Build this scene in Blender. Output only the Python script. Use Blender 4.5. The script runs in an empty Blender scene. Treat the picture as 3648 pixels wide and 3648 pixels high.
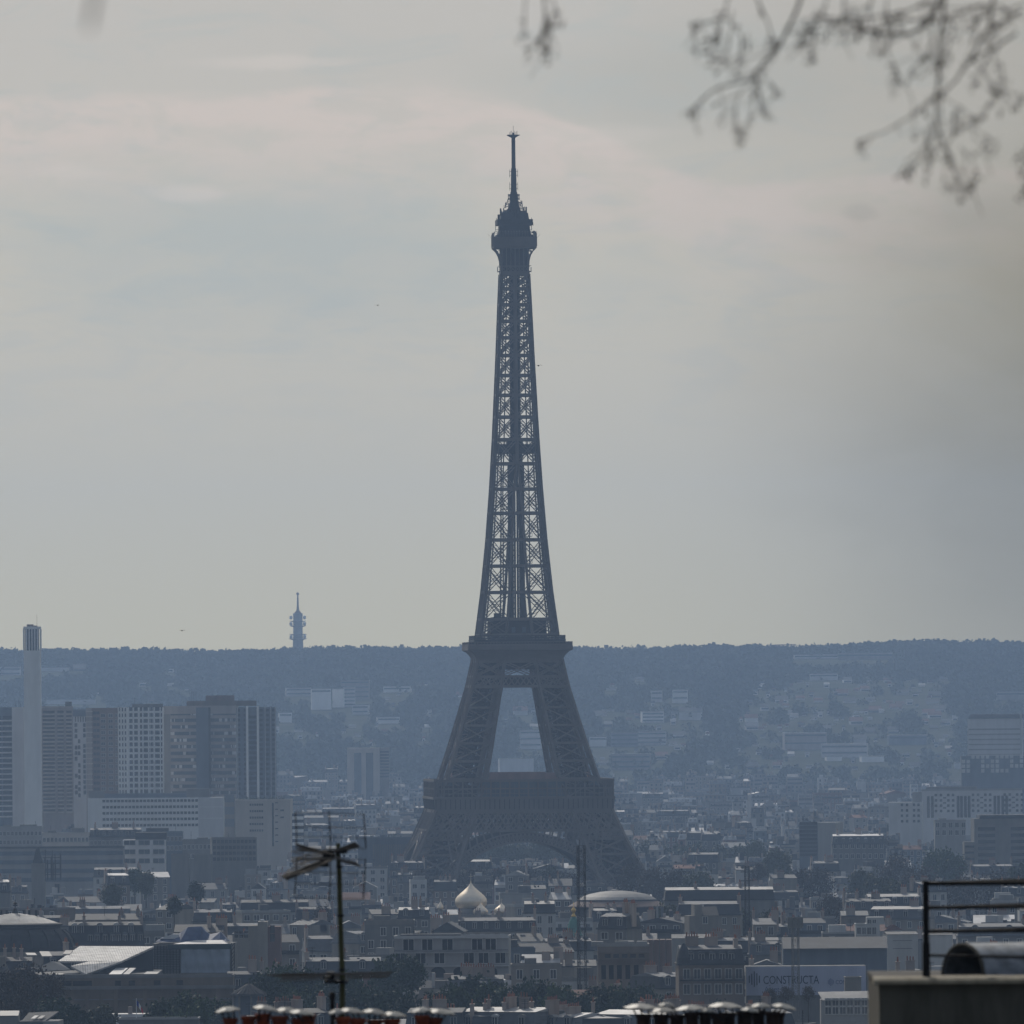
import bpy, math, random
import numpy as np
from mathutils import Matrix, Vector
R = math.radians
random.seed(7)
rng = np.random.default_rng(7)
sc = bpy.context.scene
col = sc.collection

# ------------------------------------------------------------------ camera, world, sun, exposure
F = 43225.0                     # focal length in pixels of the 3648 px wide photograph
CAM = Vector((0.0, 0.0, 97.0))  # 97 m above the river plain
PITCH = math.atan((2484 - 1824) / F)
ROLL = R(0.42)
fwd = Vector((0, math.cos(PITCH), math.sin(PITCH)))
u0 = Vector((0, -math.sin(PITCH), math.cos(PITCH)))
r0 = Vector((1, 0, 0))
rgt = r0 * math.cos(ROLL) - u0 * math.sin(ROLL)
upv = u0 * math.cos(ROLL) + r0 * math.sin(ROLL)
cd = bpy.data.cameras.new('camera')
cam = bpy.data.objects.new('camera', cd)
col.objects.link(cam)
m = Matrix((rgt, upv, -fwd)).transposed().to_4x4()
m.translation = CAM
cam.matrix_world = m
cd.sensor_width = 36.0
cd.lens = 36.0 * F / 3648.0
cd.clip_start = 1.0
cd.clip_end = 60000.0
cd.dof.use_dof = True
cd.dof.focus_distance = 4750.0
cd.dof.aperture_fstop = 10.0
sc.camera = cam

SUN_EL, SUN_AZ = R(36), R(-14)      # ahead of the camera and a little to the left
world = bpy.data.worlds.new('World')
sc.world = world
world.use_nodes = True
wt = world.node_tree
for n in list(wt.nodes):
    wt.nodes.remove(n)


def N(t, kind, **kw):
    n = t.nodes.new(kind)
    for k, v in kw.items():
        if k.startswith('i_'):
            n.inputs[k[2:]].default_value = v
        else:
            setattr(n, k, v)
    return n


def math_node(t, op, a, b=None, c=None):
    n = t.nodes.new('ShaderNodeMath')
    n.operation = op
    for i, s in enumerate((a, b, c)):
        if s is None:
            continue
        if isinstance(s, (int, float)):
            n.inputs[i].default_value = s
        else:
            t.links.new(s, n.inputs[i])
    return n.outputs[0]


def mix_col(t, fac, a, b, blend='MIX'):
    n = t.nodes.new('ShaderNodeMix')
    n.data_type = 'RGBA'
    n.blend_type = blend
    for idx, s in ((0, fac), (6, a), (7, b)):
        if isinstance(s, (int, float)):
            n.inputs[idx].default_value = s
        elif isinstance(s, tuple):
            n.inputs[idx].default_value = (*s, 1.0)
        else:
            t.links.new(s, n.inputs[idx])
    return n.outputs[2]


def map_range(t, v, a, b, c=0.0, d=1.0, smooth=True):
    n = t.nodes.new('ShaderNodeMapRange')
    n.interpolation_type = 'SMOOTHSTEP' if smooth else 'LINEAR'
    t.links.new(v, n.inputs[0])
    for i, x in enumerate((a, b, c, d)):
        n.inputs[i + 1].default_value = x
    return n.outputs[0]


sky = N(wt, 'ShaderNodeTexSky', sky_type='NISHITA', sun_disc=False, sun_elevation=SUN_EL,
        sun_rotation=SUN_AZ, altitude=100.0, air_density=1.0, dust_density=3.0)
tc = N(wt, 'ShaderNodeTexCoord')
sep = N(wt, 'ShaderNodeSeparateXYZ')
wt.links.new(tc.outputs['Generated'], sep.inputs[0])
X, Y, Z = sep.outputs
# a high veil of cloud: soft layers, with edge darkening painted in towards the right
SKY_S = 0.1
SKY_LOW, SKY_MID, SKY_TOP = (0.605, 0.54, 0.335), (0.545, 0.515, 0.425), (0.485, 0.468, 0.435)


def noise(t, vec, scale, detail=4.0, rough=0.5, mscale=(1, 1, 1), loc=(0, 0, 0), dist=0.0):
    mp = N(t, 'ShaderNodeMapping')
    mp.inputs['Scale'].default_value = mscale
    mp.inputs['Location'].default_value = loc
    t.links.new(vec, mp.inputs['Vector'])
    n = N(t, 'ShaderNodeTexNoise')
    n.inputs['Scale'].default_value = scale
    n.inputs['Detail'].default_value = detail
    n.inputs['Roughness'].default_value = rough
    n.inputs['Distortion'].default_value = dist
    t.links.new(mp.outputs[0], n.inputs['Vector'])
    return n.outputs[0]


V = tc.outputs['Generated']
n1 = noise(wt, V, 1.0, 5, 0.55, (30, 30, 130), (3.1, 0.4, 1.7), 0.5)
n2 = noise(wt, V, 1.0, 6, 0.62, (90, 90, 330), (7.7, 2.4, 0.2), 0.7)
n3 = noise(wt, V, 1.0, 4, 0.55, (40, 40, 90), (1.3, 5.4, 4.4), 0.5)
n4 = noise(wt, V, 1.0, 5, 0.6, (150, 150, 420), (2.2, 1.4, 6.2), 0.6)


def centred(t, v, a):
    return math_node(t, 'MULTIPLY', math_node(t, 'SUBTRACT', v, 0.5), a)


def patch(t, cx, cz, rx, rz, inner, wob):
    """soft elliptical patch of cloud or edge shade with a ragged edge, 1 inside and 0 outside"""
    ex = math_node(t, 'DIVIDE', math_node(t, 'SUBTRACT', X, cx), rx)
    ez = math_node(t, 'DIVIDE', math_node(t, 'SUBTRACT', Z, cz), rz)
    r = math_node(t, 'SQRT', math_node(t, 'ADD', math_node(t, 'MULTIPLY', ex, ex), math_node(t, 'MULTIPLY', ez, ez)))
    r = math_node(t, 'ADD', r, wob)
    return map_range(t, r, 1.15, inner)


veil = mix_col(wt, map_range(wt, Z, 0.0, 0.03), SKY_LOW, SKY_MID)
veil = mix_col(wt, map_range(wt, Z, 0.03, 0.058), veil, SKY_TOP)
# blue-grey thinner veil in patches
gap = patch(wt, -0.017, 0.0375, 0.026, 0.0085, 0.10, centred(wt, math_node(wt, 'ADD', math_node(wt, 'MULTIPLY', n3, 0.5), math_node(wt, 'MULTIPLY', n2, 0.5)), 4.2))
veil = mix_col(wt, math_node(wt, 'MULTIPLY', gap, 0.85), veil, (0.40, 0.445, 0.43))
gap = patch(wt, 0.016, 0.0505, 0.018, 0.006, 0.35, centred(wt, n3, 1.4))
veil = mix_col(wt, math_node(wt, 'MULTIPLY', gap, 0.5), veil, (0.37, 0.39, 0.365))
gap = math_node(wt, 'MULTIPLY', map_range(wt, n2, 0.47, 0.66), map_range(wt, Z, 0.016, 0.036))
veil = mix_col(wt, math_node(wt, 'MULTIPLY', gap, 0.5), veil, (0.41, 0.445, 0.43))
# pinkish band of higher cloud, level on the left and sinking to the right
edge = math_node(wt, 'ADD', Z, map_range(wt, X, -0.004, 0.020, 0.0, 0.0068))
edge = math_node(wt, 'ADD', edge, centred(wt, n1, 0.0060))
edge = math_node(wt, 'ADD', edge, centred(wt, n4, 0.0018))
band = math_node(wt, 'MULTIPLY', map_range(wt, edge, 0.0385, 0.0480), map_range(wt, edge, 0.0507, 0.0494))
veil = mix_col(wt, math_node(wt, 'MULTIPLY', math_node(wt, 'MULTIPLY', band, map_range(wt, n4, 0.34, 0.60, 0.25, 1.0)), 0.8), veil, (0.62, 0.535, 0.485))
for cx, cz, rx, rz, f in ((-0.0185, 0.0524, 0.0085, 0.0007, 0.45), (-0.0262, 0.0417, 0.0034, 0.0009, 0.5), (-0.0360, 0.0436, 0.004, 0.0008, 0.3), (0.0060, 0.0462, 0.007, 0.0010, 0.3)):
    pz = patch(wt, cx, cz, rx, rz, 0.2, centred(wt, n2, 1.8))
    veil = mix_col(wt, math_node(wt, 'MULTIPLY', pz, f), veil, (0.64, 0.575, 0.525))
# small darker scraps, then edge darkening painted into the sky towards the right
for cx, cz, rx, rz, f in ((0.0385, 0.0395, 0.006, 0.0022, 0.35), (0.0290, 0.0397, 0.0016, 0.0009, 0.35)):
    pz = patch(wt, cx, cz, rx, rz, 0.2, centred(wt, n2, 1.8))
    veil = mix_col(wt, math_node(wt, 'MULTIPLY', pz, f), veil, (0.28, 0.29, 0.27))
dk = math_node(wt, 'ADD', X, centred(wt, n3, 0.010))
thick = map_range(wt, dk, 0.000, 0.052)  # painted dimming that grows towards the right, not thicker cloud
veil = mix_col(wt, math_node(wt, 'MULTIPLY', thick, 0.5), veil, (0.25, 0.23, 0.17))  # painted dimming towards the right
edge_shade = patch(wt, 0.062, 0.021, 0.042, 0.032, 0.15, centred(wt, n3, 0.5))  # stands in for blurred near branches dimming the right edge
veil = mix_col(wt, math_node(wt, 'MULTIPLY', edge_shade, 0.90), veil, (0.135, 0.10, 0.0))
# the sun glows through the veil
sd = Vector((math.sin(SUN_AZ) * math.cos(SUN_EL), math.cos(SUN_AZ) * math.cos(SUN_EL), math.sin(SUN_EL)))
dt = N(wt, 'ShaderNodeVectorMath', operation='DOT_PRODUCT')
wt.links.new(V, dt.inputs[0])
dt.inputs[1].default_value = sd
veil = mix_col(wt, map_range(wt, dt.outputs['Value'], 0.86, 1.0), veil, (1.1, 1.03, 0.93))
high = map_range(wt, Z, 0.25, 0.9)
veil = mix_col(wt, math_node(wt, 'MULTIPLY', high, 0.6), veil, (0.42, 0.47, 0.55))
# unseen sky behind the camera, made darker and bluer to dim the facades
veil = mix_col(wt, map_range(wt, Y, 0.45, -0.25), veil, (0.19, 0.225, 0.28))
scaled = mix_col(wt, 1.0, veil, (1 / SKY_S, 1 / SKY_S, 1 / SKY_S), 'MULTIPLY')
mixed = mix_col(wt, 0.92, sky.outputs[0], scaled)
bg = N(wt, 'ShaderNodeBackground')
bg.inputs['Strength'].default_value = SKY_S
wt.links.new(mixed, bg.inputs['Color'])
wo = N(wt, 'ShaderNodeOutputWorld')
wt.links.new(bg.outputs[0], wo.inputs['Surface'])

sl = bpy.data.lights.new('sun', 'SUN')
sl.energy = 2.0
sl.angle = R(1.5)
sl.color = (1.0, 0.93, 0.83)
sun = bpy.data.objects.new('sun', sl)
col.objects.link(sun)
sun.rotation_euler = (-sd).to_track_quat('-Z', 'Y').to_euler()
sun.location = (0, 0, 900)

sc.view_settings.view_transform = 'Standard'
sc.view_settings.look = 'None'
sc.view_settings.exposure = 0.0
sc.view_settings.gamma = 1.0
sc.cycles.use_denoising = True
sc.cycles.max_bounces = 6
sc.cycles.volume_bounces = 0

# ------------------------------------------------------------------ helpers


def at(px, py, d):
    """world point seen at photograph pixel (px, py), d metres ahead"""
    ray = fwd + rgt * ((px - 1824) / F) + upv * ((1824 - py) / F)
    return CAM + ray * (d / ray.y)


def to_px(p):
    v = Vector(p) - CAM
    k = v.dot(fwd)
    return 1824 + F * v.dot(rgt) / k, 1824 - F * v.dot(upv) / k


def ground(d):
    if d <= 2400:
        return float(np.interp(d, [-500, 0, 60, 200, 600, 1200, 2000, 2400], [90, 90, 88, 82, 52, 30, 19, 16]))
    if d <= 9300:
        return float(np.interp(d, [2400, 4400, 9300], [16, 0, 0]))
    return float(np.interp(d, [9300, 9700, 10600, 11600, 12600, 20000], [0, 9, 48, 97, 137, 137]))


class MB:
    def __init__(s):
        s.v, s.f, s.m = [], [], []
        s.cur = 0

    def add(s, vs, fs):
        b = len(s.v)
        s.v.extend([tuple(q) for q in vs])
        for f in fs:
            s.f.append([b + i for i in f])
            s.m.append(s.cur)

    def box(s, x0, x1, y0, y1, z0, z1):
        s.add([(x0, y0, z0), (x1, y0, z0), (x1, y1, z0), (x0, y1, z0), (x0, y0, z1), (x1, y0, z1), (x1, y1, z1), (x0, y1, z1)],
              [(0, 3, 2, 1), (4, 5, 6, 7), (0, 1, 5, 4), (1, 2, 6, 5), (2, 3, 7, 6), (3, 0, 4, 7)])

    def frus(s, b, t, z0, z1):
        """box whose bottom rectangle b and top rectangle t = (x0, x1, y0, y1) differ"""
        s.add([(b[0], b[2], z0), (b[1], b[2], z0), (b[1], b[3], z0), (b[0], b[3], z0), (t[0], t[2], z1), (t[1], t[2], z1), (t[1], t[3], z1), (t[0], t[3], z1)],
              [(0, 3, 2, 1), (4, 5, 6, 7), (0, 1, 5, 4), (1, 2, 6, 5), (2, 3, 7, 6), (3, 0, 4, 7)])

    def bar(s, p, q, w, h=None):
        p, q = Vector(p), Vector(q)
        h = h or w
        d = q - p
        if d.length < 1e-6:
            return
        d.normalize()
        a = d.cross(Vector((0, 0, 1)))
        if a.length < 1e-3:
            a = Vector((1, 0, 0))
        a.normalize()
        b = d.cross(a)
        a, b = a * w / 2, b * h / 2
        s.add([p - a - b, p + a - b, p + a + b, p - a + b, q - a - b, q + a - b, q + a + b, q - a + b],
              [(0, 3, 2, 1), (4, 5, 6, 7), (0, 1, 5, 4), (1, 2, 6, 5), (2, 3, 7, 6), (3, 0, 4, 7)])

    def tube(s, pts, rads, n=6):
        pts = [Vector(p) for p in pts]
        rings = []
        for i, p in enumerate(pts):
            d = (pts[min(i + 1, len(pts) - 1)] - pts[max(i - 1, 0)]).normalized()
            a = d.cross(Vector((0.13, 0.2, 1)))
            if a.length < 1e-3:
                a = d.cross(Vector((1, 0, 0)))
            a.normalize()
            b = d.cross(a)
            r = rads[i] if isinstance(rads, (list, tuple)) else rads
            rings.append([p + (a * math.cos(k * 2 * math.pi / n) + b * math.sin(k * 2 * math.pi / n)) * r for k in range(n)])
        vs = [q for rg in rings for q in rg]
        fs = []
        for i in range(len(pts) - 1):
            for k in range(n):
                fs.append((i * n + k, i * n + (k + 1) % n, (i + 1) * n + (k + 1) % n, (i + 1) * n + k))
        fs.append(tuple(range(n - 1, -1, -1)))
        fs.append(tuple((len(pts) - 1) * n + k for k in range(n)))
        s.add(vs, fs)

    def lathe(s, prof, n=20, cx=0, cy=0, a0=0.0):
        vs, fs = [], []
        for r, z in prof:
            for k in range(n):
                t = a0 + 2 * math.pi * k / n
                vs.append((cx + r * math.cos(t), cy + r * math.sin(t), z))
        for i in range(len(prof) - 1):
            for k in range(n):
                fs.append((i * n + k, i * n + (k + 1) % n, (i + 1) * n + (k + 1) % n, (i + 1) * n + k))
        fs.append(tuple(range(n - 1, -1, -1)))
        fs.append(tuple((len(prof) - 1) * n + k for k in range(n)))
        s.add(vs, fs)

    def prism_y(s, poly, y0, y1):
        """polygon in x, z extruded along y"""
        n = len(poly)
        vs = [(x, y0, z) for x, z in poly] + [(x, y1, z) for x, z in poly]
        fs = [tuple(range(n)), tuple(range(2 * n - 1, n - 1, -1))]
        for i in range(n):
            j = (i + 1) % n
            fs.append((j, i, n + i, n + j))
        s.add(vs, fs)

    def prism_x(s, poly, x0, x1):
        n = len(poly)
        vs = [(x0, y, z) for y, z in poly] + [(x1, y, z) for y, z in poly]
        fs = [tuple(range(n - 1, -1, -1)), tuple(range(n, 2 * n))]
        for i in range(n):
            j = (i + 1) % n
            fs.append((i, j, n + j, n + i))
        s.add(vs, fs)

    def mesh(s, name, mats, smooth=False):
        me = bpy.data.meshes.new(name)
        me.from_pydata(s.v, [], s.f)
        if not isinstance(mats, (list, tuple)):
            mats = [mats]
        for k in mats:
            me.materials.append(k)
        if len(mats) > 1:
            me.polygons.foreach_set('material_index', s.m)
        if smooth:
            me.polygons.foreach_set('use_smooth', [True] * len(me.polygons))
        me.update()
        return me

    def build(s, name, mats, parent=None, smooth=False, loc=None):
        o = bpy.data.objects.new(name, s.mesh(name, mats, smooth))
        col.objects.link(o)
        if parent:
            o.parent = parent
        if loc is not None:
            o.location = loc
        return o


def tag(o, label, cat, group=None):
    o['label'] = label
    o['category'] = cat
    if group:
        o['group'] = group
    return o


def thing(name, label, cat, loc, rz=0.0, group=None):
    o = bpy.data.objects.new(name, None)
    col.objects.link(o)
    o.empty_display_size = 1
    o.location = loc
    o.rotation_euler = (0, 0, rz)
    return tag(o, label, cat, group)


def inst(name, me, parent, loc, rz=0.0):
    o = bpy.data.objects.new(name, me)
    col.objects.link(o)
    o.parent = parent
    o.location = loc
    o.rotation_euler = (0, 0, rz)
    return o


# ------------------------------------------------------------------ materials
def mat(name, c, rough=0.8, metal=0.0, var=0.12, scale=0.25, amt=0.3, streak=False, spec=0.12, c2=None):
    k = bpy.data.materials.new(name)
    k.use_nodes = True
    t = k.node_tree
    b = t.nodes['Principled BSDF']
    b.inputs['Roughness'].default_value = rough
    b.inputs['Metallic'].default_value = metal
    b.inputs['Specular IOR Level'].default_value = spec
    co = N(t, 'ShaderNodeTexCoord').outputs['Object']
    nz = noise(t, co, 1.0, 5, 0.6, (scale, scale, scale * (0.25 if streak else 1.0)))
    lo = tuple(x * (1 - amt) for x in c) if c2 is None else c2
    cc = mix_col(t, map_range(t, nz, 0.3, 0.7), lo, c)
    oi = N(t, 'ShaderNodeObjectInfo')
    g = map_range(t, oi.outputs['Random'], 0, 1, 1 - var, 1 + var, False)
    cb = N(t, 'ShaderNodeCombineXYZ')
    for i in range(3):
        t.links.new(g, cb.inputs[i])
    cc = mix_col(t, 1.0, cc, cb.outputs[0], 'MULTIPLY')
    t.links.new(cc, b.inputs['Base Color'])
    return k


def ribbed(k, axis, freq, strength=0.6, depth=0.05):
    """standing seams or ribs: a wave bump along one axis of the object"""
    t = k.node_tree
    w = N(t, 'ShaderNodeTexWave', wave_type='BANDS', bands_direction=axis)
    w.inputs['Scale'].default_value = freq
    t.links.new(N(t, 'ShaderNodeTexCoord').outputs['Object'], w.inputs['Vector'])
    bp = N(t, 'ShaderNodeBump')
    bp.inputs['Strength'].default_value = strength
    bp.inputs['Distance'].default_value = depth
    t.links.new(w.outputs['Fac'], bp.inputs['Height'])
    t.links.new(bp.outputs[0], t.nodes['Principled BSDF'].inputs['Normal'])
    return k


M = {
    'cream': mat('cream_stone', (0.27, 0.25, 0.22), streak=True),
    'stone': mat('grey_stone', (0.21, 0.205, 0.197), streak=True),
    'white': mat('white_render', (0.50, 0.50, 0.49), streak=True, amt=0.2),
    'bwhite': mat('far_lit_white_concrete', (0.80, 0.80, 0.78), streak=True, amt=0.12),  # lighter copies for far walls: their stronger light put into the colour
    'bpale': mat('far_lit_pale_concrete', (0.58, 0.58, 0.58), streak=True, amt=0.15),
    'pale': mat('pale_render', (0.31, 0.31, 0.305), streak=True, amt=0.22),
    'ochre': mat('ochre_render', (0.20, 0.165, 0.135), streak=True),
    'rose': mat('rose_brick', (0.20, 0.125, 0.105), streak=True),
    'brown': mat('brown_cladding', (0.20, 0.15, 0.13), streak=True),
    'bcream': mat('far_lit_cream_render', (0.52, 0.48, 0.43), streak=True, amt=0.2),  # lighter cream for far walls, light put into the colour
    'taupe': mat('taupe_cladding', (0.36, 0.33, 0.31), streak=True),
    'concrete': mat('concrete', (0.19, 0.19, 0.185), streak=True, amt=0.35),
    'bluegrey': mat('blue_grey_cladding', (0.14, 0.17, 0.21), streak=True),
    'slate': mat('slate_roof', (0.05, 0.055, 0.062), rough=0.7, var=0.25, spec=0.2),
    'zinc': ribbed(mat('zinc_roof', (0.13, 0.138, 0.15), rough=0.6, metal=0.1, var=0.45), 'X', 4.0),
    'bright': mat('bright_zinc_roof', (0.40, 0.40, 0.40), rough=0.5, metal=0.25, var=0.45),
    'flat': mat('gravel_roof', (0.10, 0.098, 0.095), rough=0.9, var=0.3),
    'tile': mat('clay_tile_roof', (0.17, 0.085, 0.065), rough=0.8, var=0.25),
    'pot': mat('clay_pot', (0.30, 0.13, 0.08), rough=0.85, var=0.25, scale=6),
    'chim': mat('chimney_render', (0.36, 0.30, 0.26), var=0.25, streak=True),
    'glass': mat('window_glass', (0.035, 0.04, 0.05), rough=0.12, spec=0.5, var=0.5),
    'glassblue': mat('curtain_glass', (0.06, 0.085, 0.11), rough=0.2, spec=0.5, var=0.3),
    'frame': mat('window_frame', (0.62, 0.62, 0.60), rough=0.6),
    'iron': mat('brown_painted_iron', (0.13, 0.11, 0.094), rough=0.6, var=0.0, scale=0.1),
    'irondk': mat('dark_iron_and_tower_shade', (0.03, 0.029, 0.028), rough=0.6, var=0.0),  # dark fittings, and the lattice tower's inner shade as a colour
    'black': mat('black_painted_iron', (0.012, 0.012, 0.014), rough=0.6, var=0.0, scale=4),
    'gold': mat('pale_gold_leaf', (0.80, 0.70, 0.56), rough=0.40, metal=0.75, var=0.0, scale=0.8, amt=0.12),
    'goldy': mat('yellow_gold_leaf', (0.75, 0.50, 0.13), rough=0.35, metal=0.8, var=0.0),
    'copper': mat('green_copper', (0.10, 0.26, 0.22), rough=0.6, var=0.0),
    'bark': mat('bark', (0.06, 0.045, 0.035), var=0.2, scale=2),
    'tarp': mat('blue_tarpaulin', (0.075, 0.105, 0.19), rough=0.55, var=0.1, scale=0.6),
    'net': mat('scaffold_sheet', (0.30, 0.35, 0.42), rough=0.8, var=0.05, streak=True, amt=0.25),
    'banner': mat('pale_blue_banner', (0.40, 0.43, 0.54), rough=0.6, var=0.0, scale=0.05, c2=(0.35, 0.38, 0.49)),
    'navy': mat('navy_print', (0.012, 0.022, 0.06), rough=0.6, var=0.0),
    'faint': mat('faint_blue_print', (0.12, 0.16, 0.30), rough=0.6, var=0.0),
    'terra': mat('terracotta', (0.26, 0.06, 0.025), rough=0.85, var=0.3, scale=9, amt=0.5),
    'soot': mat('sooty_terracotta', (0.04, 0.022, 0.016), rough=0.9, var=0.3, scale=9, amt=0.5),
    'cowl': mat('pale_cowl_metal', (0.36, 0.36, 0.35), rough=0.55, metal=0.2, var=0.1, scale=14, amt=0.35),
    'mastol': mat('olive_mast', (0.075, 0.08, 0.035), rough=0.6, var=0.0, scale=5),
    'alum': mat('weathered_aluminium', (0.16, 0.15, 0.14), rough=0.5, metal=0.4, var=0.0),
    'render': mat('dirty_wall_render', (0.125, 0.12, 0.105), rough=0.9, var=0.0, scale=3.0, amt=0.45, streak=True),
    'coping': mat('stone_coping', (0.36, 0.32, 0.25), rough=0.8, var=0.0, scale=5, amt=0.45),
    'hood': mat('weathered_hood_metal', (0.27, 0.30, 0.34), rough=0.5, metal=0.4, var=0.0, scale=6, amt=0.5),
    'ground': mat('street_and_hillside_ground', (0.075, 0.075, 0.055), var=0.0, scale=0.02, c2=(0.045, 0.052, 0.032), rough=1.0, spec=0.0),
    'fblue': mat('flag_blue', (0.03, 0.05, 0.30), var=0.0),
    'fwhite': mat('flag_white', (0.75, 0.75, 0.75), var=0.0),
    'fred': mat('flag_red', (0.55, 0.03, 0.04), var=0.0),
    'void': mat('recess_shade', (0.012, 0.012, 0.014), rough=1.0, spec=0.0),  # flat black standing in for the shade inside openings
    'domelead': mat('pale_lead_roof', (0.24, 0.235, 0.23), rough=0.6, var=0.0, scale=0.3, amt=0.3),
    'hallroof': ribbed(mat('pale_hall_sheeting', (0.62, 0.61, 0.60), rough=0.5, metal=0.2, var=0.0, scale=0.5, amt=0.45), 'X', 0.9, 0.8, 0.12),
    'dish': mat('white_dish', (0.8, 0.8, 0.8), var=0.0),
    'green_net': mat('dark_green_net', (0.03, 0.06, 0.055), var=0.0),
    'greenroof': mat('pale_green_roof', (0.22, 0.30, 0.24), rough=0.5, var=0.1),
}
LEAF = {
    'green': mat('spring_leaves', (0.055, 0.085, 0.03), rough=0.7, var=0.35, scale=0.4, c2=(0.03, 0.05, 0.018)),
    'dark': mat('evergreen_leaves', (0.028, 0.05, 0.022), rough=0.7, var=0.3, scale=0.4, c2=(0.018, 0.03, 0.014)),
    'brown': mat('budding_twigs', (0.075, 0.058, 0.04), rough=0.8, var=0.3, scale=0.4, c2=(0.045, 0.035, 0.025)),
    'olive': mat('young_olive_leaves', (0.085, 0.09, 0.045), rough=0.7, var=0.3, scale=0.4, c2=(0.05, 0.055, 0.03)),
}
LEAF['forest'] = mat('forest_canopy', (0.075, 0.08, 0.05), rough=0.9, spec=0.0, var=0.0, scale=0.012, c2=(0.038, 0.048, 0.028))

# ------------------------------------------------------------------ ground sheet and haze
def hill_roll(x, y):
    f = max(0.0, min(1.0, (y - 9400) / 3000))
    return f * (1.2 * math.sin(x * 0.011 + y * 0.0007) + 0.9 * math.sin(x * 0.031 + 1.3) + float(np.interp(x, [-420, -300, 300, 430], [1.5, 0, 0, 2.0])))


g = MB()
ys = [-600, -200, 0, 60, 200, 400, 600, 1200, 2000, 2400, 3400, 4400, 6000, 8000, 9300, 9500, 9700, 10150, 10600, 11100, 11600, 12100, 12600, 13400, 14300]
xs = np.linspace(-3800, 3800, 41)
for y in ys:
    for x in xs:
        roll = hill_roll(x, y)
        g.v.append((float(x), float(y), ground(y) + roll))
nx = len(xs)
for j in range(len(ys) - 1):
    for i in range(nx - 1):
        g.f.append((j * nx + i, j * nx + i + 1, (j + 1) * nx + i + 1, (j + 1) * nx + i))
        g.m.append(0)
go = g.build('ground', M['ground'])
go['kind'] = 'structure'

hz = MB()
hz.box(-3990, 3990, -690, 14490, -12, 352)
hm = bpy.data.materials.new('haze_air')
hm.use_nodes = True
ht = hm.node_tree
for n in list(ht.nodes):
    ht.nodes.remove(n)
pv = N(ht, 'ShaderNodeVolumePrincipled')
pv.inputs['Color'].default_value = (0.43, 0.635, 1.0, 1)
pv.inputs['Density'].default_value = 4.6e-5
pv.inputs['Anisotropy'].default_value = 0.45
mo = N(ht, 'ShaderNodeOutputMaterial')
ht.links.new(pv.outputs[0], mo.inputs['Volume'])
ho = hz.build('haze', hm)
ho['kind'] = 'stuff'
# ------------------------------------------------------------------ the iron lattice tower
TH = [0, 15, 31, 41, 52, 57.6, 65.6, 83, 100.9, 111, 121.7, 138.2, 158.7, 179, 199.7, 207, 231, 251, 263.5, 276]
TW = [62.4, 53.0, 44.7, 39.4, 34.6, 32.4, 29.4, 24.0, 18.9, 16.7, 15.0, 12.9, 10.9, 9.4, 8.2, 7.85, 6.75, 5.95, 5.4, 5.2]
IH = [0, 57.6, 65.6, 100.9, 115, 127, 138, 148.7, 159, 169.5, 179, 190, 400]
IW = [37.4, 17.2, 14.2, 7.6, 5.6, 4.4, 3.5, 2.8, 2.2, 1.6, 1.0, 0.0, 0.0]


def TWo(h):
    return float(np.interp(h, TH, TW))


def TWi(h):
    return float(np.interp(h, IH, IW))


def xbrace(mb, a, b, c, d, w, gap):
    """double-bar X between the corners a-b (bottom) and c-d (top, c above a)"""
    a, b, c, d = (Vector(q) for q in (a, b, c, d))
    for p, q in ((a, d), (b, c)):
        v = (q - p).normalized()
        o = Vector((0, 0, 1)) - v * v.z
        o = o.normalized() * gap / 2
        if gap > 0:
            mb.bar(p + o, q + o, w)
            mb.bar(p - o, q - o, w)
            n = max(2, int((q - p).length / (gap * 1.6)))
            for k in range(n):
                mb.bar(p + o + (q - p) * (k / n), p - o + (q - p) * ((k + 1) / n), w * 0.55)
        else:
            mb.bar(p, q, w)


def lattice(mb, A, B, n, w):
    """diamond lattice in the strip with lower edge A (p, q) and upper edge B"""
    A = [Vector(q) for q in A]
    B = [Vector(q) for q in B]
    for k in range(n):
        a0, a1 = A[0].lerp(A[1], k / n), A[0].lerp(A[1], (k + 1) / n)
        b0, b1 = B[0].lerp(B[1], k / n), B[0].lerp(B[1], (k + 1) / n)
        mb.bar(a0, b1, w)
        mb.bar(a1, b0, w)


def face_pt(face, x, h, off):
    """point on one of the four faces: x along the face, off = distance from the axis"""
    if face == 0:
        return Vector((x, -off, h))
    if face == 1:
        return Vector((off, x, h))
    if face == 2:
        return Vector((-x, off, h))
    return Vector((-off, -x, h))


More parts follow.
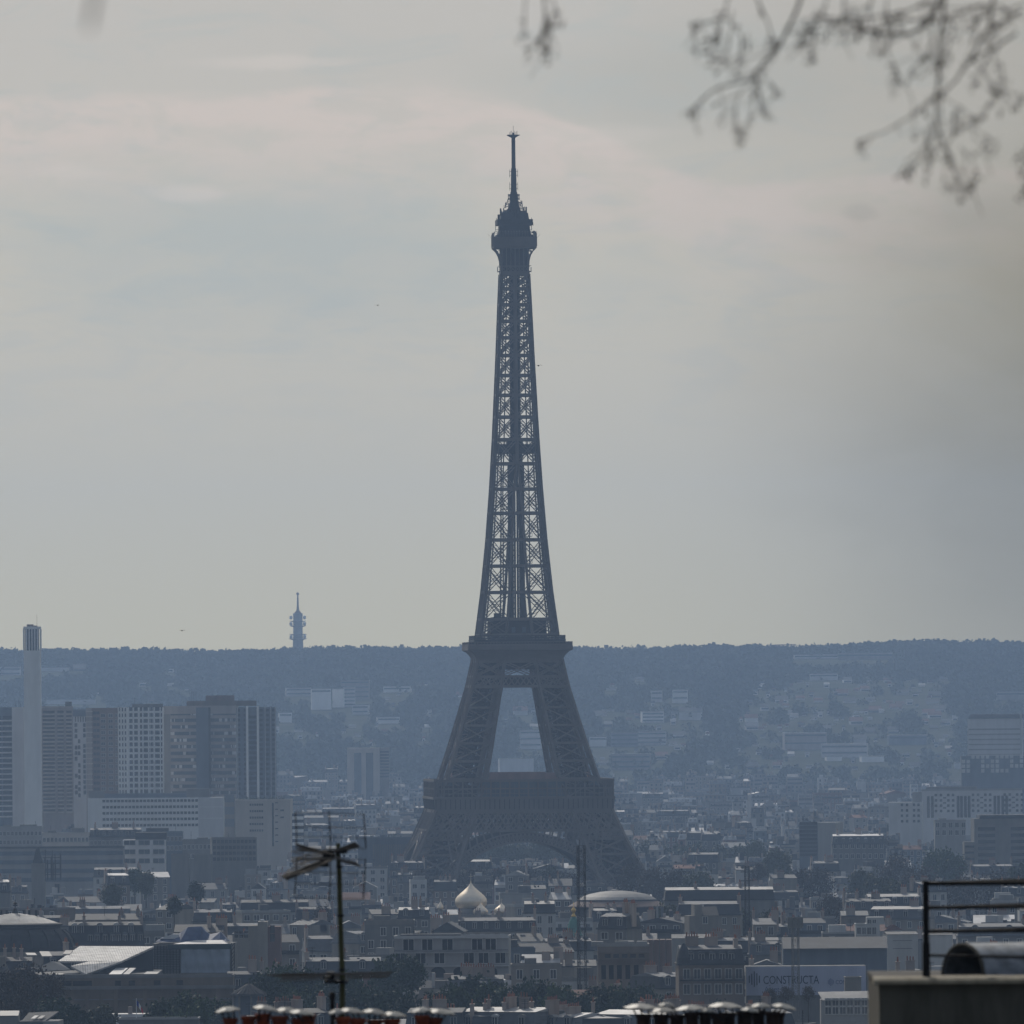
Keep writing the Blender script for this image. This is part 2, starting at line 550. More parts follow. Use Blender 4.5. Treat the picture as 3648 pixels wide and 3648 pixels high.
def iron_tower():
    base = at(1843.5, 2484, 4750)
    t = thing('iron_lattice_tower', 'tall dark iron lattice tower with four splayed legs, arches and an aerial on top', 'tower',
              (base.x, 4750 + 32, 0.0), R(3.8))
    I, D = M['iron'], M['irondk']  # D: same iron, inner shade painted in as near-black
    for sx in (-1, 1):
        for sy in (-1, 1):
            def cor(h):
                o, i = TWo(h), TWi(h)
                return [Vector((sx * x, sy * y, h)) for x, y in ((o, o), (i, o), (i, i), (o, i))]
            for nm, hs, cw, bw, gp in (('leg', [0, 9, 18, 27, 35.5, 41.5, 45, 52, 57.6], 1.4, 0.5, 1.3),
                                       ('upper_leg', [57.6, 65, 72, 79, 86, 93, 101, 105, 111, 115.5], 1.05, 0.36, 1.0)):
                mb, posts = MB(), [MB() for _ in range(4)]
                for a, b in zip(hs[:-1], hs[1:]):
                    ca, cb = cor(a), cor(b)
                    for k in range(4):
                        posts[k].bar(ca[k], cb[k], cw)
                        j = (k + 1) % 4
                        mb.bar(cb[k], cb[j], 0.7, 0.9)
                        outer = k in (0, 3)                   # the two outward faces carry the heavy bracing
                        xbrace(mb, ca[k], ca[j], cb[k], cb[j], bw * (1.25 if outer else .8), 0)
                        # secondary webbing that makes the legs read dense
                        am, bm_ = (ca[k] + ca[j]) / 2, (cb[k] + cb[j]) / 2
                        if not outer:
                            mb.bar(am, bm_, 0.3)
                        mid = (ca[k] + cb[k]) / 2, (ca[j] + cb[j]) / 2
                        if not outer:
                            mb.bar(mid[0], mid[1], 0.35)
                leg = mb.build(nm, I, t)
                for pm in posts:
                    pm.build('corner_post', I, leg)
                mb = MB()                                     # lift rails, stair flights and landings inside the leg, near-black as painted inner shade
                for a, b in zip(hs[:-1], hs[1:]):
                    ca, cb = cor(a), cor(b)
                    for q in (0.3, 0.42, 0.58, 0.7):
                        mb.bar(ca[0].lerp(ca[2], q), cb[0].lerp(cb[2], q), 0.8)
                        mb.bar(ca[1].lerp(ca[3], q), cb[1].lerp(cb[3], q), 0.6)
                    nst = 5
                    for st in range(nst):
                        A0, A1 = [ca[i].lerp(cb[i], st / nst) for i in range(4)], [ca[i].lerp(cb[i], (st + 1) / nst) for i in range(4)]
                        u, w_ = (0.28, 0.72) if st % 2 == 0 else (0.72, 0.28)
                        mb.bar(A0[0].lerp(A0[1], u).lerp(A0[3].lerp(A0[2], u), .5), A1[0].lerp(A1[1], w_).lerp(A1[3].lerp(A1[2], w_), .5), 2.8, 0.9)
                        mb.bar(A0[0].lerp(A0[3], u).lerp(A0[1].lerp(A0[2], u), .4), A1[0].lerp(A1[3], w_).lerp(A1[1].lerp(A1[2], w_), .4), 2.2, 0.8)
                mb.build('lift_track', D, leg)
    for f in range(4):
        # decorated arch between the legs
        mb = MB()
        n = 72
        c = 3.4
        pr = None
        for k in range(n + 1):
            an = R(8 + (164) * k / n)
            pts = []
            for rr in (37.2, 39.0, 40.6):
                x, h = rr * math.cos(an), c + rr * math.sin(an)
                pts.append((x, h))
            P = [face_pt(f, x, h, TWo(h) + 0.25) for x, h in pts]
            Q = face_pt(f, pts[0][0], pts[0][1], TWo(pts[0][1]) - 6.0)
            if pr:
                mb.bar(pr[0], P[0], 0.7)
                mb.bar(pr[1], P[1], 0.28)
                mb.bar(pr[2], P[2], 0.6)
                mb.bar(pr[0], P[2], 0.22)
                mb.bar(pr[2], P[0], 0.22)
                mb.add([pr[0], P[0], Q, pr[3]], [(0, 1, 2, 3)])
                mb.add([pr[0] + Vector((0, 0, .2)), P[0] + Vector((0, 0, .2)), Q + Vector((0, 0, .2)), pr[3] + Vector((0, 0, .2))], [(3, 2, 1, 0)])
            mb.bar(P[0], P[2], 0.38)
            # spandrel posts from the arch up to the girder
            x, h = pts[2]
            if k % 2 == 0 and 31 < h < 43.2 and abs(x) < TWi(h) + 3:
                top = face_pt(f, x + (x / 40) * 2.2, 44.8, TWo(44.8) + 0.25)
                mb.bar(P[2], top, 0.5)
                mb.bar(P[2].lerp(top, 0.8), top + (P[2] - top).normalized() * 0.2 + face_pt(f, 1.1, 0, 0), 0.35)
            pr = P + [Q]
            if k < n:
                pass
        mb.build('arch', I, t)
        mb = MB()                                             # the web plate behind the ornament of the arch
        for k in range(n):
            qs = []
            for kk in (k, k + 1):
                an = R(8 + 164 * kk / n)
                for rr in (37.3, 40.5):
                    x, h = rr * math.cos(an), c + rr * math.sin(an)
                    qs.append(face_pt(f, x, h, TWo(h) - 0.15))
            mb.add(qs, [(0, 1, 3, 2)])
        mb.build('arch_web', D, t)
        # deep lattice girder under the first platform
        mb = MB()
        for h, th in ((44.9, 1.0), (52.0, 1.0)):
            w = TWo(h)
            mb.bar(face_pt(f, -w, h, w + .2), face_pt(f, w, h, w + .2), 0.6, th)
        h0, h1 = 45.2, 51.8
        A = (face_pt(f, -TWo(h0), h0, TWo(h0) + .15), face_pt(f, TWo(h0), h0, TWo(h0) + .15))
        B = (face_pt(f, -TWo(h1), h1, TWo(h1) + .15), face_pt(f, TWo(h1), h1, TWo(h1) + .15))
        lattice(mb, A, B, 17, 0.6)
        A2 = (A[0].lerp(A[1], -0.5 / 17), A[0].lerp(A[1], 1 - 0.5 / 17))
        B2 = (B[0].lerp(B[1], -0.5 / 17), B[0].lerp(B[1], 1 - 0.5 / 17))
        lattice(mb, (A[0].lerp(A[1], 0.5 / 17), A[0].lerp(A[1], 16.5 / 17)), (B[0].lerp(B[1], 0.5 / 17), B[0].lerp(B[1], 16.5 / 17)), 16, 0.35)
        for k in range(18):
            mb.bar(A[0].lerp(A[1], k / 17), B[0].lerp(B[1], k / 17), 0.5)
        for s in (-1, 1):                     # the small diamond band beside the arch
            lo, hi = 41.6, 44.4
            pa = (face_pt(f, s * 20.5, lo, TWo(lo) + .15), face_pt(f, s * TWo(lo), lo, TWo(lo) + .15))
            pb = (face_pt(f, s * 20.5, hi, TWo(hi) + .15), face_pt(f, s * TWo(hi), hi, TWo(hi) + .15))
            lattice(mb, pa, pb, 9, 0.42)
            mb.bar(pa[0], pa[1], 0.5, 0.8)
        mb.build('girder', I, t)
        # inner girder plane and floor beams, inner shade painted in as near-black
        mb = MB()
        lattice(mb, [face_pt(f, -30, h0, 20), face_pt(f, 30, h0, 20)], [face_pt(f, -28, h1, 19), face_pt(f, 28, h1, 19)], 12, 0.7)
        if True:
            for za, zb in ((45.0, 47.4), (49.3, 52.0)):
                mb.bar(face_pt(f, -20, (za + zb) / 2, 18.4), face_pt(f, 20, (za + zb) / 2, 18.4), 0.4, zb - za)
            for k in range(21):
                mb.bar(face_pt(f, -20 + 2 * k, 47, 18.4), face_pt(f, -20 + 2 * k, 49.6, 18.4), 0.6)
            for s in (-1, 1):
                mb.bar(face_pt(f, s * 22, 48.5, 28), face_pt(f, s * 33, 48.5, 28), 0.4, 7.0)
        for k in range(11):
            x = -27 + 5.4 * k
            mb.bar(face_pt(f, x, 51.5, 34), face_pt(f, x, 51.5, 18), 0.6)
            mb.bar(face_pt(f, x, 45.4, 37), face_pt(f, x, 45.4, 20), 0.5)
        mb.build('floor_beam', D, t)
    # first platform: frieze with brackets, deck, arcade gallery
    mb = MB()
    for z0, z1, a, b in ((52.5, 53.3, 35.0, 35.0), (53.3, 57.2, 34.8, 35.2), (57.2, 58.1, 35.7, 35.7)):
        mb.frus((-a, a, -a, a), (-b, b, -b, b), z0, z1)
    mb.build('first_platform', I, t)
    mb = MB()
    for f in range(4):
        for k in range(37):
            x = -34.6 + 69.2 * k / 36
            mb.bar(face_pt(f, x, 53.3, 35.0), face_pt(f, x, 57.2, 35.45), 0.3)
    mb.build('frieze_ribs', D, t)
    mb = MB()
    for f in range(4):
        for k in range(20):
            x = -35.0 + 70.0 * k / 19
            for off in (35.1, 32.2):
                mb.bar(face_pt(f, x, 58.1, off), face_pt(f, x, 64.3, off), 0.42)
            if k < 19:
                mb.bar(face_pt(f, x + 1.8, 58.1, 35.1), face_pt(f, x + 1.8, 62.8, 35.1), 0.16)
        mb.bar(face_pt(f, -35.4, 64.5, 35.1), face_pt(f, 35.4, 64.5, 35.1), 0.5, 0.9)
        mb.bar(face_pt(f, -35.2, 61.3, 35.1), face_pt(f, 35.2, 61.3, 35.1), 0.25, 0.5)
        mb.bar(face_pt(f, -35.2, 59.4, 35.1), face_pt(f, 35.2, 59.4, 35.1), 0.2, 0.25)
        mb.box(*([-35, 35, -35.0, -31.5] if f == 0 else [31.5, 35.0, -31.3, 31.3] if f == 1 else [-35, 35, 31.5, 35.0] if f == 2 else [-35.0, -31.5, -31.3, 31.3]), 63.9, 64.1)
    mb.build('gallery', I, t)
    for f in range(4):
        mb = MB()
        p, q = face_pt(f, -16.5, 0, 31), face_pt(f, 16.5, 0, 23)
        x0, x1, y0, y1 = min(p.x, q.x), max(p.x, q.x), min(p.y, q.y), max(p.y, q.y)
        mb.box(x0, x1, y0, y1, 58.1, 64.0)
        o = mb.build('pavilion', M['glassblue'], t)
        mb = MB()
        mb.frus((x0 + 3, x1 - 3, y0 + 1, y1 - 1), (x0 + 4, x1 - 4, y0 + 2, y1 - 2), 64.1, 67.4)
        mb.build('roof', M['rose'], o)
    for f in range(4):
        for s in (-1, 1):
            mb = MB()
            p, q = face_pt(f, s * 33, 0, 31.2), face_pt(f, s * 18, 0, 29.5)
            mb.box(min(p.x, q.x), max(p.x, q.x), min(p.y, q.y), max(p.y, q.y), 58.1, 62.4)
            mb.build('glass_screen', D, t)
    # girder under the second platform
    for f in range(4):
        mb = MB()
        for h, th in ((101.3, 1.0), (105.2, 0.9), (111.0, 0.9)):
            w = TWo(h)
            mb.bar(face_pt(f, -w, h, w + .15), face_pt(f, w, h, w + .15), 0.5, th)
        for lo, hi, n, w in ((101.6, 105.0, 16, 0.42),):
            lattice(mb, (face_pt(f, -TWo(lo), lo, TWo(lo) + .1), face_pt(f, TWo(lo), lo, TWo(lo) + .1)),
                    (face_pt(f, -TWo(hi), hi, TWo(hi) + .1), face_pt(f, TWo(hi), hi, TWo(hi) + .1)), n, w)
        lo, hi = 105.4, 110.8
        for x0, x1 in ((-1.0, -0.36), (-0.36, 0.36), (0.36, 1.0)):
            wl, wh = TWo(lo), TWo(hi)
            xbrace(mb, face_pt(f, x0 * wl, lo, wl + .1), face_pt(f, x1 * wl, lo, wl + .1), face_pt(f, x0 * wh, hi, wh + .1), face_pt(f, x1 * wh, hi, wh + .1), 0.35, 0.9)
        mb.build('upper_girder', I, t)
        mb = MB()                                             # deep floor beams carrying the second platform, shade painted into their dark colour
        for za, zb, off, hw in ((101.6, 104.9, 11.5, 8.5), (107.9, 111.3, 12.0, 8.0)):
            mb.bar(face_pt(f, -hw, (za + zb) / 2, off), face_pt(f, hw, (za + zb) / 2, off), 0.4, zb - za)
        mb.build('floor_beam', D, t)
    mb = MB()
    pro = [(16.9, 111.4), (17.1, 112.2), (17.9, 113.6), (19.2, 114.9), (20.6, 115.6), (20.6, 117.0)]
    for (a, z0), (b, z1) in zip(pro[:-1], pro[1:]):
        mb.frus((-a, a, -a, a), (-b, b, -b, b), z0, z1)
    mb.build('second_platform', I, t)
    mb = MB()
    for f in range(4):
        for k in range(34):
            x = -20.4 + 40.8 * k / 33
            mb.bar(face_pt(f, x, 117, 20.4), face_pt(f, x, 118.7, 20.4), 0.12)
        mb.bar(face_pt(f, -20.5, 118.7, 20.4), face_pt(f, 20.5, 118.7, 20.4), 0.2, 0.2)
        mb.bar(face_pt(f, -20.5, 117.5, 20.4), face_pt(f, 20.5, 117.5, 20.4), 0.1, 0.9)
    mb.build('railing', I, t)
    mb = MB()
    mb.box(-18.0, 18.0, -18.0, 18.0, 118.9, 119.8)
    for f in range(4):
        for k in range(28):
            x = -17.8 + 35.6 * k / 27
            mb.bar(face_pt(f, x, 117, 17.8), face_pt(f, x, 121.2, 17.8), 0.18)
        mb.bar(face_pt(f, -17.9, 121.2, 17.8), face_pt(f, 17.9, 121.2, 17.8), 0.2, 0.3)
        mb.bar(face_pt(f, -17.9, 120.3, 17.8), face_pt(f, 17.9, 120.3, 17.8), 0.1, 0.5)
    mb.box(-16.5, 16.5, -16.5, 16.5, 117.0, 118.9)
    mb.build('upper_deck', D, t)
    mb = MB()
    mb.box(-11.0, 11.0, -11.0, 11.0, 119.8, 127.0)
    mb.box(-9.8, -2.5, -9.5, 9.5, 127.0, 128.6)
    mb.box(3.5, 9.0, -9.5, 9.5, 127.0, 128.0)
    mb.box(-9.5, -6.8, -9.0, -6.0, 128.6, 130.1)
    mb.build('lift_house', D, t)
    for xx in (-2.1, 2.1):
        mb = MB()
        mb.box(xx - .75, xx + .75, -11.15, -11.0, 122.4, 124.6)
        mb.build('window', M['glassblue'], t)
    # tapering shaft
    hs = [115.5, 121.5, 127.7, 138.3, 148.7, 159, 169.5, 179, 189, 198.5, 207.4, 216, 223.8, 231.7, 238.7, 245.2, 251.7, 258, 263.7]
    mb = MB()
    for a, b in zip(hs[:-1], hs[1:]):
        oa, ob, ia, ib = TWo(a), TWo(b), TWi(a), TWi(b)
        thick = float(np.interp(a, [115, 200, 265], [0.62, 0.5, 0.42]))
        cwt = float(np.interp(a, [115, 200, 265], [1.1, 0.95, 0.8]))
        for f in range(4):
            for s in (-1, 1):
                mb.bar(face_pt(f, s * oa, a, oa), face_pt(f, s * ob, b, ob), cwt)
                mb.bar(face_pt(f, s * (oa - 1.3), a, oa), face_pt(f, s * (ob - 1.2), b, ob), cwt * 0.42)
                for q in (0.17, 0.5, 0.83):
                    xx = oa + (ob - oa) * q
                    hh = a + (b - a) * q
                    mb.bar(face_pt(f, s * (xx - 1.3), hh - .5, xx), face_pt(f, s * xx, hh + .5, xx), 0.2)
                xa, xb = max(ia, 0.0), max(ib, 0.0)
                mb.bar(face_pt(f, s * (xa + .25), a, oa), face_pt(f, s * (xb + .25), b, ob), cwt * 0.75)
                gp = float(np.interp(a, [115, 200, 265], [1.15, 0.95, 0.75]))
                xbrace(mb, face_pt(f, s * (xa + .2), a, oa), face_pt(f, s * oa, a, oa), face_pt(f, s * (xb + .2), b, ob), face_pt(f, s * ob, b, ob),
                       float(np.interp(a, [115, 190, 265], [0.30, 0.34, 0.40])), gp)
            mb.bar(face_pt(f, -ob, b, ob), face_pt(f, ob, b, ob), 0.6, 1.15)
        # horizontal diaphragm
        mb.bar((-ob, -ob, b), (ob, ob, b), 0.5)
        mb.bar((-ob, ob, b), (ob, -ob, b), 0.5)
    mb.build('shaft', I, t)
    mb = MB()
    for h0, h1 in zip(hs[1:-1], hs[2:]):
        for x in ((-2.9, -2.2, -1.5, -0.6, 0.5, 1.4, 2.2, 2.9) if h0 < 185 else (-2.3, -1.5, 1.5, 2.3)):
            sq = 1.0 if h0 < 190 else 0.74
            for y in (-2.2, 2.2):
                mb.bar((x * sq, y, h0), (x * sq, y, h1), 0.5)
        for k in range(5):
            za, zb = h0 + (h1 - h0) * k / 5, h0 + (h1 - h0) * (k + 1) / 5
            for y in (-2.2, 2.2):
                for xl in (-2.5, 1.15):
                    sq = 1.0 if h0 < 190 else 0.74
                    mb.bar((xl * sq, y, za), ((xl + 1.35) * sq, y, zb), 0.22)
                    mb.bar(((xl + 1.35) * sq, y, za), (xl * sq, y, zb), 0.22)
        for s in (-1, 1):
            q = min(5.2, TWo(h0) * 0.55)
            q2 = min(5.2, TWo(h1) * 0.55)
            mb.bar((s * q, 0, h0), (s * q2, 0, h1), 0.45)
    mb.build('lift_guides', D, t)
    mb = MB()
    mb.bar((-6.4, 1.0, 128), (-5.6, 1.0, 196), 0.5)
    for k in range(34):
        z = 128.5 + 2 * k
        mb.bar((-6.9 + .6 * k / 34, 1.0, z), (-5.0 + .2 * k / 34, 1.0, z + 0.9), 0.18)
    mb.build('staircase', D, t)
    for h, s in ((140.5, -1), (149.8, 1), (160.3, -1), (160.3, 1), (171, -1), (180.2, 1), (180.2, -1)):
        mb = MB()
        x = s * 4.6
        mb.box(x - 1.4, x + 1.4, -4.5, 4.5, h - .15, h)
        for q in range(6):
            mb.bar((x - 1.4 + .56 * q, -4.5, h), (x - 1.4 + .56 * q, -4.5, h + 1.3), 0.1)
        mb.bar((x - 1.4, -4.5, h + 1.3), (x + 1.4, -4.5, h + 1.3), 0.12)
        mb.build('landing', D, t)
    mb = MB()
    mb.box(-8.0, 8.0, -7.9, 7.9, 193.0, 196.6)
    for f in range(4):
        for k in range(12):
            x = -7.6 + 15.2 * k / 11
            mb.bar(face_pt(f, x, 196.6, 7.8), face_pt(f, x, 198.2, 7.8), 0.14)
        mb.bar(face_pt(f, -7.7, 198.2, 7.8), face_pt(f, 7.7, 198.2, 7.8), 0.18)
    mb.box(-3.5, 2.5, -4, 4, 196.6, 199.0)
    mb.build('intermediate_platform', D, t)
    # head of the tower
    mb = MB()
    mb.frus((-5.3, 5.3, -5.3, 5.3), (-5.15, 5.15, -5.15, 5.15), 264.0, 273.8)
    mb.build('upper_cabin', D, t)
    mb = MB()
    for f in range(4):
        for k in range(7):
            x = -5.1 + 10.2 * k / 6
            mb.bar(face_pt(f, x, 263.7, 5.4), face_pt(f, x, 273.8, 5.3), 0.35)
        mb.bar(face_pt(f, -5.5, 264.4, 5.4), face_pt(f, 5.5, 264.4, 5.4), 0.5, 0.9)
        mb.bar(face_pt(f, -5.4, 266.8, 5.4), face_pt(f, 5.4, 266.8, 5.4), 0.4, 0.4)
        lattice(mb, (face_pt(f, -5.4, 264.6, 5.45), face_pt(f, 5.4, 264.6, 5.45)), (face_pt(f, -5.4, 266.8, 5.45), face_pt(f, 5.4, 266.8, 5.45)), 6, 0.22)
        for x in (-5.1, -1.7, 1.7, 5.1):                      # curved brackets under the gallery
            cp = [(5.4, 266.5), (5.6, 269), (6.1, 271), (7.0, 272.6), (8.2, 273.8)]
            for (o0, z0), (o1, z1) in zip(cp[:-1], cp[1:]):
                mb.bar(face_pt(f, x, z0, o0), face_pt(f, x, z1, o1), 0.3)
            for o0, z0 in cp[1:]:
                mb.bar(face_pt(f, x, z0, o0), face_pt(f, x, z0 + 0.9, 5.3), 0.18)
        mb.bar(face_pt(f, -6.6, 266.9, 6.2), face_pt(f, -5.2, 266.9, 5.4), 0.2)
    for s in (-1, 1):
        mb.box(s * 6.2 - .45, s * 6.2 + .45, -1.5, 1.5, 264.6, 265.0)
        for q in (-1.4, 0, 1.4):
            mb.bar((s * 6.6, q, 264.8), (s * 6.6, q, 266.4), 0.14)
        mb.bar((s * 6.6, -1.5, 266.4), (s * 6.6, 1.5, 266.4), 0.14)
    mb.build('bracket', I, t)
    mb = MB()
    mb.frus((-8.3, 8.3, -8.3, 8.3), (-8.45, 8.45, -8.45, 8.45), 273.8, 274.6)
    mb.box(-8.4, 8.4, -8.4, 8.4, 274.6, 278.2)
    mb.build('top_gallery', I, t)
    mb = MB()
    for f in range(4):
        for k in range(26):
            x = -8.3 + 16.6 * k / 25
            mb.bar(face_pt(f, x, 274.6, 8.45), face_pt(f, x, 278.3, 8.45), 0.14)
        for k in range(16):                                  # curved safety mesh above the rail
            x = -8.2 + 16.4 * k / 15
            cp = [(8.4, 278.2), (8.45, 279.4), (8.1, 280.2), (7.2, 280.6)]
            for (o0, z0), (o1, z1) in zip(cp[:-1], cp[1:]):
                mb.bar(face_pt(f, x, z0, o0), face_pt(f, x, z1, o1), 0.09)
        mb.bar(face_pt(f, -8.3, 280.2, 8.1), face_pt(f, 8.3, 280.2, 8.1), 0.1)
    mb.build('safety_mesh', I, t)
    mb = MB()
    for z0, z1, a, b in ((278.2, 279.2, 7.4, 7.2), (279.2, 281.2, 6.4, 5.9), (281.2, 283.0, 5.9, 5.8), (283.0, 285.2, 7.0, 7.0), (285.2, 287.8, 5.6, 5.2), (287.8, 288.6, 4.9, 4.4)):
        mb.frus((-a, a, -a, a), (-b, b, -b, b), z0, z1)
    mb.build('cupola', D, t)
    mb = MB()
    for k in range(60):                                      # masts, dishes and boxes crowded round the cupola
        an = random.uniform(0, 2 * math.pi)
        z = random.choice((281.4, 283.2, 285.2, 285.4, 287.0))
        r = {281.4: 7.0, 283.2: 7.3, 285.2: 7.2, 285.4: 6.6, 287.0: 5.6}[z] + random.uniform(-.3, .3)
        x, y = r * math.cos(an), r * math.sin(an)
        l = random.uniform(0.6, 2.4)
        mb.bar((x, y, z - .4), (x, y, z + l), random.choice((0.14, 0.2, 0.45)))
        mb.bar((x * .8, y * .8, z), (x, y, z), 0.15)
    for x, z, w in ((-5.5, 287.0, .6), (4.6, 287.6, .6), (-6.3, 284.6, .8)):
        mb.box(x - w / 2, x + w / 2, -4, -3.4, z, z + 2.6)
    for k in range(40):
        z = random.uniform(288.2, 292.5)
        r = float(np.interp(z, [288, 293], [4.6, 2.4])) + random.uniform(-.3, .5)
        an = random.uniform(0, 2 * math.pi)
        x, y = r * math.cos(an), r * math.sin(an)
        mb.bar((x, y, z - .5), (x, y, z + .9), random.choice((.16, .3)))
        mb.bar((x * .3, y * .3, z + .5), (x, y, z), 0.16)
    mb.bar((-8.5, 0, 277.4), (-10.4, 0, 279.8), 0.07)
    mb.bar((8.5, 0, 277.4), (10.4, 0, 279.6), 0.07)
    mb.build('aerial_cluster', D, t)
    mb = MB()
    for z0, z1, a, b in ((288.6, 292.5, 2.6, 1.5), (292.5, 296.2, 1.5, 1.25), (296.2, 305.5, 1.1, 0.95)):
        mb.frus((-a, a, -a, a), (-b, b, -b, b), z0, z1)
    for k in range(8):
        an = k * math.pi / 4
        for z in (293.6, 294.9):
            mb.bar((2.1 * math.cos(an), 2.1 * math.sin(an), z - .6), (2.1 * math.cos(an), 2.1 * math.sin(an), z + .5), 0.4)
            mb.bar((0, 0, z), (2.1 * math.cos(an), 2.1 * math.sin(an), z), 0.16)
    for z in (297.6, 299.2, 302.8, 304.3):
        for s in (-1, 1):
            mb.bar((s * .9, 0, z), (s * 1.65, 0, z), 0.16)
            mb.bar((s * 1.6, 0, z - .8), (s * 1.6, 0, z + .8), 0.15)
            mb.bar((0, s * .9, z), (0, s * 1.6, z), 0.16)
    mb.build('mast', D, t)
    mb = MB()
    for s in ((-1, -1), (1, -1), (1, 1), (-1, 1)):
        mb.bar((s[0] * .55, s[1] * .55, 305.5), (s[0] * .5, s[1] * .5, 317.8), 0.3)
    for k in range(12):
        z = 305.5 + k * 1.02
        for f in range(4):
            mb.bar(face_pt(f, -.55, z, .55), face_pt(f, .55, z + 1.02, .55), 0.16)
            mb.bar(face_pt(f, -.6, z, .6), face_pt(f, .6, z, .6), 0.16)
    mb.bar((0, 0, 305.5), (0, 0, 317.8), 0.5)
    mb.frus((-.6, .6, -.6, .6), (-2.3, 2.3, -2.3, 2.3), 317.5, 318.5)
    mb.box(-2.4, 2.4, -2.4, 2.4, 318.5, 318.75)
    for k in range(9):
        x = -1.5 + 3.0 * k / 8
        mb.bar((x, 0, 318.7), (x, 0, 319.8 + .3 * (k % 3)), 0.12)
    mb.bar((0, 0, 318.7), (0, 0, 322.3), 0.13)
    mb.box(-.45, .45, -.4, .4, 318.7, 319.6)
    mb.build('aerial', D, t)
    return t


iron_tower()
# ------------------------------------------------------------------ builders for the town
OCC = []      # (distance, px left, px right, py top) of everything that stands in the town
KEEP = []     # (distance, px left, px right, py top, py bottom) views to leave open
NAMES = []    # (px, py, phrase) to describe neighbours with
WIN = {}


def win_mesh(w, h, glass='glass', frame=True):
    key = (round(w, 2), round(h, 2), glass, frame)
    if key not in WIN:
        mb = MB()
        mb.box(-w / 2, w / 2, -0.05, 0.15, 0, h)
        if frame:
            mb.cur = 1
            f = 0.13
            mb.box(-w / 2 - f, -w / 2, -0.13, 0.15, 0, h + f)
            mb.box(w / 2, w / 2 + f, -0.13, 0.15, 0, h + f)
            mb.box(-w / 2, w / 2, -0.13, 0.15, h, h + f)
            mb.box(-w / 2 - f, w / 2 + f, -0.2, 0.15, -f, 0)
            mb.box(-0.05, 0.05, -0.09, 0.0, 0.002, h - 0.002)
        WIN[key] = mb.mesh('window', [M[glass], M['frame']] if frame else M[glass])
    return WIN[key]


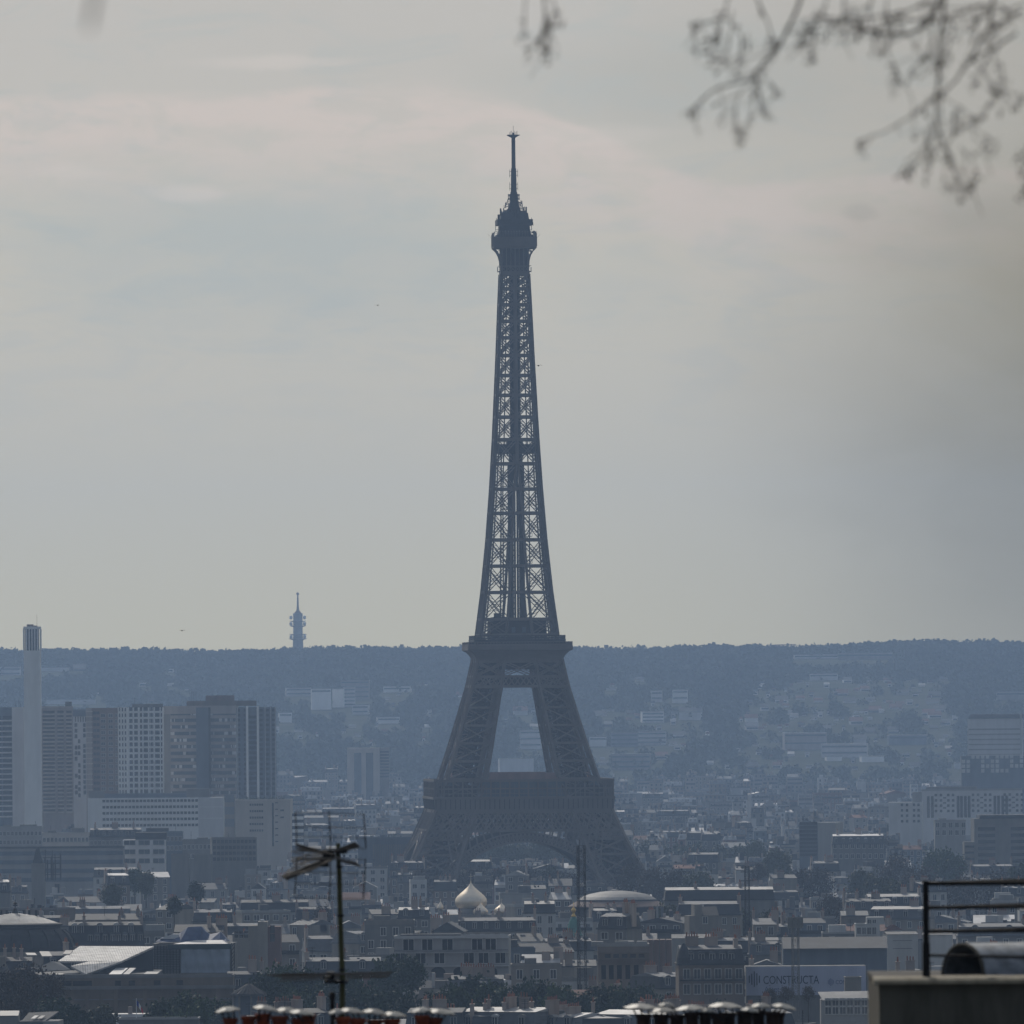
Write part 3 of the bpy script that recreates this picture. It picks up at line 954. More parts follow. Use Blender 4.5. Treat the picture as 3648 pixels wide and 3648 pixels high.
class Bld:
    """a building standing d metres away, its front between two pixel columns"""

    def __init__(s, name, label, cat, x0, x1, yt, d, dp, rz=0.0, group=None, yb=None, reg=True, say=None):
        s.d, s.x0, s.x1, s.yt = d, x0, x1, yt
        s.k = d / F
        s.cx = (x0 + x1) / 2
        p = at(s.cx, yt, d)
        s.gz = ground(d)
        s.h = p.z - s.gz
        s.w = (x1 - x0) * s.k
        s.dp = dp
        s.t = thing(name, label, cat, (p.x, d, s.gz), rz, group)
        if reg:
            OCC.append((d, x0, x1, yt))
        if yb:
            KEEP.append((d, x0, x1, yt, yb))
        if say:
            NAMES.append((s.cx, (yt + (yb or yt + 60)) / 2, say))

    def lx(s, px):
        return (px - s.cx) * s.k

    def lz(s, py):
        return s.h + (s.yt - py) * s.k

    def part(s, mb, name, m, parent=None, smooth=False, label=None):
        o = mb.build(name, m, parent or s.t, smooth)
        if label:
            o['label'] = label
        return o

    def wall(s, m, x0=None, x1=None, y0=0.0, dp=None, z0=0.0, z1=None, name='wall', label=None):
        mb = MB()
        mb.box(-s.w / 2 if x0 is None else x0, s.w / 2 if x1 is None else x1, y0, y0 + (dp or s.dp), z0, s.h if z1 is None else z1)
        return s.part(mb, name, m, label=label)

    def wins(s, x0, x1, z0, z1, nx, nz, w, h, glass='glass', frame=True, y=0.0, name='window', skip=0.0, parent=None):
        """nx x nz windows, bottoms from z0 to z1; the hundred uppermost as parts"""
        me = win_mesh(w, h, glass, frame)
        cells = []
        for j in range(nz):
            z = z1 if nz == 1 else z1 + (z0 - z1) * j / (nz - 1)
            for i in range(nx):
                x = (x0 + x1) / 2 if nx == 1 else x0 + (x1 - x0) * i / (nx - 1)
                if random.random() >= skip:
                    cells.append((x, y - 0.02, z))
        n0 = getattr(s, 'nw', 0)
        one = cells[:max(0, 100 - n0)]
        for c in one:
            inst(name, me, parent or s.t, c)
        s.nw = n0 + len(one)
        rest = cells[len(one):]
        if rest:
            mb = MB()
            for x, yy, z in rest:
                mb.box(x - w / 2, x + w / 2, yy - .05, yy + .15, z, z + h)
            o = s.part(mb, 'window_rows', M[glass])
            o['kind'] = 'stuff'

    def bands(s, m, x0, x1, z0, z1, n, h, y=0.0, th=0.25, name='balcony'):
        for j in range(n):
            z = z0 + (z1 - z0) * j / max(1, n - 1)
            mb = MB()
            mb.box(x0, x1, y - th, y - 0.02, z, z + h)
            s.part(mb, name, m)

    def parapet(s, m, hh=0.9, x0=None, x1=None, y0=0.0, dp=None, z=None):
        x0 = -s.w / 2 if x0 is None else x0
        x1 = s.w / 2 if x1 is None else x1
        dp = dp or s.dp
        z = s.h if z is None else z
        mb = MB()
        mb.box(x0, x1, y0 - .15, y0 + .15, z, z + hh)
        mb.box(x0, x1, y0 + dp - .15, y0 + dp + .15, z, z + hh)
        mb.box(x0 - .1, x0 + .2, y0 + .15, y0 + dp - .15, z, z + hh)
        mb.box(x1 - .2, x1 + .1, y0 + .15, y0 + dp - .15, z, z + hh)
        mb.cur = 1
        mb.box(x0 + .2, x1 - .2, y0 + .15, y0 + dp - .15, z + .002, z + .1)
        return s.part(mb, 'roof', [m, M['flat']])

    def hut(s, m, x0, x1, z1, y0=2.0, dp=4.0, z0=None):
        mb = MB()
        mb.box(x0, x1, y0, y0 + dp, s.h if z0 is None else z0, z1)
        return s.part(mb, 'roof_hut', m)

    def rods(s, spec, m=None):
        mb = MB()
        for x, y, z0, z1 in spec:
            mb.bar((x, y, z0), (x, y, z1), 0.12)
            for q in (0.55, 0.7, 0.85):
                z = z0 + (z1 - z0) * q
                mb.bar((x - .5 * (1.2 - q), y, z), (x + .5 * (1.2 - q), y, z), 0.07)
        return s.part(mb, 'roof_aerial', m or M['irondk'])


def chimney_mesh(w, dp, h, npots):
    mb = MB()
    mb.box(-w / 2, w / 2, -dp / 2, dp / 2, -3.0, h)
    mb.box(-w / 2 - .1, w / 2 + .1, -dp / 2 - .1, dp / 2 + .1, h, h + .18)
    mb.cur = 1
    for k in range(npots):
        y = -dp / 2 + dp * (k + .5) / npots
        hh = random.uniform(.5, 1.0)
        mb.lathe([(.17, h + .18), (.13, h + .18 + hh)], 6, 0, y)
    return mb.mesh('chimney', [M['chim'], M['pot']])


def chimney_mesh_x(w, dp, h, npots):
    mb = MB()
    mb.box(-w / 2, w / 2, -dp / 2, dp / 2, -3.0, h)
    mb.box(-w / 2 - .1, w / 2 + .1, -dp / 2 - .1, dp / 2 + .1, h, h + .18)
    mb.cur = 1
    for k in range(npots):
        x = -w / 2 + w * (k + .5) / npots
        hh = random.uniform(.5, 1.0)
        mb.lathe([(.17, h + .18), (.13, h + .18 + hh)], 6, x, 0)
    return mb.mesh('chimney', [M['chim'], M['pot']])


CH = [chimney_mesh(.8, 4.0, 1.6, 6), chimney_mesh(.7, 3.0, 2.2, 5), chimney_mesh(.9, 2.2, 1.2, 3), chimney_mesh_x(2.6, .8, 1.7, 5), chimney_mesh_x(1.8, .7, 2.3, 3)]


def dormer_mesh(w, h, dp, roof):
    mb = MB()
    mb.box(-w / 2, w / 2, -dp, 0.6, 0, h)
    mb.cur = 1
    mb.prism_y([(-w / 2 - .15, h), (w / 2 + .15, h), (w / 2 - .1, h + .35), (0, h + .5), (-w / 2 + .1, h + .35)], -dp - .15, 1.2)
    mb.cur = 2
    mb.box(-w / 2 + .16, w / 2 - .16, -dp - .05, -dp + .05, .2, h - .15)
    mb.cur = 3
    mb.box(-.04, .04, -dp - .08, -dp - .05, .2, h - .15)
    return mb.mesh('dormer', [M['pale'], M[roof], M['glass'], M['frame']])


DM = {r: dormer_mesh(1.25, 1.75, 0.5, r) for r in ('zinc', 'slate', 'bright')}


def mansard(b, roofm, topm, hm, x0=None, x1=None, dormers=0, y0=0.0, dp=None, inset=1.3, z=None, chim=(), dn=None):
    x0 = -b.w / 2 if x0 is None else x0
    x1 = b.w / 2 if x1 is None else x1
    dp = dp or b.dp
    z = b.h if z is None else z
    mb = MB()
    mb.box(x0 - .25, x1 + .25, y0 - .35, y0 + dp + .35, z, z + .35)
    mb.frus((x0, x1, y0, y0 + dp), (x0 + .4, x1 - .4, y0 + inset, y0 + dp - inset), z + .352, z + hm)
    mb.cur = 1
    mb.prism_x([(y0 + inset - .2, z + hm), (y0 + dp - inset + .2, z + hm), (y0 + dp / 2, z + hm + min(.75, dp * .06))], x0 + .3, x1 - .3)
    r = b.part(mb, 'roof', [M[roofm], M[topm]])
    for k in range(dormers):
        x = x0 + (x1 - x0) * (k + .5) / dormers
        inst('dormer', DM[dn or topm if (dn or topm) in DM else 'zinc'], r, (x, y0 + .75, z + .7))
    for x, me in chim:
        inst('chimney', me, r, (x, y0 + dp * random.uniform(.3, .6), z + hm + random.uniform(.2, .8)))
    return r


def gable(b, m, rise, x0=None, x1=None, y0=0.0, dp=None, z=None, along='x', chim=(), over=.3):
    x0 = -b.w / 2 if x0 is None else x0
    x1 = b.w / 2 if x1 is None else x1
    dp = dp or b.dp
    z = b.h if z is None else z
    mb = MB()
    if along == 'x':
        mb.prism_x([(y0 - over, z), (y0 + dp + over, z), (y0 + dp / 2 + .15, z + rise), (y0 + dp / 2 - .15, z + rise)], x0 - .1, x1 + .1)
    else:
        mb.prism_y([(x0 - over, z), (x1 + over, z), ((x0 + x1) / 2 + .15, z + rise), ((x0 + x1) / 2 - .15, z + rise)], y0 - .1, y0 + dp + .1)
    r = b.part(mb, 'roof', M[m])
    for x, me in chim:
        inst('chimney', me, r, (x, y0 + dp * random.uniform(.35, .65), z + rise * .7))
    return r


# ------------------------------------------------------------------ trees
def crown_mesh(name, n, rx, rz, size, m, seed, hole=0.0):
    rg = np.random.default_rng(seed)
    # clumps at the ends of boughs, leaves gathered round each clump
    nc = 64
    u = rg.normal(size=(nc, 3))
    u /= np.linalg.norm(u, axis=1)[:, None]
    c = u * (rg.uniform(0.35, 1.0, nc) ** 0.6)[:, None] * np.array([rx, rx, rz]) * 0.78
    k = rg.integers(0, nc, n)
    p = c[k] + rg.normal(size=(n, 3)) * rx * 0.15
    a = rg.normal(size=(n, 3))
    a /= np.linalg.norm(a, axis=1)[:, None]
    b = np.cross(a, rg.normal(size=(n, 3)))
    b /= np.linalg.norm(b, axis=1)[:, None]
    s = size * rg.uniform(.5, 1.2, n)[:, None]
    vs = np.stack([p - a * s, p + b * s * .7, p + a * s, p - b * s * .7], 1).reshape(-1, 3)
    vs[:, 2] += rz
    me = bpy.data.meshes.new(name)
    me.from_pydata(vs.tolist(), [], np.arange(n * 4).reshape(n, 4).tolist())
    me.materials.append(m)
    me.update()
    return me


CROWN = {}
for kind in ('green', 'dark', 'brown', 'olive'):
    CROWN[kind] = [crown_mesh('crown', 3000 if kind != 'brown' else 2300, 4.6, 4.4, .40 if kind != 'brown' else .27, LEAF[kind], 11 + q + 7 * len(kind)) for q in range(3)]


def trunk_mesh(seed):
    rr = random.Random(seed)
    mb = MB()
    mb.tube([(0, 0, -30), (0, 0, -5.5), (.1, 0, -2), (0, .1, 2.0), (.2, .1, 4)], [.5, .42, .34, .26, .12], 7)
    for k in range(9):
        an = rr.uniform(0, 6.28)
        z = rr.uniform(-.5, 2.5)
        l = rr.uniform(2, 3.6)
        mb.tube([(0, 0, z), (.5 * l * math.cos(an), .5 * l * math.sin(an), z + l * .45), (l * math.cos(an), l * math.sin(an), z + l * .75)], [.15, .09, .03], 5)
    return mb.mesh('trunk', M['bark'])


TRUNK = [trunk_mesh(3), trunk_mesh(4)]


def tree(px, pyt, d, kind, label, width_px, group=None, name=None):
    """tree whose crown top is at (px, pyt)"""
    p = at(px, pyt, d)
    gz = ground(d)
    h = p.z - gz
    r = width_px * d / F / 2
    s = r / 4.6
    hz_ = min(h * 0.8, r * 2.3)
    sz = hz_ / 8.8
    t = thing(name or {'green': 'leafy_tree', 'dark': 'evergreen_tree', 'brown': 'bare_tree', 'olive': 'budding_tree'}[kind], label, 'tree', (p.x, d, gz), random.uniform(0, 6), group)
    k = random.randrange(3)
    c = inst('crown', CROWN[kind][k], t, (0, 0, h - hz_))
    c.scale = (s * random.uniform(.85, 1.15), s * random.uniform(.85, 1.1), sz)
    q = inst('trunk', TRUNK[k % 2], t, (0, 0, h - hz_ + 0.5 * sz))
    q.scale = (s * .9, s * .9, sz)
    OCC.append((d, px - width_px * .33, px + width_px * .33, pyt + hz_ * F / d * .25))
    return t
# ------------------------------------------------------------------ the riverside towers on the left
RIV = 'residential towers by the river'


def tower(name, label, x0, x1, yt, d, dp, rz=0.0, yb=2830, say=None, group=RIV):
    return Bld(name, label, 'tower block', x0, x1, yt, d, dp, rz, group, yb, say=say)


b = tower('tower_block', 'blue-grey slab with dark window bands and a blank pale flank, cut by the left edge', -70, 84, 2520, 6150, 22, say='the left-edge tower block')
b.wall(M['bpale'], b.lx(42), b.lx(84), name='blank_flank')
b.wall(M['bluegrey'], b.lx(-70), b.lx(42) - .01)
b.wins(b.lx(-50), b.lx(26), b.lz(2905), b.lz(2562), 3, 19, 4.6, 1.7, frame=False)
b.bands(M['bpale'], b.lx(-70), b.lx(41), b.lz(2912), b.lz(2570), 19, 0.7)
b.hut(M['concrete'], b.lx(-60), b.lx(-20), b.h + 2.5)
b.rods([(b.lx(66), 3, b.h, b.h + 4), (b.lx(70), 3, b.h, b.h + 3), (b.lx(55), 3, b.h, b.h + 1.6)])

b = tower('chimney_tower', 'slim smooth white chimney tower with a dark slotted head, tallest at the left', 83, 144, 2232, 6000, 8.6, 0.0, 2900, 'the white chimney tower', None)
b.t['category'] = 'chimney'
mb = MB()
zs = b.lz(2317)
hw, dw = b.w / 2, 8.6
mb.frus((-hw * 1.0, hw * 1.0, 0, dw), (-hw * .97, hw * .97, 0, dw), 0, zs)
for q in range(1, 22):                                       # casting joints of the concrete and a ladder up one side
    z = zs * q / 22
    f = 1.0 - .03 * q / 22
    mb.box(-hw * f - .06, hw * f + .06, -.06, dw + .06, z - .09, z + .09)
mb.box(hw * .45, hw * .45 + .12, -.16, .02, 2, zs)
mb.box(hw * .45 + .5, hw * .45 + .62, -.16, .02, 2, zs)
b.part(mb, 'shaft', M['bwhite'])
mb = MB()
mb.box(-hw * .8, hw * .8, .4, dw - .4, zs, b.h - .8)
b.part(mb, 'grille', M['glass'])
mb = MB()
for k in range(7):
    x = -hw * .98 + hw * 1.96 * k / 6
    mb.box(x - .28, x + .28, -.1, .35, zs - .02, b.h - 1.2)
    mb.box(x - .28, x + .28, dw - .35, dw + .1, zs - .02, b.h - 1.2)
for k in range(1, 6):
    y = dw * k / 6
    for s in (-1, 1):
        mb.box(s * hw * .97 - .2, s * hw * .97 + .2, y - .28, y + .28, zs - .02, b.h - 1.2)
mb.box(-hw, hw, -.1, dw + .1, b.h - 1.2, b.h)
b.part(mb, 'slotted_head', M['bwhite'])
mb = MB()
mb.box(-2.6, .6, 2, 6, b.h, b.h + 1.1)
mb.box(-1.2, 2.6, 1.5, 5, b.h, b.h + .5)
mb.bar((2.4, 3, b.h), (2.4, 3, b.h + 6), .12)
b.part(mb, 'vent_box', M['brown'])

b = tower('tower_block', 'beige-brown tower with three columns of balconies, right of the white chimney tower', 146, 260, 2522, 6120, 22, R(3), 2900, 'the beige balcony tower')
b.wall(M['taupe'])
for px, w in ((163, 3.0), (184, 3.0), (215, 3.2), (245, 2.8)):
    b.wins(b.lx(px), b.lx(px), b.lz(2890), b.lz(2541), 1, 26, w, 1.3, frame=False)
mb = MB()
for k in range(26):
    z = b.lz(2893) + (b.lz(2544) - b.lz(2893)) * k / 25
    for px in (163, 184, 215, 245):
        mb.box(b.lx(px) - 1.6, b.lx(px) + 1.6, -.5, -.08, z - .5, z + .25)
b.part(mb, 'balcony_rows', M['bcream'])['kind'] = 'stuff'
b.parapet(M['taupe'], .8)
b.hut(M['concrete'], b.lx(233), b.lx(256), b.lz(2500))
b.rods([(b.lx(158), 3, b.h, b.h + 1.6), (b.lx(210), 3, b.h, b.h + 1.6)])

b = tower('tower_block', 'narrow pale blue-white tower with a blank central strip and scattered dark windows', 258, 306, 2527, 6200, 20, 0.0, 2840, 'the narrow pale tower')
b.wall(M['bpale'])
mb = MB()
mb.box(b.lx(258), b.lx(306), -.3, -.02, b.lz(2552), b.h)
b.part(mb, 'dark_crown', M['bluegrey'])
mb = MB()
for px in range(267, 304, 9):
    mb.box(b.lx(px), b.lx(px) + .55, -.12, .1, b.lz(2572), b.lz(2553))
b.part(mb, 'slot_windows', M['glass'])
b.wins(b.lx(270), b.lx(270), b.lz(2830), b.lz(2590), 1, 13, 1.4, 2.0, frame=False, skip=.35)
b.wins(b.lx(281), b.lx(281), b.lz(2840), b.lz(2605), 1, 12, 1.2, 2.0, frame=False, skip=.25)
b.wins(b.lx(300), b.lx(300), b.lz(2830), b.lz(2590), 1, 14, 1.3, 2.0, frame=False, skip=.1)

b = tower('tower_block', 'dark red-brown tower with pale balcony corners and light window frames', 306, 419, 2522, 6080, 24, R(-2), 2830, 'the red-brown tower')
b.wall(M['taupe'], b.lx(306), b.lx(326))
b.wall(M['brown'], b.lx(326) + .01, b.lx(419), name='brown_front')
b.bands(M['bcream'], b.lx(305), b.lx(329), b.lz(2815), b.lz(2536), 16, .5, th=.9)
b.wins(b.lx(367), b.lx(394), b.lz(2816), b.lz(2555), 2, 14, 2.1, 1.6, 'glass', True)
b.wins(b.lx(337), b.lx(349), b.lz(2816), b.lz(2545), 2, 14, 1.5, 1.5, frame=False)
b.wins(b.lx(414), b.lx(414), b.lz(2816), b.lz(2555), 1, 14, 1.0, 1.6, frame=True)

b = tower('tower_block', 'white gridded tower of square dark windows between the brown towers', 419, 579, 2520, 6000, 22, 0.0, 2830, 'the white gridded tower')
mb = MB()
x0, x1, xa = b.lx(419), b.lx(579), b.lx(455)
mb.add([(x0, 5, 0), (xa, 0, 0), (x1, 0, 0), (x1, 22, 0), (x0, 22, 0), (x0, 5, b.h), (xa, 0, b.h), (x1, 0, b.h), (x1, 22, b.h), (x0, 22, b.h)],
       [(0, 1, 6, 5), (1, 2, 7, 6), (2, 3, 8, 7), (3, 4, 9, 8), (4, 0, 5, 9), (5, 6, 7, 8, 9)])
b.part(mb, 'wall', M['bwhite'])
b.wins(b.lx(466), b.lx(466), b.lz(2826), b.lz(2533), 1, 15, 1.5, 1.9, frame=False)
b.wins(b.lx(484), b.lx(484), b.lz(2826), b.lz(2533), 1, 15, 1.7, 1.9, frame=False)
b.wins(b.lx(518), b.lx(560), b.lz(2826), b.lz(2533), 3, 15, 2.2, 1.9, frame=False)
mb = MB()
for k in range(15):
    z = b.lz(2826) + (b.lz(2533) - b.lz(2826)) * k / 14
    for q in (.2, .5, .8):
        x, y = x0 + (xa - x0) * q, 5 - 5 * q
        mb.box(x - .5, x + .5, y - .12, y + .3, z, z + 1.7)
    mb.box(b.lx(502) - .55, b.lx(502) + .55, -.08, .2, z, z + 1.9)
    mb.box(b.lx(575) - .3, b.lx(575) + .3, -.08, .2, z, z + 1.9)
b.part(mb, 'narrow_windows', M['glass'])
mb = MB()
for px in (510, 534, 545, 571, 496, 476):
    mb.box(b.lx(px) - .12, b.lx(px) + .12, -.3, -.02, 0, b.h)
b.part(mb, 'pilasters', M['bwhite'])
b.hut(M['concrete'], b.lx(470), b.lx(580), b.lz(2508))
b.rods([(b.lx(478), 4, b.h, b.h + 5), (b.lx(520), 5, b.h, b.h + 3), (b.lx(540), 5, b.h, b.h + 3)])

b = tower('tower_block', 'wide grey-brown tower with floor bands and a stepped roof block, beside the white gridded tower', 579, 846, 2516, 6040, 24, 0.0, 2835, 'the wide grey-brown tower')
b.wall(M['stone'], b.lx(579), b.lx(606), name='blank_flank')
b.wall(M['taupe'], b.lx(606) + .01, b.lx(846))
n = 13
for k in range(n):
    z = b.lz(2830) + (b.lz(2548) - b.lz(2830)) * k / (n - 1)
    mb = MB()
    mb.box(b.lx(607), b.lx(845), -.1, .05, z, z + 1.7)
    mb.cur = 1
    px = 607
    while px < 842:
        w = random.choice((5, 8, 12, 20, 28))
        if random.random() < .33:
            mb.box(b.lx(px), min(b.lx(px + w * .5), b.lx(845)), -.16, .0, z + .05, z + 1.6)
        px += w
    b.part(mb, 'window_band', [M['glassblue'], M['bpale']])
mb = MB()
mb.box(b.lx(698), b.lx(748), -.5, -.2, 0, b.lz(2520))
b.part(mb, 'dark_bay', M['bluegrey'])
mb = MB()
mb.box(b.lx(742), b.lx(750), -.7, -.55, 0, b.lz(2520))
b.part(mb, 'downpipe_recess', M['slate'])
mb = MB()
mb.box(b.lx(579), b.lx(842), -.3, -.05, b.lz(2543), b.h + .2)
b.part(mb, 'attic_band', M['taupe'])
b.hut(M['ochre'], b.lx(665), b.lx(913), b.lz(2497))
b.hut(M['brown'], b.lx(733), b.lx(834), b.lz(2478), 3, 4, b.lz(2497))
b.rods([(b.lx(683), 3, b.lz(2497), b.lz(2462)), (b.lx(690), 3, b.lz(2497), b.lz(2464)), (b.lx(698), 3, b.lz(2497), b.lz(2462))])

b = tower('tower_block', 'dark blue-grey tower with two bright vertical fins, right end of the riverside towers', 842, 983, 2519, 5960, 24, R(2), 2840, 'the finned dark tower')
b.wall(M['bluegrey'])
for px in (880, 918):
    mb = MB()
    mb.box(b.lx(px) - .55, b.lx(px) + .55, -1.2, -.02, 0, b.h + .5)
    b.part(mb, 'fin', M['bwhite'])
for k in range(16):
    z = b.lz(2832) + (b.lz(2560) - b.lz(2832)) * k / 15
    mb = MB()
    mb.box(b.lx(885), b.lx(913), -.3, -.02, z, z + 1.5)
    b.part(mb, 'window_band', M['glass'])
b.wins(b.lx(851), b.lx(872), b.lz(2832), b.lz(2535), 2, 18, 1.2, 1.4, frame=False)
b.wins(b.lx(930), b.lx(974), b.lz(2832), b.lz(2535), 3, 18, 1.6, 1.3, frame=False)
mb = MB()
for px in (944, 964, 980, 846):
    mb.box(b.lx(px) - .15, b.lx(px) + .15, -.4, -.05, 0, b.h)
b.part(mb, 'edge_strip', M['bpale'])

# ------------------------------------------------------------------ blocks in front of the towers
b = Bld('office_block', 'long white office block with five rows of square windows below the riverside towers', 'building', 312, 796, 2842, 5600, 16, 0.0, None, 2950, say='the long white office block')
b.wall(M['bwhite'], b.lx(312), b.lx(706))
b.wall(M['bpale'], b.lx(706) + .01, b.lx(796), name='screened_wing')
b.wins(b.lx(370), b.lx(700), b.lz(2944), b.lz(2857), 26, 5, 1.3, 1.15, frame=False)
b.hut(M['stone'], b.lx(316), b.lx(372), b.lz(2816))
b.hut(M['bluegrey'], b.lx(372) + .02, b.lx(664), b.lz(2826))
b.hut(M['stone'], b.lx(664) + .02, b.lx(748), b.lz(2811))
for z in (2875, 2915):
    mb = MB()
    mb.box(b.lx(708), b.lx(794), -.15, -.02, b.lz(z + 2), b.lz(z))
    b.part(mb, 'screen_rail', M['bwhite'])

b = Bld('office_block', 'narrow grey block with stained bands wedged beside the long white office block', 'building', 797, 836, 2838, 5620, 14, 0, None, 2950)
b.wall(M['stone'])
b.bands(M['bluegrey'], b.lx(799), b.lx(834), b.lz(2945), b.lz(2858), 3, 3.6, th=.2, name='window_band')

b = Bld('office_block', 'beige block with a dark vertical stair strip and short window rows, planted roof on top', 'building', 838, 1034, 2852, 5350, 16, R(-3), None, 3035, say='the beige stair-strip block')
b.wall(M['bcream'])
b.wins(b.lx(892), b.lx(934), b.lz(2962), b.lz(2870), 6, 5, .8, .9, frame=False)
b.wins(b.lx(985), b.lx(985), b.lz(3000), b.lz(2862), 1, 7, 1.3, .45, frame=False)
b.wins(b.lx(1005), b.lx(1005), b.lz(2915), b.lz(2890), 1, 2, 1.6, .7, frame=False)
mb = MB()
mb.box(b.lx(969), b.lx(975), -.15, .05, b.lz(3015), b.lz(2860))
b.part(mb, 'stair_strip', M['glass'])
mb = MB()
rr = random.Random(3)
for k in range(500):
    p = Vector((rr.uniform(b.lx(845), b.lx(1010)), rr.uniform(.5, 8), b.h + abs(rr.gauss(0, .8))))
    q = [Vector((rr.uniform(-.5, .5), rr.uniform(-.5, .5), rr.uniform(-.3, .5))) for _ in range(3)]
    mb.add([p + v for v in q], [(0, 1, 2)])
b.part(mb, 'roof_planting', LEAF['dark'])
b.parapet(M['bcream'], .6)

b = Bld('stair_tower', 'small block striped in broad black and white bands beside the beige stair-strip block', 'building', 1040, 1082, 2898, 5150, 8, 0, None, 3015)
b.wall(M['slate'])
b.bands(M['bwhite'], b.lx(1041), b.lx(1081), b.lz(3012), b.lz(2920), 5, 1.4, th=.3, name='white_band')

b = Bld('museum_hall', 'low dark blue-grey hall with fluted walls left of the lattice tower foot', 'building', 1275, 1500, 2990, 4900, 20, 0, None, 3055)
b.wall(M['bluegrey'])
mb = MB()
for k in range(26):
    x = b.lx(1330) + (b.lx(1490) - b.lx(1330)) * k / 25
    mb.box(x - .2, x + .2, -.35, -.02, 0, b.lz(3008))
b.part(mb, 'fluting', M['stone'])
b.parapet(M['bluegrey'], .7)

b = Bld('apartment_block', 'long low balcony block with pale spandrel stripes at the left edge', 'building', -40, 440, 3022, 4700, 14, 0, None, 3085, say='the striped balcony block')
b.wall(M['pale'])
for k in range(4):
    z = b.lz(3036) - k * 3.4
    mb = MB()
    mb.box(b.lx(-38), b.lx(438), -.1, .02, z - 1.2, z + .4)
    b.part(mb, 'window_band', M['bluegrey'])
b.parapet(M['slate'], .6)

b = Bld('apartment_block', 'modern block with four wide window bays and a setback roof storey, left of centre', 'building', 437, 588, 2992, 4720, 14, 0, None, 3090)
b.wall(M['bpale'])
b.wins(b.lx(462), b.lx(565), b.lz(3075), b.lz(3010), 3, 3, 4.3, 1.8, 'glassblue')
mb = MB()
mb.box(b.lx(482), b.lx(592), 2, 10, b.h, b.lz(2966))
b.part(mb, 'roof_storey', M['slate'])

for k, (xa, xb, w) in enumerate(((610, 672, 'left'), (690, 753, 'right'))):
    b = Bld('concrete_block', ('blank concrete cube left of a narrow dark gap, under the white office block' if k == 0 else 'blank concrete cube right of a narrow dark gap, under the white office block'), 'building', xa, xb, 3045, 4560, 10, 0, 'twin blank concrete cubes', 3085)
    b.wall(M['stone'])
    b.parapet(M['stone'], .3)
b = Bld('office_block', 'grey office wing with four rows of small windows behind the blank concrete cubes', 'building', 755, 915, 2988, 4640, 14, R(4), None, 3085)
b.wall(M['stone'])
b.wins(b.lx(764), b.lx(905), b.lz(3066), b.lz(3004), 11, 4, 1.2, 1.3, frame=False)
b.parapet(M['stone'], .5)

b = Bld('bell_tower', 'dark stone bell tower with a steep slate cap among scaffold poles', 'tower', 112, 160, 3076, 4300, 6, 0, None, 3125, say='the dark bell tower')
b.wall(M['stone'])
mb = MB()
mb.frus((-2.0, 1.6, .4, 5.2), (-.7, .3, 2.2, 3.4), b.h + .01, b.lz(3018))
b.part(mb, 'roof', M['slate'])
mb = MB()
rr = random.Random(8)
for k in range(14):
    x, y = rr.uniform(1.8, 8), rr.uniform(0, 6)
    mb.bar((x, y, b.h - 6), (x, y, b.h + rr.uniform(0, 5)), .3)
for k in range(4):
    mb.bar((1.5, 2, b.h - 4 + 2 * k), (8, 2, b.h - 4 + 2 * k), .25)
b.part(mb, 'scaffold', M['slate'])

# older roofs standing in front of the foot of the white office block and the towers
for lab, xa, xb, yt, d, w, rf, nd, hu in (('pale block with a cluttered roof at the foot of the white chimney tower', -20, 150, 2950, 5250, 'pale', 'flat', 0, ((10, 40, 2940), (70, 130, 2938))),
                                     ('beige block with two roof huts right of the white chimney tower foot', 150, 318, 2972, 5150, 'bcream', 'flat', 0, ((170, 200, 2958), (255, 300, 2950))),
                                     ('dark mansard row hiding the foot of the white office block on its left', 318, 505, 2982, 5050, 'stone', 'mansard', 9, ()),
                                     ('blue-grey block with a boxy roof storey before the white office block', 505, 650, 2968, 5000, 'bluegrey', 'flat', 0, ((520, 600, 2950),)),
                                     ('grey block with a low parapet before the right end of the white office block', 650, 838, 2996, 4950, 'stone', 'flat', 0, ((700, 740, 2984),))):
    b = Bld('apartment_block', lab, 'building', xa, xb, yt, d, 13, 0, None, yt + 30)
    b.wall(M[w])
    b.wins(b.lx(xa + 8), b.lx(xb - 8), b.h - 7, b.h - 3.2, max(4, (xb - xa) // 14), 2, 1.0, 1.7)
    if rf == 'mansard':
        mansard(b, 'slate', 'zinc', 3.0, dormers=nd, chim=[(b.lx(xa + 20), CH[0]), (b.lx(xa + 90), CH[3]), (b.lx(xb - 30), CH[1])])
    else:
        b.parapet(M[w], .7)
    for a, c, y in hu:
        b.hut(M['slate' if w == 'bluegrey' else 'stone'], b.lx(a), b.lx(c), b.lz(y))
    b.rods([(b.lx(xa + 30), 4, b.h, b.h + 4), (b.lx(xb - 25), 5, b.h, b.h + 3)])

# tower block far off between the river towers and the iron tower
b = Bld('tower_block', 'lone beige tower block with two dark window strips, left of the iron lattice tower', 'tower block', 1236, 1386, 2664, 8800, 20, 0, None, 2780, say='the lone beige tower block')
b.wall(M['bcream'], b.lx(1236), b.lx(1352))
b.wall(M['stone'], b.lx(1352) + .01, b.lx(1386), 1.5, name='balcony_wing')
for px in (1274, 1316):
    mb = MB()
    mb.box(b.lx(px) - 2.6, b.lx(px) + 2.6, -.2, -.01, 0, b.lz(2682))
    b.part(mb, 'window_strip', M['glassblue'])
b.bands(M['slate'], b.lx(1354), b.lx(1385), b.lz(2770), b.lz(2682), 9, 1.3, y=1.5, name='balcony')

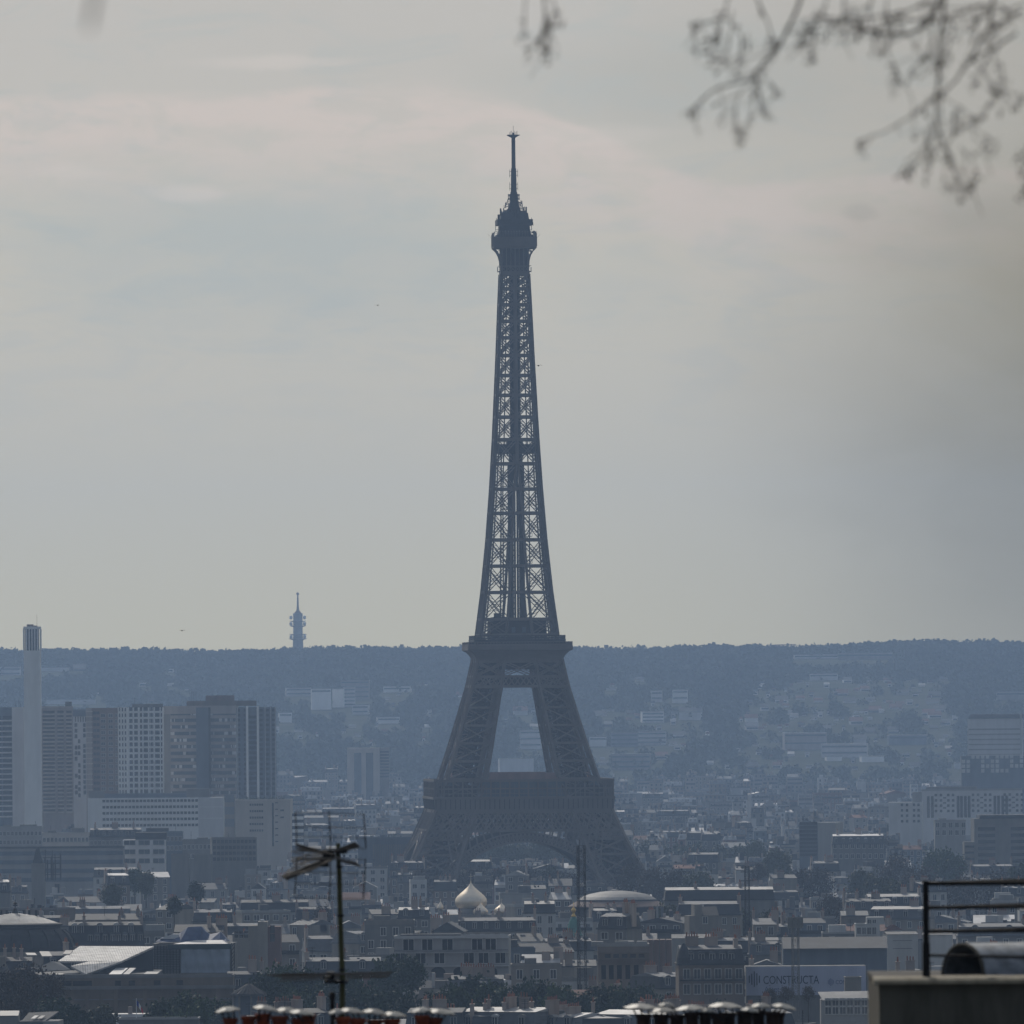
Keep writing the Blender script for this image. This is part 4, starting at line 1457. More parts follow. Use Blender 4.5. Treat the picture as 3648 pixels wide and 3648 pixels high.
# ------------------------------------------------------------------ right-hand blocks
b = Bld('office_tower', 'tall pale glazed office tower with an overhanging roof frame at the right edge', 'building', 3447, 3640, 2560, 7600, 24, R(-4), None, 2690, say='the glazed office tower')
b.wall(M['bpale'])
b.bands(M['pale'], b.lx(3449), b.lx(3638), b.lz(2690), b.lz(2600), 6, .8, th=.3, name='floor_band')
mb = MB()
mb.frus((b.lx(3447), b.lx(3640), -.5, 24), (b.lx(3458), b.lx(3648), 2, 22), b.h, b.lz(2544))
b.part(mb, 'roof', M['zinc'])
mb = MB()
mb.box(b.lx(3446), b.lx(3450), -1.0, -.4, 0, b.lz(2600))
mb.box(b.lx(3634), b.lx(3641), -1.0, -.4, 0, b.lz(2545))
b.part(mb, 'frame_post', M['white'])
b = Bld('apartment_block', 'dark slab dotted with pale window panels below the glazed office tower', 'building', 3425, 3700, 2692, 7300, 18, 0, None, 2770)
b.wall(M['bluegrey'])
b.wins(b.lx(3432), b.lx(3690), b.lz(2752), b.lz(2702), 16, 4, 2.0, 2.2, 'frame', False, skip=.45, name='panel')
b = Bld('apartment_block', 'long white apartment block with dark window columns, right of the lattice tower', 'building', 3283, 3640, 2816, 6300, 16, R(-3), None, 2900, say='the long white apartment block')
b.wall(M['bpale'])
for px in (3307, 3321, 3413, 3425, 3439, 3452, 3544, 3557, 3572, 3586):
    mb = MB()
    mb.box(b.lx(px) - .7, b.lx(px) + .7, -.08, .05, b.lz(2912), b.lz(2835))
    b.part(mb, 'window_column', M['glass'])
for c in (3365, 3497, 3610):
    for dx in (-31, -13, 13, 30):
        b.wins(b.lx(c + dx), b.lx(c + dx), b.lz(2893), b.lz(2836), 1, 4, 1.3, 1.3, frame=False)
    b.wins(b.lx(c), b.lx(c), b.lz(2880), b.lz(2844), 1, 3, 1.6, .7, frame=False)
b.parapet(M['pale'], .8)
b.hut(M['stone'], b.lx(3300), b.lx(3480), b.lz(2802))
b = Bld('apartment_block', 'smaller white block with four window columns stepping down in front of the long white block', 'building', 3165, 3285, 2858, 6100, 14, R(-3), None, 2935)
b.wall(M['white'])
for px in (3213, 3231, 3256, 3272):
    b.wins(b.lx(px), b.lx(px), b.lz(2930), b.lz(2872), 1, 4, 1.2, 1.3, frame=False)
b.hut(M['pale'], b.lx(3250), b.lx(3284), b.lz(2822))
b = Bld('office_block', 'modern grey office block with long dark window bands at the right edge', 'building', 3470, 3720, 2916, 5000, 16, R(3), None, 3075, say='the banded grey office block')
b.wall(M['stone'])
for k in range(7):
    z = b.lz(2948 + 23 * k)
    for xa, xb in ((3483, 3545), (3600, 3700)):
        mb = MB()
        mb.box(b.lx(xa), b.lx(xb), -.12, .05, z - 1.2, z + .2)
        b.part(mb, 'window_band', M['glass'])
mb = MB()
mb.box(b.lx(3490), b.lx(3720), -.6, 15, b.h, b.lz(2903))
b.part(mb, 'roof', M['slate'])
mb = MB()
mb.box(b.lx(3435), b.lx(3480), 1, 9, 0, b.lz(2998))
o = b.part(mb, 'balcony_wing', M['cream'])
for k in range(4):
    z = b.lz(3014 + 22 * k)
    mb = MB()
    mb.box(b.lx(3437), b.lx(3479), .85, 1.02, z - .5, z + .35)
    mb.build('window_band', M['glass'], o)
b = Bld('office_tower', 'dark glass block with a blank pale flank standing above the trees, right of centre', 'building', 2846, 2978, 2930, 5300, 18, R(-12), None, 3070, say='the dark glass block')
b.wall(M['bluegrey'], b.lx(2846), b.lx(2913))
b.wall(M['pale'], b.lx(2913) + .01, b.lx(2978), name='blank_flank')
b.bands(M['slate'], b.lx(2848), b.lx(2911), b.lz(3050), b.lz(2938), 9, 1.2, th=.15, name='window_band')
b = Bld('mansion_block', 'dark bluish stone mansion block with a pale roof edge between dark glass block and trees', 'building', 2965, 3150, 3008, 5200, 16, 0, None, 3060)
b.wall(M['concrete'])
b.wins(b.lx(2975), b.lx(3140), b.lz(3058), b.lz(3022), 9, 2, 1.3, 1.9)
mansard(b, 'slate', 'bright', 3.6, dormers=7, chim=[(b.lx(2985), CH[0]), (b.lx(3060), CH[3]), (b.lx(3135), CH[1])])
b = Bld('apartment_block', 'flat roof with pale rectangular stair heads, left of the banded grey office block', 'building', 3330, 3440, 2925, 5400, 12, 0, None, 2990)
b.wall(M['pale'])
b.parapet(M['pale'], .5)
b.hut(M['pale'], b.lx(3345), b.lx(3372), b.lz(2915))
b.hut(M['pale'], b.lx(3408), b.lx(3430), b.lz(2930) + 1.2)
b.wins(b.lx(3340), b.lx(3432), b.lz(2975), b.lz(2948), 5, 2, 1.6, 2.2)
# ------------------------------------------------------------------ domes, spires and masts


def onion(t, name, px, yw, d, rpx, ytop, m, base, drum_to=None, squash=1.0):
    """onion dome: widest radius rpx at row yw, tip at ytop, lower edge row base"""
    k = d / F
    c, zt, zw, zb = at(px, yw, d), at(px, ytop, d).z, at(px, yw, d).z, at(px, base, d).z
    r = rpx * k
    H = zt - zw
    prof = [(r * .80, zb), (r * .97, zb + (zw - zb) * .5), (r, zw), (r * .97, zw + H * .14), (r * .86, zw + H * .27), (r * .66, zw + H * .42), (r * .44, zw + H * .57),
            (r * .26, zw + H * .70), (r * .13, zw + H * .82), (r * .05, zw + H * .93), (.04, zt)]
    mb = MB()
    mb.lathe([(a, z - ground(d)) for a, z in prof], 32, c.x - t.location.x, d - t.location.y)
    o = mb.build(name, m, t, True)
    mb = MB()
    if drum_to:
        mb.lathe([(r * .74, at(px, drum_to, d).z - ground(d)), (r * .74, zb - ground(d))], 20, c.x - t.location.x, d - t.location.y)
        mb.build('drum', M['cream'], t, True)
    mb = MB()
    x, y, z = c.x - t.location.x, d - t.location.y, zt - ground(d)
    hh = r * .5
    mb.bar((x, y, z - .3), (x, y, z + hh), .14)
    mb.bar((x - hh * .28, y, z + hh * .7), (x + hh * .28, y, z + hh * .7), .12)
    mb.lathe([(.02, z - .12), (.22, z + .05), (.02, z + .25)], 8, x, y)
    mb.build('cross', M['gold'], o)
    return o


d = 4000
p = at(1678, 3240, d)
t = thing('cathedral', 'stone church with one large pale gold onion dome and three small ones before the tower', 'church', (p.x, d, ground(d)))
mb = MB()
k = d / F
mb.box(-95 * k, 115 * k, -3, 9, 0, at(1678, 3258, d).z - ground(d))
mb.build('wall', M['cream'], t)
onion(t, 'main_dome', 1678, 3212, d + 4, 57, 3142, M['gold'], 3236, 3262)
onion(t, 'small_dome', 1712, 3248, d - 2, 27, 3215, M['gold'], 3260, 3275)
onion(t, 'small_dome', 1787, 3246, d - 1, 28, 3215, M['gold'], 3254, 3275)
onion(t, 'small_dome', 1569, 3234, d + 10, 11, 3208, M['gold'], 3240, 3260)
OCC.append((d, 1622, 1735, 3225))
KEEP.append((d, 1560, 1825, 3140, 3268))
NAMES.append((1678, 3200, 'the gold onion dome'))

d = 3700
p = at(2200, 3230, d)
gz = ground(d)
t = thing('domed_hall', 'broad low round hall with a pale shallow dome above a brown rim', 'building', (p.x, d + 13, gz))
k = d / F
Z = lambda py: at(2200, py, d).z - gz
mb = MB()
mb.lathe([(140 * k, Z(3206)), (126 * k, Z(3197)), (100 * k, Z(3187)), (60 * k, Z(3179)), (20 * k, Z(3175.5)), (.3, Z(3175))], 40)
mb.lathe([(15 * k, Z(3177)), (11 * k, Z(3172)), (.3, Z(3170))], 16, -10 * k, 0)
mb.build('dome', M['domelead'], t)
mb = MB()
mb.lathe([(142 * k, Z(3300)), (142 * k, Z(3207)), (138 * k, Z(3206))], 40)
mb.build('wall', M['slate'], t)
mb = MB()
mb.lathe([(176 * k, Z(3233)), (176 * k, Z(3230)), (143 * k, Z(3212)), (143 * k, Z(3233))], 40)
mb.build('rim_roof', M['brown'], t)
mb = MB()
mb.lathe([(166 * k, 0), (166 * k, Z(3233))], 40)
mb.build('lower_wall', M['slate'], t)
OCC.append((d, 2040, 2370, 3206))
KEEP.append((d, 2035, 2370, 3175, 3238))
NAMES.append((2200, 3205, 'the pale round dome'))

d = 3250
p = at(2044, 3300, d)
gz = ground(d)
t = thing('copper_spire', 'green copper spire crowned by gold balls and a cross, partly behind the lattice mast', 'spire', (p.x, d, gz))
k = d / F
Z = lambda py: at(2044, py, d).z - gz
mb = MB()
mb.lathe([(31 * k, Z(3334)), (27 * k, Z(3322)), (22 * k, Z(3300)), (15 * k, Z(3280)), (7 * k, Z(3266))], 16)
mb.build('copper_cap', M['copper'], t)
mb = MB()
mb.lathe([(27 * k, 0), (27 * k, Z(3334))], 16)
mb.build('drum', M['stone'], t)
mb = MB()
mb.lathe([(9 * k, Z(3266)), (8 * k, Z(3262)), (4 * k, Z(3256)), (4 * k, Z(3252)), (8.5 * k, Z(3245)), (8.5 * k, Z(3241)), (5 * k, Z(3236)), (1 * k, Z(3232)), (.6 * k, Z(3212))], 14)
mb.bar((-4.5 * k, 0, Z(3219)), (4.5 * k, 0, Z(3219)), .1)
mb.build('gold_finial', M['goldy'], t, True)
OCC.append((d, 2015, 2074, 3300))
KEEP.append((d, 2005, 2085, 3210, 3335))
NAMES.append((2044, 3290, 'the green copper spire'))


def lattice_mast(name, label, px, yt, yb, d, w0, w1, m, top=None, hgt=None):
    gz = ground(d)
    p = at(px, yt, d)
    zt = p.z - gz
    zb = at(px, yb, d).z - gz if yb else 0
    t = thing(name, label, 'mast', (p.x, d, gz), R(12))
    mb = MB()
    k = d / F
    n = max(6, int((zt - max(0, zb)) / (1.35 * max(w0, .9))))
    for i in range(n):
        za, zc = zt * i / n, zt * (i + 1) / n
        wa, wc = (w0 + (w1 - w0) * i / n) / 2, (w0 + (w1 - w0) * (i + 1) / n) / 2
        A = [Vector((x * wa, y * wa, za)) for x, y in ((-1, -1), (1, -1), (1, 1), (-1, 1))]
        B = [Vector((x * wc, y * wc, zc)) for x, y in ((-1, -1), (1, -1), (1, 1), (-1, 1))]
        for q in range(4):
            r = (q + 1) % 4
            mb.bar(A[q], B[q], .11)
            mb.bar(A[q], B[r], .06)
            mb.bar(A[r], B[q], .06)
            mb.bar(B[q], B[r], .06)
    mb.build('lattice_frame', m, t)
    return t, zt


t, zt = lattice_mast('lattice_mast', 'tall slender dark lattice mast rising in front of the right arch of the tower', 2070, 3012, None, 2600, 1.75, 1.5, M['irondk'])
mb = MB()
mb.bar((-.4, 0, 0), (-.4, 0, zt + 1.2), .12)
mb.build('cable_run', M['irondk'], t)
NAMES.append((2070, 3420, 'the lattice mast'))
t, zt = lattice_mast('floodlight_mast', 'dark lattice mast with a square floodlight frame on top, before the banner', 2833, 3270, None, 2420, 1.35, 1.2, M['concrete'])
mb = MB()
for i in range(7):
    x = -1.55 + 3.1 * i / 6
    mb.box(x - .05, x + .05, -.1, .1, zt - 2.0, zt + .1)
for i in range(5):
    z = zt - 2.0 + 2.1 * i / 4
    mb.box(-1.6, 1.6, -.06, .06, z - .05, z + .05)
mb.box(-1.5, 1.5, .1, .16, zt - 1.95, zt)
mb.build('lamp_frame', M['pale'], t)
NAMES.append((2833, 3380, 'the floodlight mast'))
t, zt = lattice_mast('lattice_mast', 'short thick dark lattice mast with crossarms standing right of the round dome', 2661, 3085, None, 3300, 1.25, 1.1, M['irondk'])
mb = MB()
for z in (zt - .3, zt - 1.6, zt - 4):
    mb.bar((-1.8, 0, z), (1.8, 0, z), .2)
mb.build('crossarm', M['irondk'], t)

# ------------------------------------------------------------------ foreground buildings, left
d = 2700
gz = ground(d)
p = at(46, 3300, d)
t = thing('glass_domed_pavilion', 'dark bulging dome capped by a bright glazed cone and a finial, lower left corner', 'building', (p.x, d + 13, gz))
k = d / F
Z = lambda py: at(46, py, d).z - gz
mb = MB()
mb.lathe([(150 * k, Z(3291)), (110 * k, Z(3277)), (70 * k, Z(3266)), (30 * k, Z(3259)), (.3, Z(3257))], 40)
mb.build('glass_roof', ribbed(M['bright'].copy(), 'X', 1.2, .8, .2), t)
mb = MB()
mb.lathe([(212 * k, Z(3392)), (213 * k, Z(3378)), (206 * k, Z(3352)), (194 * k, Z(3332)), (176 * k, Z(3318)), (163 * k, Z(3312)), (163 * k, Z(3304)), (170 * k, Z(3301)), (170 * k, Z(3295)), (152 * k, Z(3291))], 40)
for i in range(20):
    a = i * math.pi / 10
    pts = [(r * k * math.cos(a), r * k * math.sin(a), Z(z)) for r, z in ((214, 3378), (208, 3352), (196, 3332), (178, 3317))]
    mb.tube(pts, .3, 5)
mb.build('drum_dome', M['slate'], t)
mb = MB()
mb.lathe([(214 * k, 0), (214 * k, Z(3392))], 40)
mb.build('wall', M['cream'], t)
mb = MB()
mb.lathe([(10 * k, Z(3259)), (6 * k, Z(3240)), (2 * k, Z(3238)), (2 * k, Z(3226)), (9 * k, Z(3222)), (2 * k, Z(3217)), (1 * k, Z(3208))], 8)
mb.bar((-8 * k, 0, Z(3229)), (8 * k, 0, Z(3229)), .3)
for x in (-50, -30, 30, 50, 75):
    mb.bar((x * k, 0, Z(3268)), (x * k, 0, Z(3246)), .5)
mb.build('finial', M['irondk'], t)
OCC.append((d, -200, 255, 3300))
KEEP.append((d, -10, 260, 3205, 3395))
NAMES.append((60, 3330, 'the dark glass-capped dome'))


def sheet(t, name, pts, th, m):
    """a flat roof sheet of thickness th over four corners"""
    P = [Vector(q) for q in pts]
    n = (P[1] - P[0]).cross(P[3] - P[0]).normalized() * th
    mb = MB()
    mb.add(P + [q - n for q in P], [(0, 1, 2, 3), (7, 6, 5, 4), (0, 4, 5, 1), (1, 5, 6, 2), (2, 6, 7, 3), (3, 7, 4, 0)])
    return mb.build(name, m, t)


d = 2520
gz = ground(d)
p = at(300, 3480, d)
t = thing('exhibition_hall', 'long hall with a large bright ribbed sloping roof and skylight strips, lower left', 'building', (p.x, d, gz))
L = lambda px, py, dd: at(px, py, dd) - Vector((p.x, d, gz))
rib = M['hallroof']
sheet(t, 'roof', [L(206, 3424, d + 6), L(432, 3424, d + 6), L(548, 3371, d + 34), L(284, 3370, d + 34)], .4, rib)
sheet(t, 'roof', [L(252, 3441, d + 2), L(306, 3470, d), L(432, 3425, d + 5.8), L(316, 3425, d + 5.8)], .4, rib)
sheet(t, 'roof', [L(186, 3424, d + 5), L(100, 3462, d + 2), L(250, 3454, d + 2), L(212, 3428, d + 5)], .3, M['pale'])
for xa, xb, ya, yb, sk in ((181, 215, 3484, 3468, 12), (219, 268, 3484, 3467, 14), (270, 312, 3483, 3466, 16), (386, 430, 3472, 3448, 26), (436, 458, 3472, 3448, 26), (505, 552, 3475, 3461, 18), (150, 185, 3406, 3389, -10), (98, 132, 3402, 3394, -8), (224, 250, 3398, 3385, 10)):
    sheet(t, 'skylight', [L(xa, ya, d - 2), L(xb, ya, d - 2), L(xb + sk, yb, d + 6), L(xa + sk, yb, d + 6)], .2, M['bright'])
mb = MB()
q0, q1 = L(90, 3476, d + 3), L(560, 3476, d + 3)
mb.box(q0.x, q1.x, 1.5, 40, 0, L(300, 3470, d + 5).z)
mb.build('wall', M['slate'], t)
mb = MB()
a, b_ = L(284, 3374, d + 34), L(546, 3374, d + 34)
mb.box(a.x, b_.x, 33, 34.5, 0, a.z - .3)
mb.build('rear_wall', M['slate'], t)
OCC.append((d + 6, 206, 540, 3400))
KEEP.append((d - 3, 95, 560, 3366, 3480))
NAMES.append((370, 3420, 'the big bright sloping roof'))

b = Bld('stone_palace', 'long brown stone facade with a heavy cornice behind trees, lower left', 'building', 70, 830, 3484, 2440, 12, 0, None, 3560, say='the long stone facade')
b.wall(M['ochre'])
mb = MB()
mb.box(-b.w / 2 - .5, b.w / 2 + .5, -.9, -.02, b.lz(3524), b.lz(3512))
mb.box(-b.w / 2, b.w / 2, -.4, -.02, b.lz(3562), b.lz(3558))
b.part(mb, 'cornice', M['stone'])
for px, w in ((237, 2.0), (285, 2.9), (318, 1.0), (420, 1.2), (470, 1.2), (560, 1.3), (640, 1.3)):
    b.wins(b.lx(px), b.lx(px), b.lz(3511), b.lz(3511), 1, 1, w, 1.0, frame=False)
for k in range(14):
    mb = MB()
    x = b.lx(100 + 52 * k)
    mb.box(x - .4, x + .4, -.5, -.01, 0, b.lz(3524.5))
    b.part(mb, 'pilaster', M['ochre'])
b.parapet(M['stone'], .5)

b = Bld('mansard_building', 'dark slate mansard building with two rows of white dormers, above the bright sloping roof', 'building', 240, 516, 3374, 2900, 15, R(2), None, 3375, say='the dark two-tier mansard')
b.wall(M['stone'])
r = mansard(b, 'slate', 'zinc', b.lz(3297) - b.h, inset=2.2)
for px in (322, 346, 375, 402, 422, 446, 472, 500):
    o = inst('dormer', DM['zinc'], r, (b.lx(px), 1.05, b.lz(3362)))
    o.scale = (.95, 1, 1.25)
for px in (266, 290, 356, 415, 467):
    o = inst('dormer', DM['bright'], r, (b.lx(px), 1.9, b.lz(3327)))
    o.scale = (1, 1, 1.2)
for px in (300, 426, 505):
    inst('chimney', CH[1], r, (b.lx(px), 6, b.lz(3299)))

d = 2650
b = Bld('wrapped_building', 'scaffolded building wrapped in pale sheeting with blue tarpaulins over its roof', 'building', 540, 826, 3362, d, 16, R(-3), None, 3465, say='the wrapped scaffolded building')
b.wall(M['concrete'])
mb = MB()
n = 26
for i in range(n):
    for j in range(10):
        def pt(u, v):
            return (b.lx(646 + 174 * u), -1.3 + .25 * math.sin(u * 23 + v * 3) + .1 * math.sin(v * 11), b.lz(3465) + (b.lz(3382) - b.lz(3465)) * v)
        mb.add([pt(i / n, j / 10), pt((i + 1) / n, j / 10), pt((i + 1) / n, (j + 1) / 10), pt(i / n, (j + 1) / 10)], [(0, 1, 2, 3)])
mb.add([(b.lx(646), -1.0, b.lz(3465)), (b.lx(820), -1.0, b.lz(3465)), (b.lx(820), -1.0, b.lz(3382)), (b.lx(646), -1.0, b.lz(3382))], [(3, 2, 1, 0)])
b.part(mb, 'sheeting', M['net'], smooth=True)
mb = MB()
for i in range(10):
    x = b.lx(541 + 11 * i)
    mb.bar((x, -1.2, 0), (x, -1.2, b.lz(3366)), .14)
for j in range(9):
    z = b.lz(3368 + 12 * j)
    mb.box(b.lx(541), b.lx(644), -1.6, -.2, z - .12, z)
    mb.bar((b.lx(541), -1.5, z + 1), (b.lx(644), -1.5, z + 1), .08)
for j in range(8):
    z = b.lz(3472 - 14 * j)
    for x in (b.lx(826), b.lx(836)):
        mb.bar((x, -.5, z), (x, -.5, z + .9), .16)
    mb.bar((b.lx(826), -.5, z), (b.lx(836), -.5, z + .9), .12)
b.part(mb, 'scaffold', M['irondk'])
mb = MB()
mb.box(b.lx(600), b.lx(826), -1.5, -.3, b.lz(3381), b.lz(3363))
b.part(mb, 'green_netting', M['green_net'])
mb = MB()
zz = lambda q: b.lz(q)
prof = [(552, 3352), (572, 3340), (612, 3338), (640, 3322), (664, 3304), (712, 3302), (724, 3318), (742, 3330), (780, 3322), (800, 3346), (806, 3352)]
for (xa, ya), (xb, yb) in zip(prof[:-1], prof[1:]):
    A = [(b.lx(xa), 1 + .4 * math.sin(xa), zz(3356)), (b.lx(xb), 1 + .4 * math.sin(xb), zz(3356)), (b.lx(xb), 4.5, zz(yb)), (b.lx(xa), 4.5, zz(ya)), (b.lx(xb), 10, zz(yb + 4)), (b.lx(xa), 10, zz(ya + 4)), (b.lx(xb), 13, zz(3356)), (b.lx(xa), 13, zz(3356))]
    mb.add(A, [(0, 1, 2, 3), (3, 2, 4, 5), (5, 4, 6, 7), (0, 7, 6, 1)])
b.part(mb, 'tarpaulin', M['tarp'], smooth=False)
mb = MB()
mb.frus((b.lx(618), b.lx(812), -.8, 3), (b.lx(690), b.lx(790), 1.5, 3), zz(3362.5), zz(3350))
mb.frus((b.lx(566), b.lx(640), 2.5, 9), (b.lx(610), b.lx(632), 3, 6), zz(3345), zz(3328))
b.part(mb, 'roof', M['bright'])

b = Bld('apartment_block', 'blank cream party wall with two stair towers, right of the wrapped scaffolded building', 'building', 828, 1000, 3330, 2850, 10, 0, None, 3400, say='the twin stair towers')
b.wall(M['cream'], b.lx(828), b.lx(884), 1)
b.wall(M['cream'], b.lx(884) + .01, b.lx(918), .4, z1=b.lz(3298), name='stair_tower')
b.wall(M['cream'], b.lx(918) + .01, b.lx(953), 0, z1=b.lz(3284), name='stair_tower')
b.wall(M['rose'], b.lx(953) + .01, b.lx(1000), 1, z1=b.lz(3302), name='rear_wing')
b.wins(b.lx(842), b.lx(876), b.lz(3340), b.lz(3340), 3, 1, .9, 1.6, frame=False, y=1)
b.wins(b.lx(970), b.lx(970), b.lz(3355), b.lz(3325), 1, 2, 1.1, 1.8, frame=False, y=1)
b.parapet(M['zinc'], .3, b.lx(828), b.lx(884), 1)
mb = MB()
mb.lathe([(.15, b.lz(3284)), (.35, b.lz(3279)), (.05, b.lz(3275))], 8, b.lx(930), 3)
mb.lathe([(.15, b.lz(3284)), (.35, b.lz(3279)), (.05, b.lz(3275))], 8, b.lx(936), 3)
b.part(mb, 'vent_cowl', M['dish'])

d = 2330
gz = ground(d)
p = at(886, 3560, d)
t = thing('park_kiosk', 'octagonal kiosk with a conical ribbed roof standing among the trees, lower left', 'kiosk', (p.x, d, gz), R(10))
k = d / F
Z = lambda py: at(886, py, d).z - gz
mb = MB()
mb.lathe([(67 * k, Z(3547)), (64 * k, Z(3540)), (38 * k, Z(3524)), (8 * k, Z(3508)), (2 * k, Z(3504)), (3 * k, Z(3500)), (.05, Z(3494))], 8)
for i in range(24):
    a = i * math.pi / 12
    mb.bar((64 * k * math.cos(a), 64 * k * math.sin(a), Z(3540.5)), (8 * k * math.cos(a), 8 * k * math.sin(a), Z(3507)), .14)
mb.build('roof', M['zinc'], t)
mb = MB()
mb.lathe([(52 * k, 0), (52 * k, Z(3547))], 8)
mb.build('wall', M['bluegrey'], t)
mb = MB()
for i in range(8):
    a = i * math.pi / 4
    mb.bar((56 * k * math.cos(a), 56 * k * math.sin(a), 0), (56 * k * math.cos(a), 56 * k * math.sin(a), Z(3547)), .35)
mb.build('column', M['stone'], t)
OCC.append((d, 820, 950, 3535))
KEEP.append((d, 815, 955, 3495, 3570))
NAMES.append((886, 3540, 'the conical kiosk'))

b = Bld('flat_roofed_house', 'low grey flat-roofed house carrying a flagpole at the bottom edge', 'house', 424, 708, 3632, 2290, 8, 0)
b.wall(M['stone'])
b.parapet(M['pale'], .3)
d = 2294
gz = at(486, 3632, d).z + .1
p = at(486, 3632, d)
t = thing('flagpole', 'white pole with a drooping blue, white and red flag at the lower left', 'flag', (p.x, d, gz))
mb = MB()
top = at(486, 3556, d).z - gz
mb.tube([(0, 0, 0), (0, 0, top)], [.07, .05], 8)
mb.build('pole', M['fwhite'], t)
mb = MB()
nu, nv = 18, 8
for i in range(nu):
    for j in range(nv):
        def fp(a, c):
            u, v = a / nu, c / nv
            return (.05 + 1.25 * u, .16 * math.sin(u * 9 + v * 2) * u, top - .35 - 1.0 * v - 2.0 * u ** 1.25 * (1 - .1 * v))
        mb.cur = min(2, int(3 * i / nu))
        mb.add([fp(i, j), fp(i + 1, j), fp(i + 1, j + 1), fp(i, j + 1)], [(0, 1, 2, 3)])
mb.build('flag', [M['fblue'], M['fwhite'], M['fred']], t, True)

b = Bld('low_house', 'small pale house with a striped zinc roof in the bottom left corner', 'house', -30, 64, 3618, 2285, 9, 0)
b.wall(M['pale'])
gable(b, 'bright', .8)
b = Bld('low_house', 'grey ribbed-roofed house with two bright roof lights beside the bottom left corner house', 'house', 66, 206, 3638, 2280, 12, R(-3))
b.wall(M['pale'], b.lx(150), b.lx(206))
b.wall(M['stone'], b.lx(66), b.lx(150) - .01)
mb = MB()
x0, x1 = b.lx(66), b.lx(205)
mb.add([(x0, -.4, b.h - .6), (b.lx(150), -.4, b.h - .4), (b.lx(200), 6, b.lz(3606)), (b.lx(92), 6, b.lz(3610)), (x0, -.4, b.h - .9), (b.lx(150), -.4, b.h - .7), (b.lx(200), 6, b.lz(3606) - .3), (b.lx(92), 6, b.lz(3610) - .3)],
       [(0, 1, 2, 3), (7, 6, 5, 4), (0, 4, 5, 1), (1, 5, 6, 2), (2, 6, 7, 3), (3, 7, 4, 0)])
r = b.part(mb, 'roof', M['zinc'])
for px in (116, 140):
    mb = MB()
    x = b.lx(px)
    mb.add([(x - .5, 1.6, b.lz(3629)), (x + .3, 1.6, b.lz(3629)), (x + .9, 3, b.lz(3619)), (x + .1, 3, b.lz(3619)), (x - .5, 1.6, b.lz(3631)), (x + .3, 1.6, b.lz(3631)), (x + .9, 3, b.lz(3621)), (x + .1, 3, b.lz(3621))],
           [(0, 1, 2, 3), (7, 6, 5, 4), (0, 4, 5, 1), (1, 5, 6, 2), (2, 6, 7, 3), (3, 7, 4, 0)])
    mb.build('roof_light', M['bright'], r)

# ------------------------------------------------------------------ foreground buildings, centre and right
b = Bld('arcaded_block', 'white block with tall dark window bays over a ground-floor arcade, lower centre', 'building', 1404, 1812, 3340, 2700, 14, R(-2), None, 3480, say='the white arcaded block')
b.wall(M['pale'])
for px in (1455, 1522, 1594, 1700, 1748):
    b.wins(b.lx(px), b.lx(px), b.lz(3384), b.lz(3384), 1, 1, 2.3, 2.4, 'void', frame=True, name='upper_window')
for px in (1426, 1498, 1565, 1670, 1722, 1782):
    b.wins(b.lx(px), b.lx(px), b.lz(3432), b.lz(3432), 1, 1, 2.2, 2.4, 'void', frame=True, name='lower_window')
for py in (3340, 3392, 3440):
    mb = MB()
    mb.box(b.lx(1404), b.lx(1812), -.8, -.02, b.lz(py + 3), b.lz(py))
    b.part(mb, 'ledge', M['white'])
mb = MB()
for i in range(90):
    x = b.lx(1406) + (b.lx(1810) - b.lx(1406)) * i / 89
    mb.bar((x, -.75, b.lz(3392)), (x, -.75, b.lz(3384)), .05)
mb.bar((b.lx(1406), -.75, b.lz(3384)), (b.lx(1810), -.75, b.lz(3384)), .07)
b.part(mb, 'balustrade', M['irondk'])
for px in (1560, 1745, 1640):
    mb = MB()
    x = b.lx(px)
    poly = [(x - 1.6, b.lz(3482))] + [(x - 1.6 * math.cos(a), b.lz(3462) + 1.1 * math.sin(a)) for a in np.linspace(0, math.pi, 9)] + [(x + 1.6, b.lz(3482))]
    mb.prism_y(poly, -.1, .2)
    b.part(mb, 'arch_opening_shade', M['void'])  # flat panel, the opening's shade put into its black
b.parapet(M['white'], .4)
b.hut(M['zinc'], b.lx(1425), b.lx(1640), b.lz(3328))
b.rods([(b.lx(1472), 4, b.h, b.h + 2.5), (b.lx(1540), 4, b.h, b.h + 2)])

b = Bld('civic_building', 'brown concrete building with tall dark openings between piers, lower centre right', 'building', 2130, 2312, 3372, 2600, 14, 0, None, 3490, say='the tall-piered concrete building')
b.wall(M['ochre'])
for px in (2150, 2177, 2206, 2236, 2266):
    b.wins(b.lx(px), b.lx(px), b.lz(3488), b.lz(3488), 1, 1, 1.0, b.lz(3438) - b.lz(3488), glass='void', frame=False, name='tall_opening_shade')  # black panels painted as the shade between the piers
for px in (2165, 2195, 2225, 2255, 2285):
    b.wins(b.lx(px), b.lx(px), b.lz(3412), b.lz(3412), 1, 1, 1.2, .8, frame=False)
for py in (3392, 3416, 3430):
    mb = MB()
    mb.box(b.lx(2128), b.lx(2314), -.7, -.02, b.lz(py + 3), b.lz(py))
    b.part(mb, 'ledge', M['ochre'])
mb = MB()
for x0_, x1_ in ((2108, 2150), (2240, 2260), (2270, 2305)):
    mb.box(b.lx(x0_), b.lx(x1_), 3, 8, b.h, b.lz(3355))
b.part(mb, 'roof_hut', M['pale'])
b.parapet(M['pale'], .5)
b = Bld('fluted_block', 'windowless dark fluted block tapering upward, beside the tall-piered concrete building', 'building', 2306, 2396, 3348, 2640, 10, 0, None, 3460, say='the fluted dark block')
mb = MB()
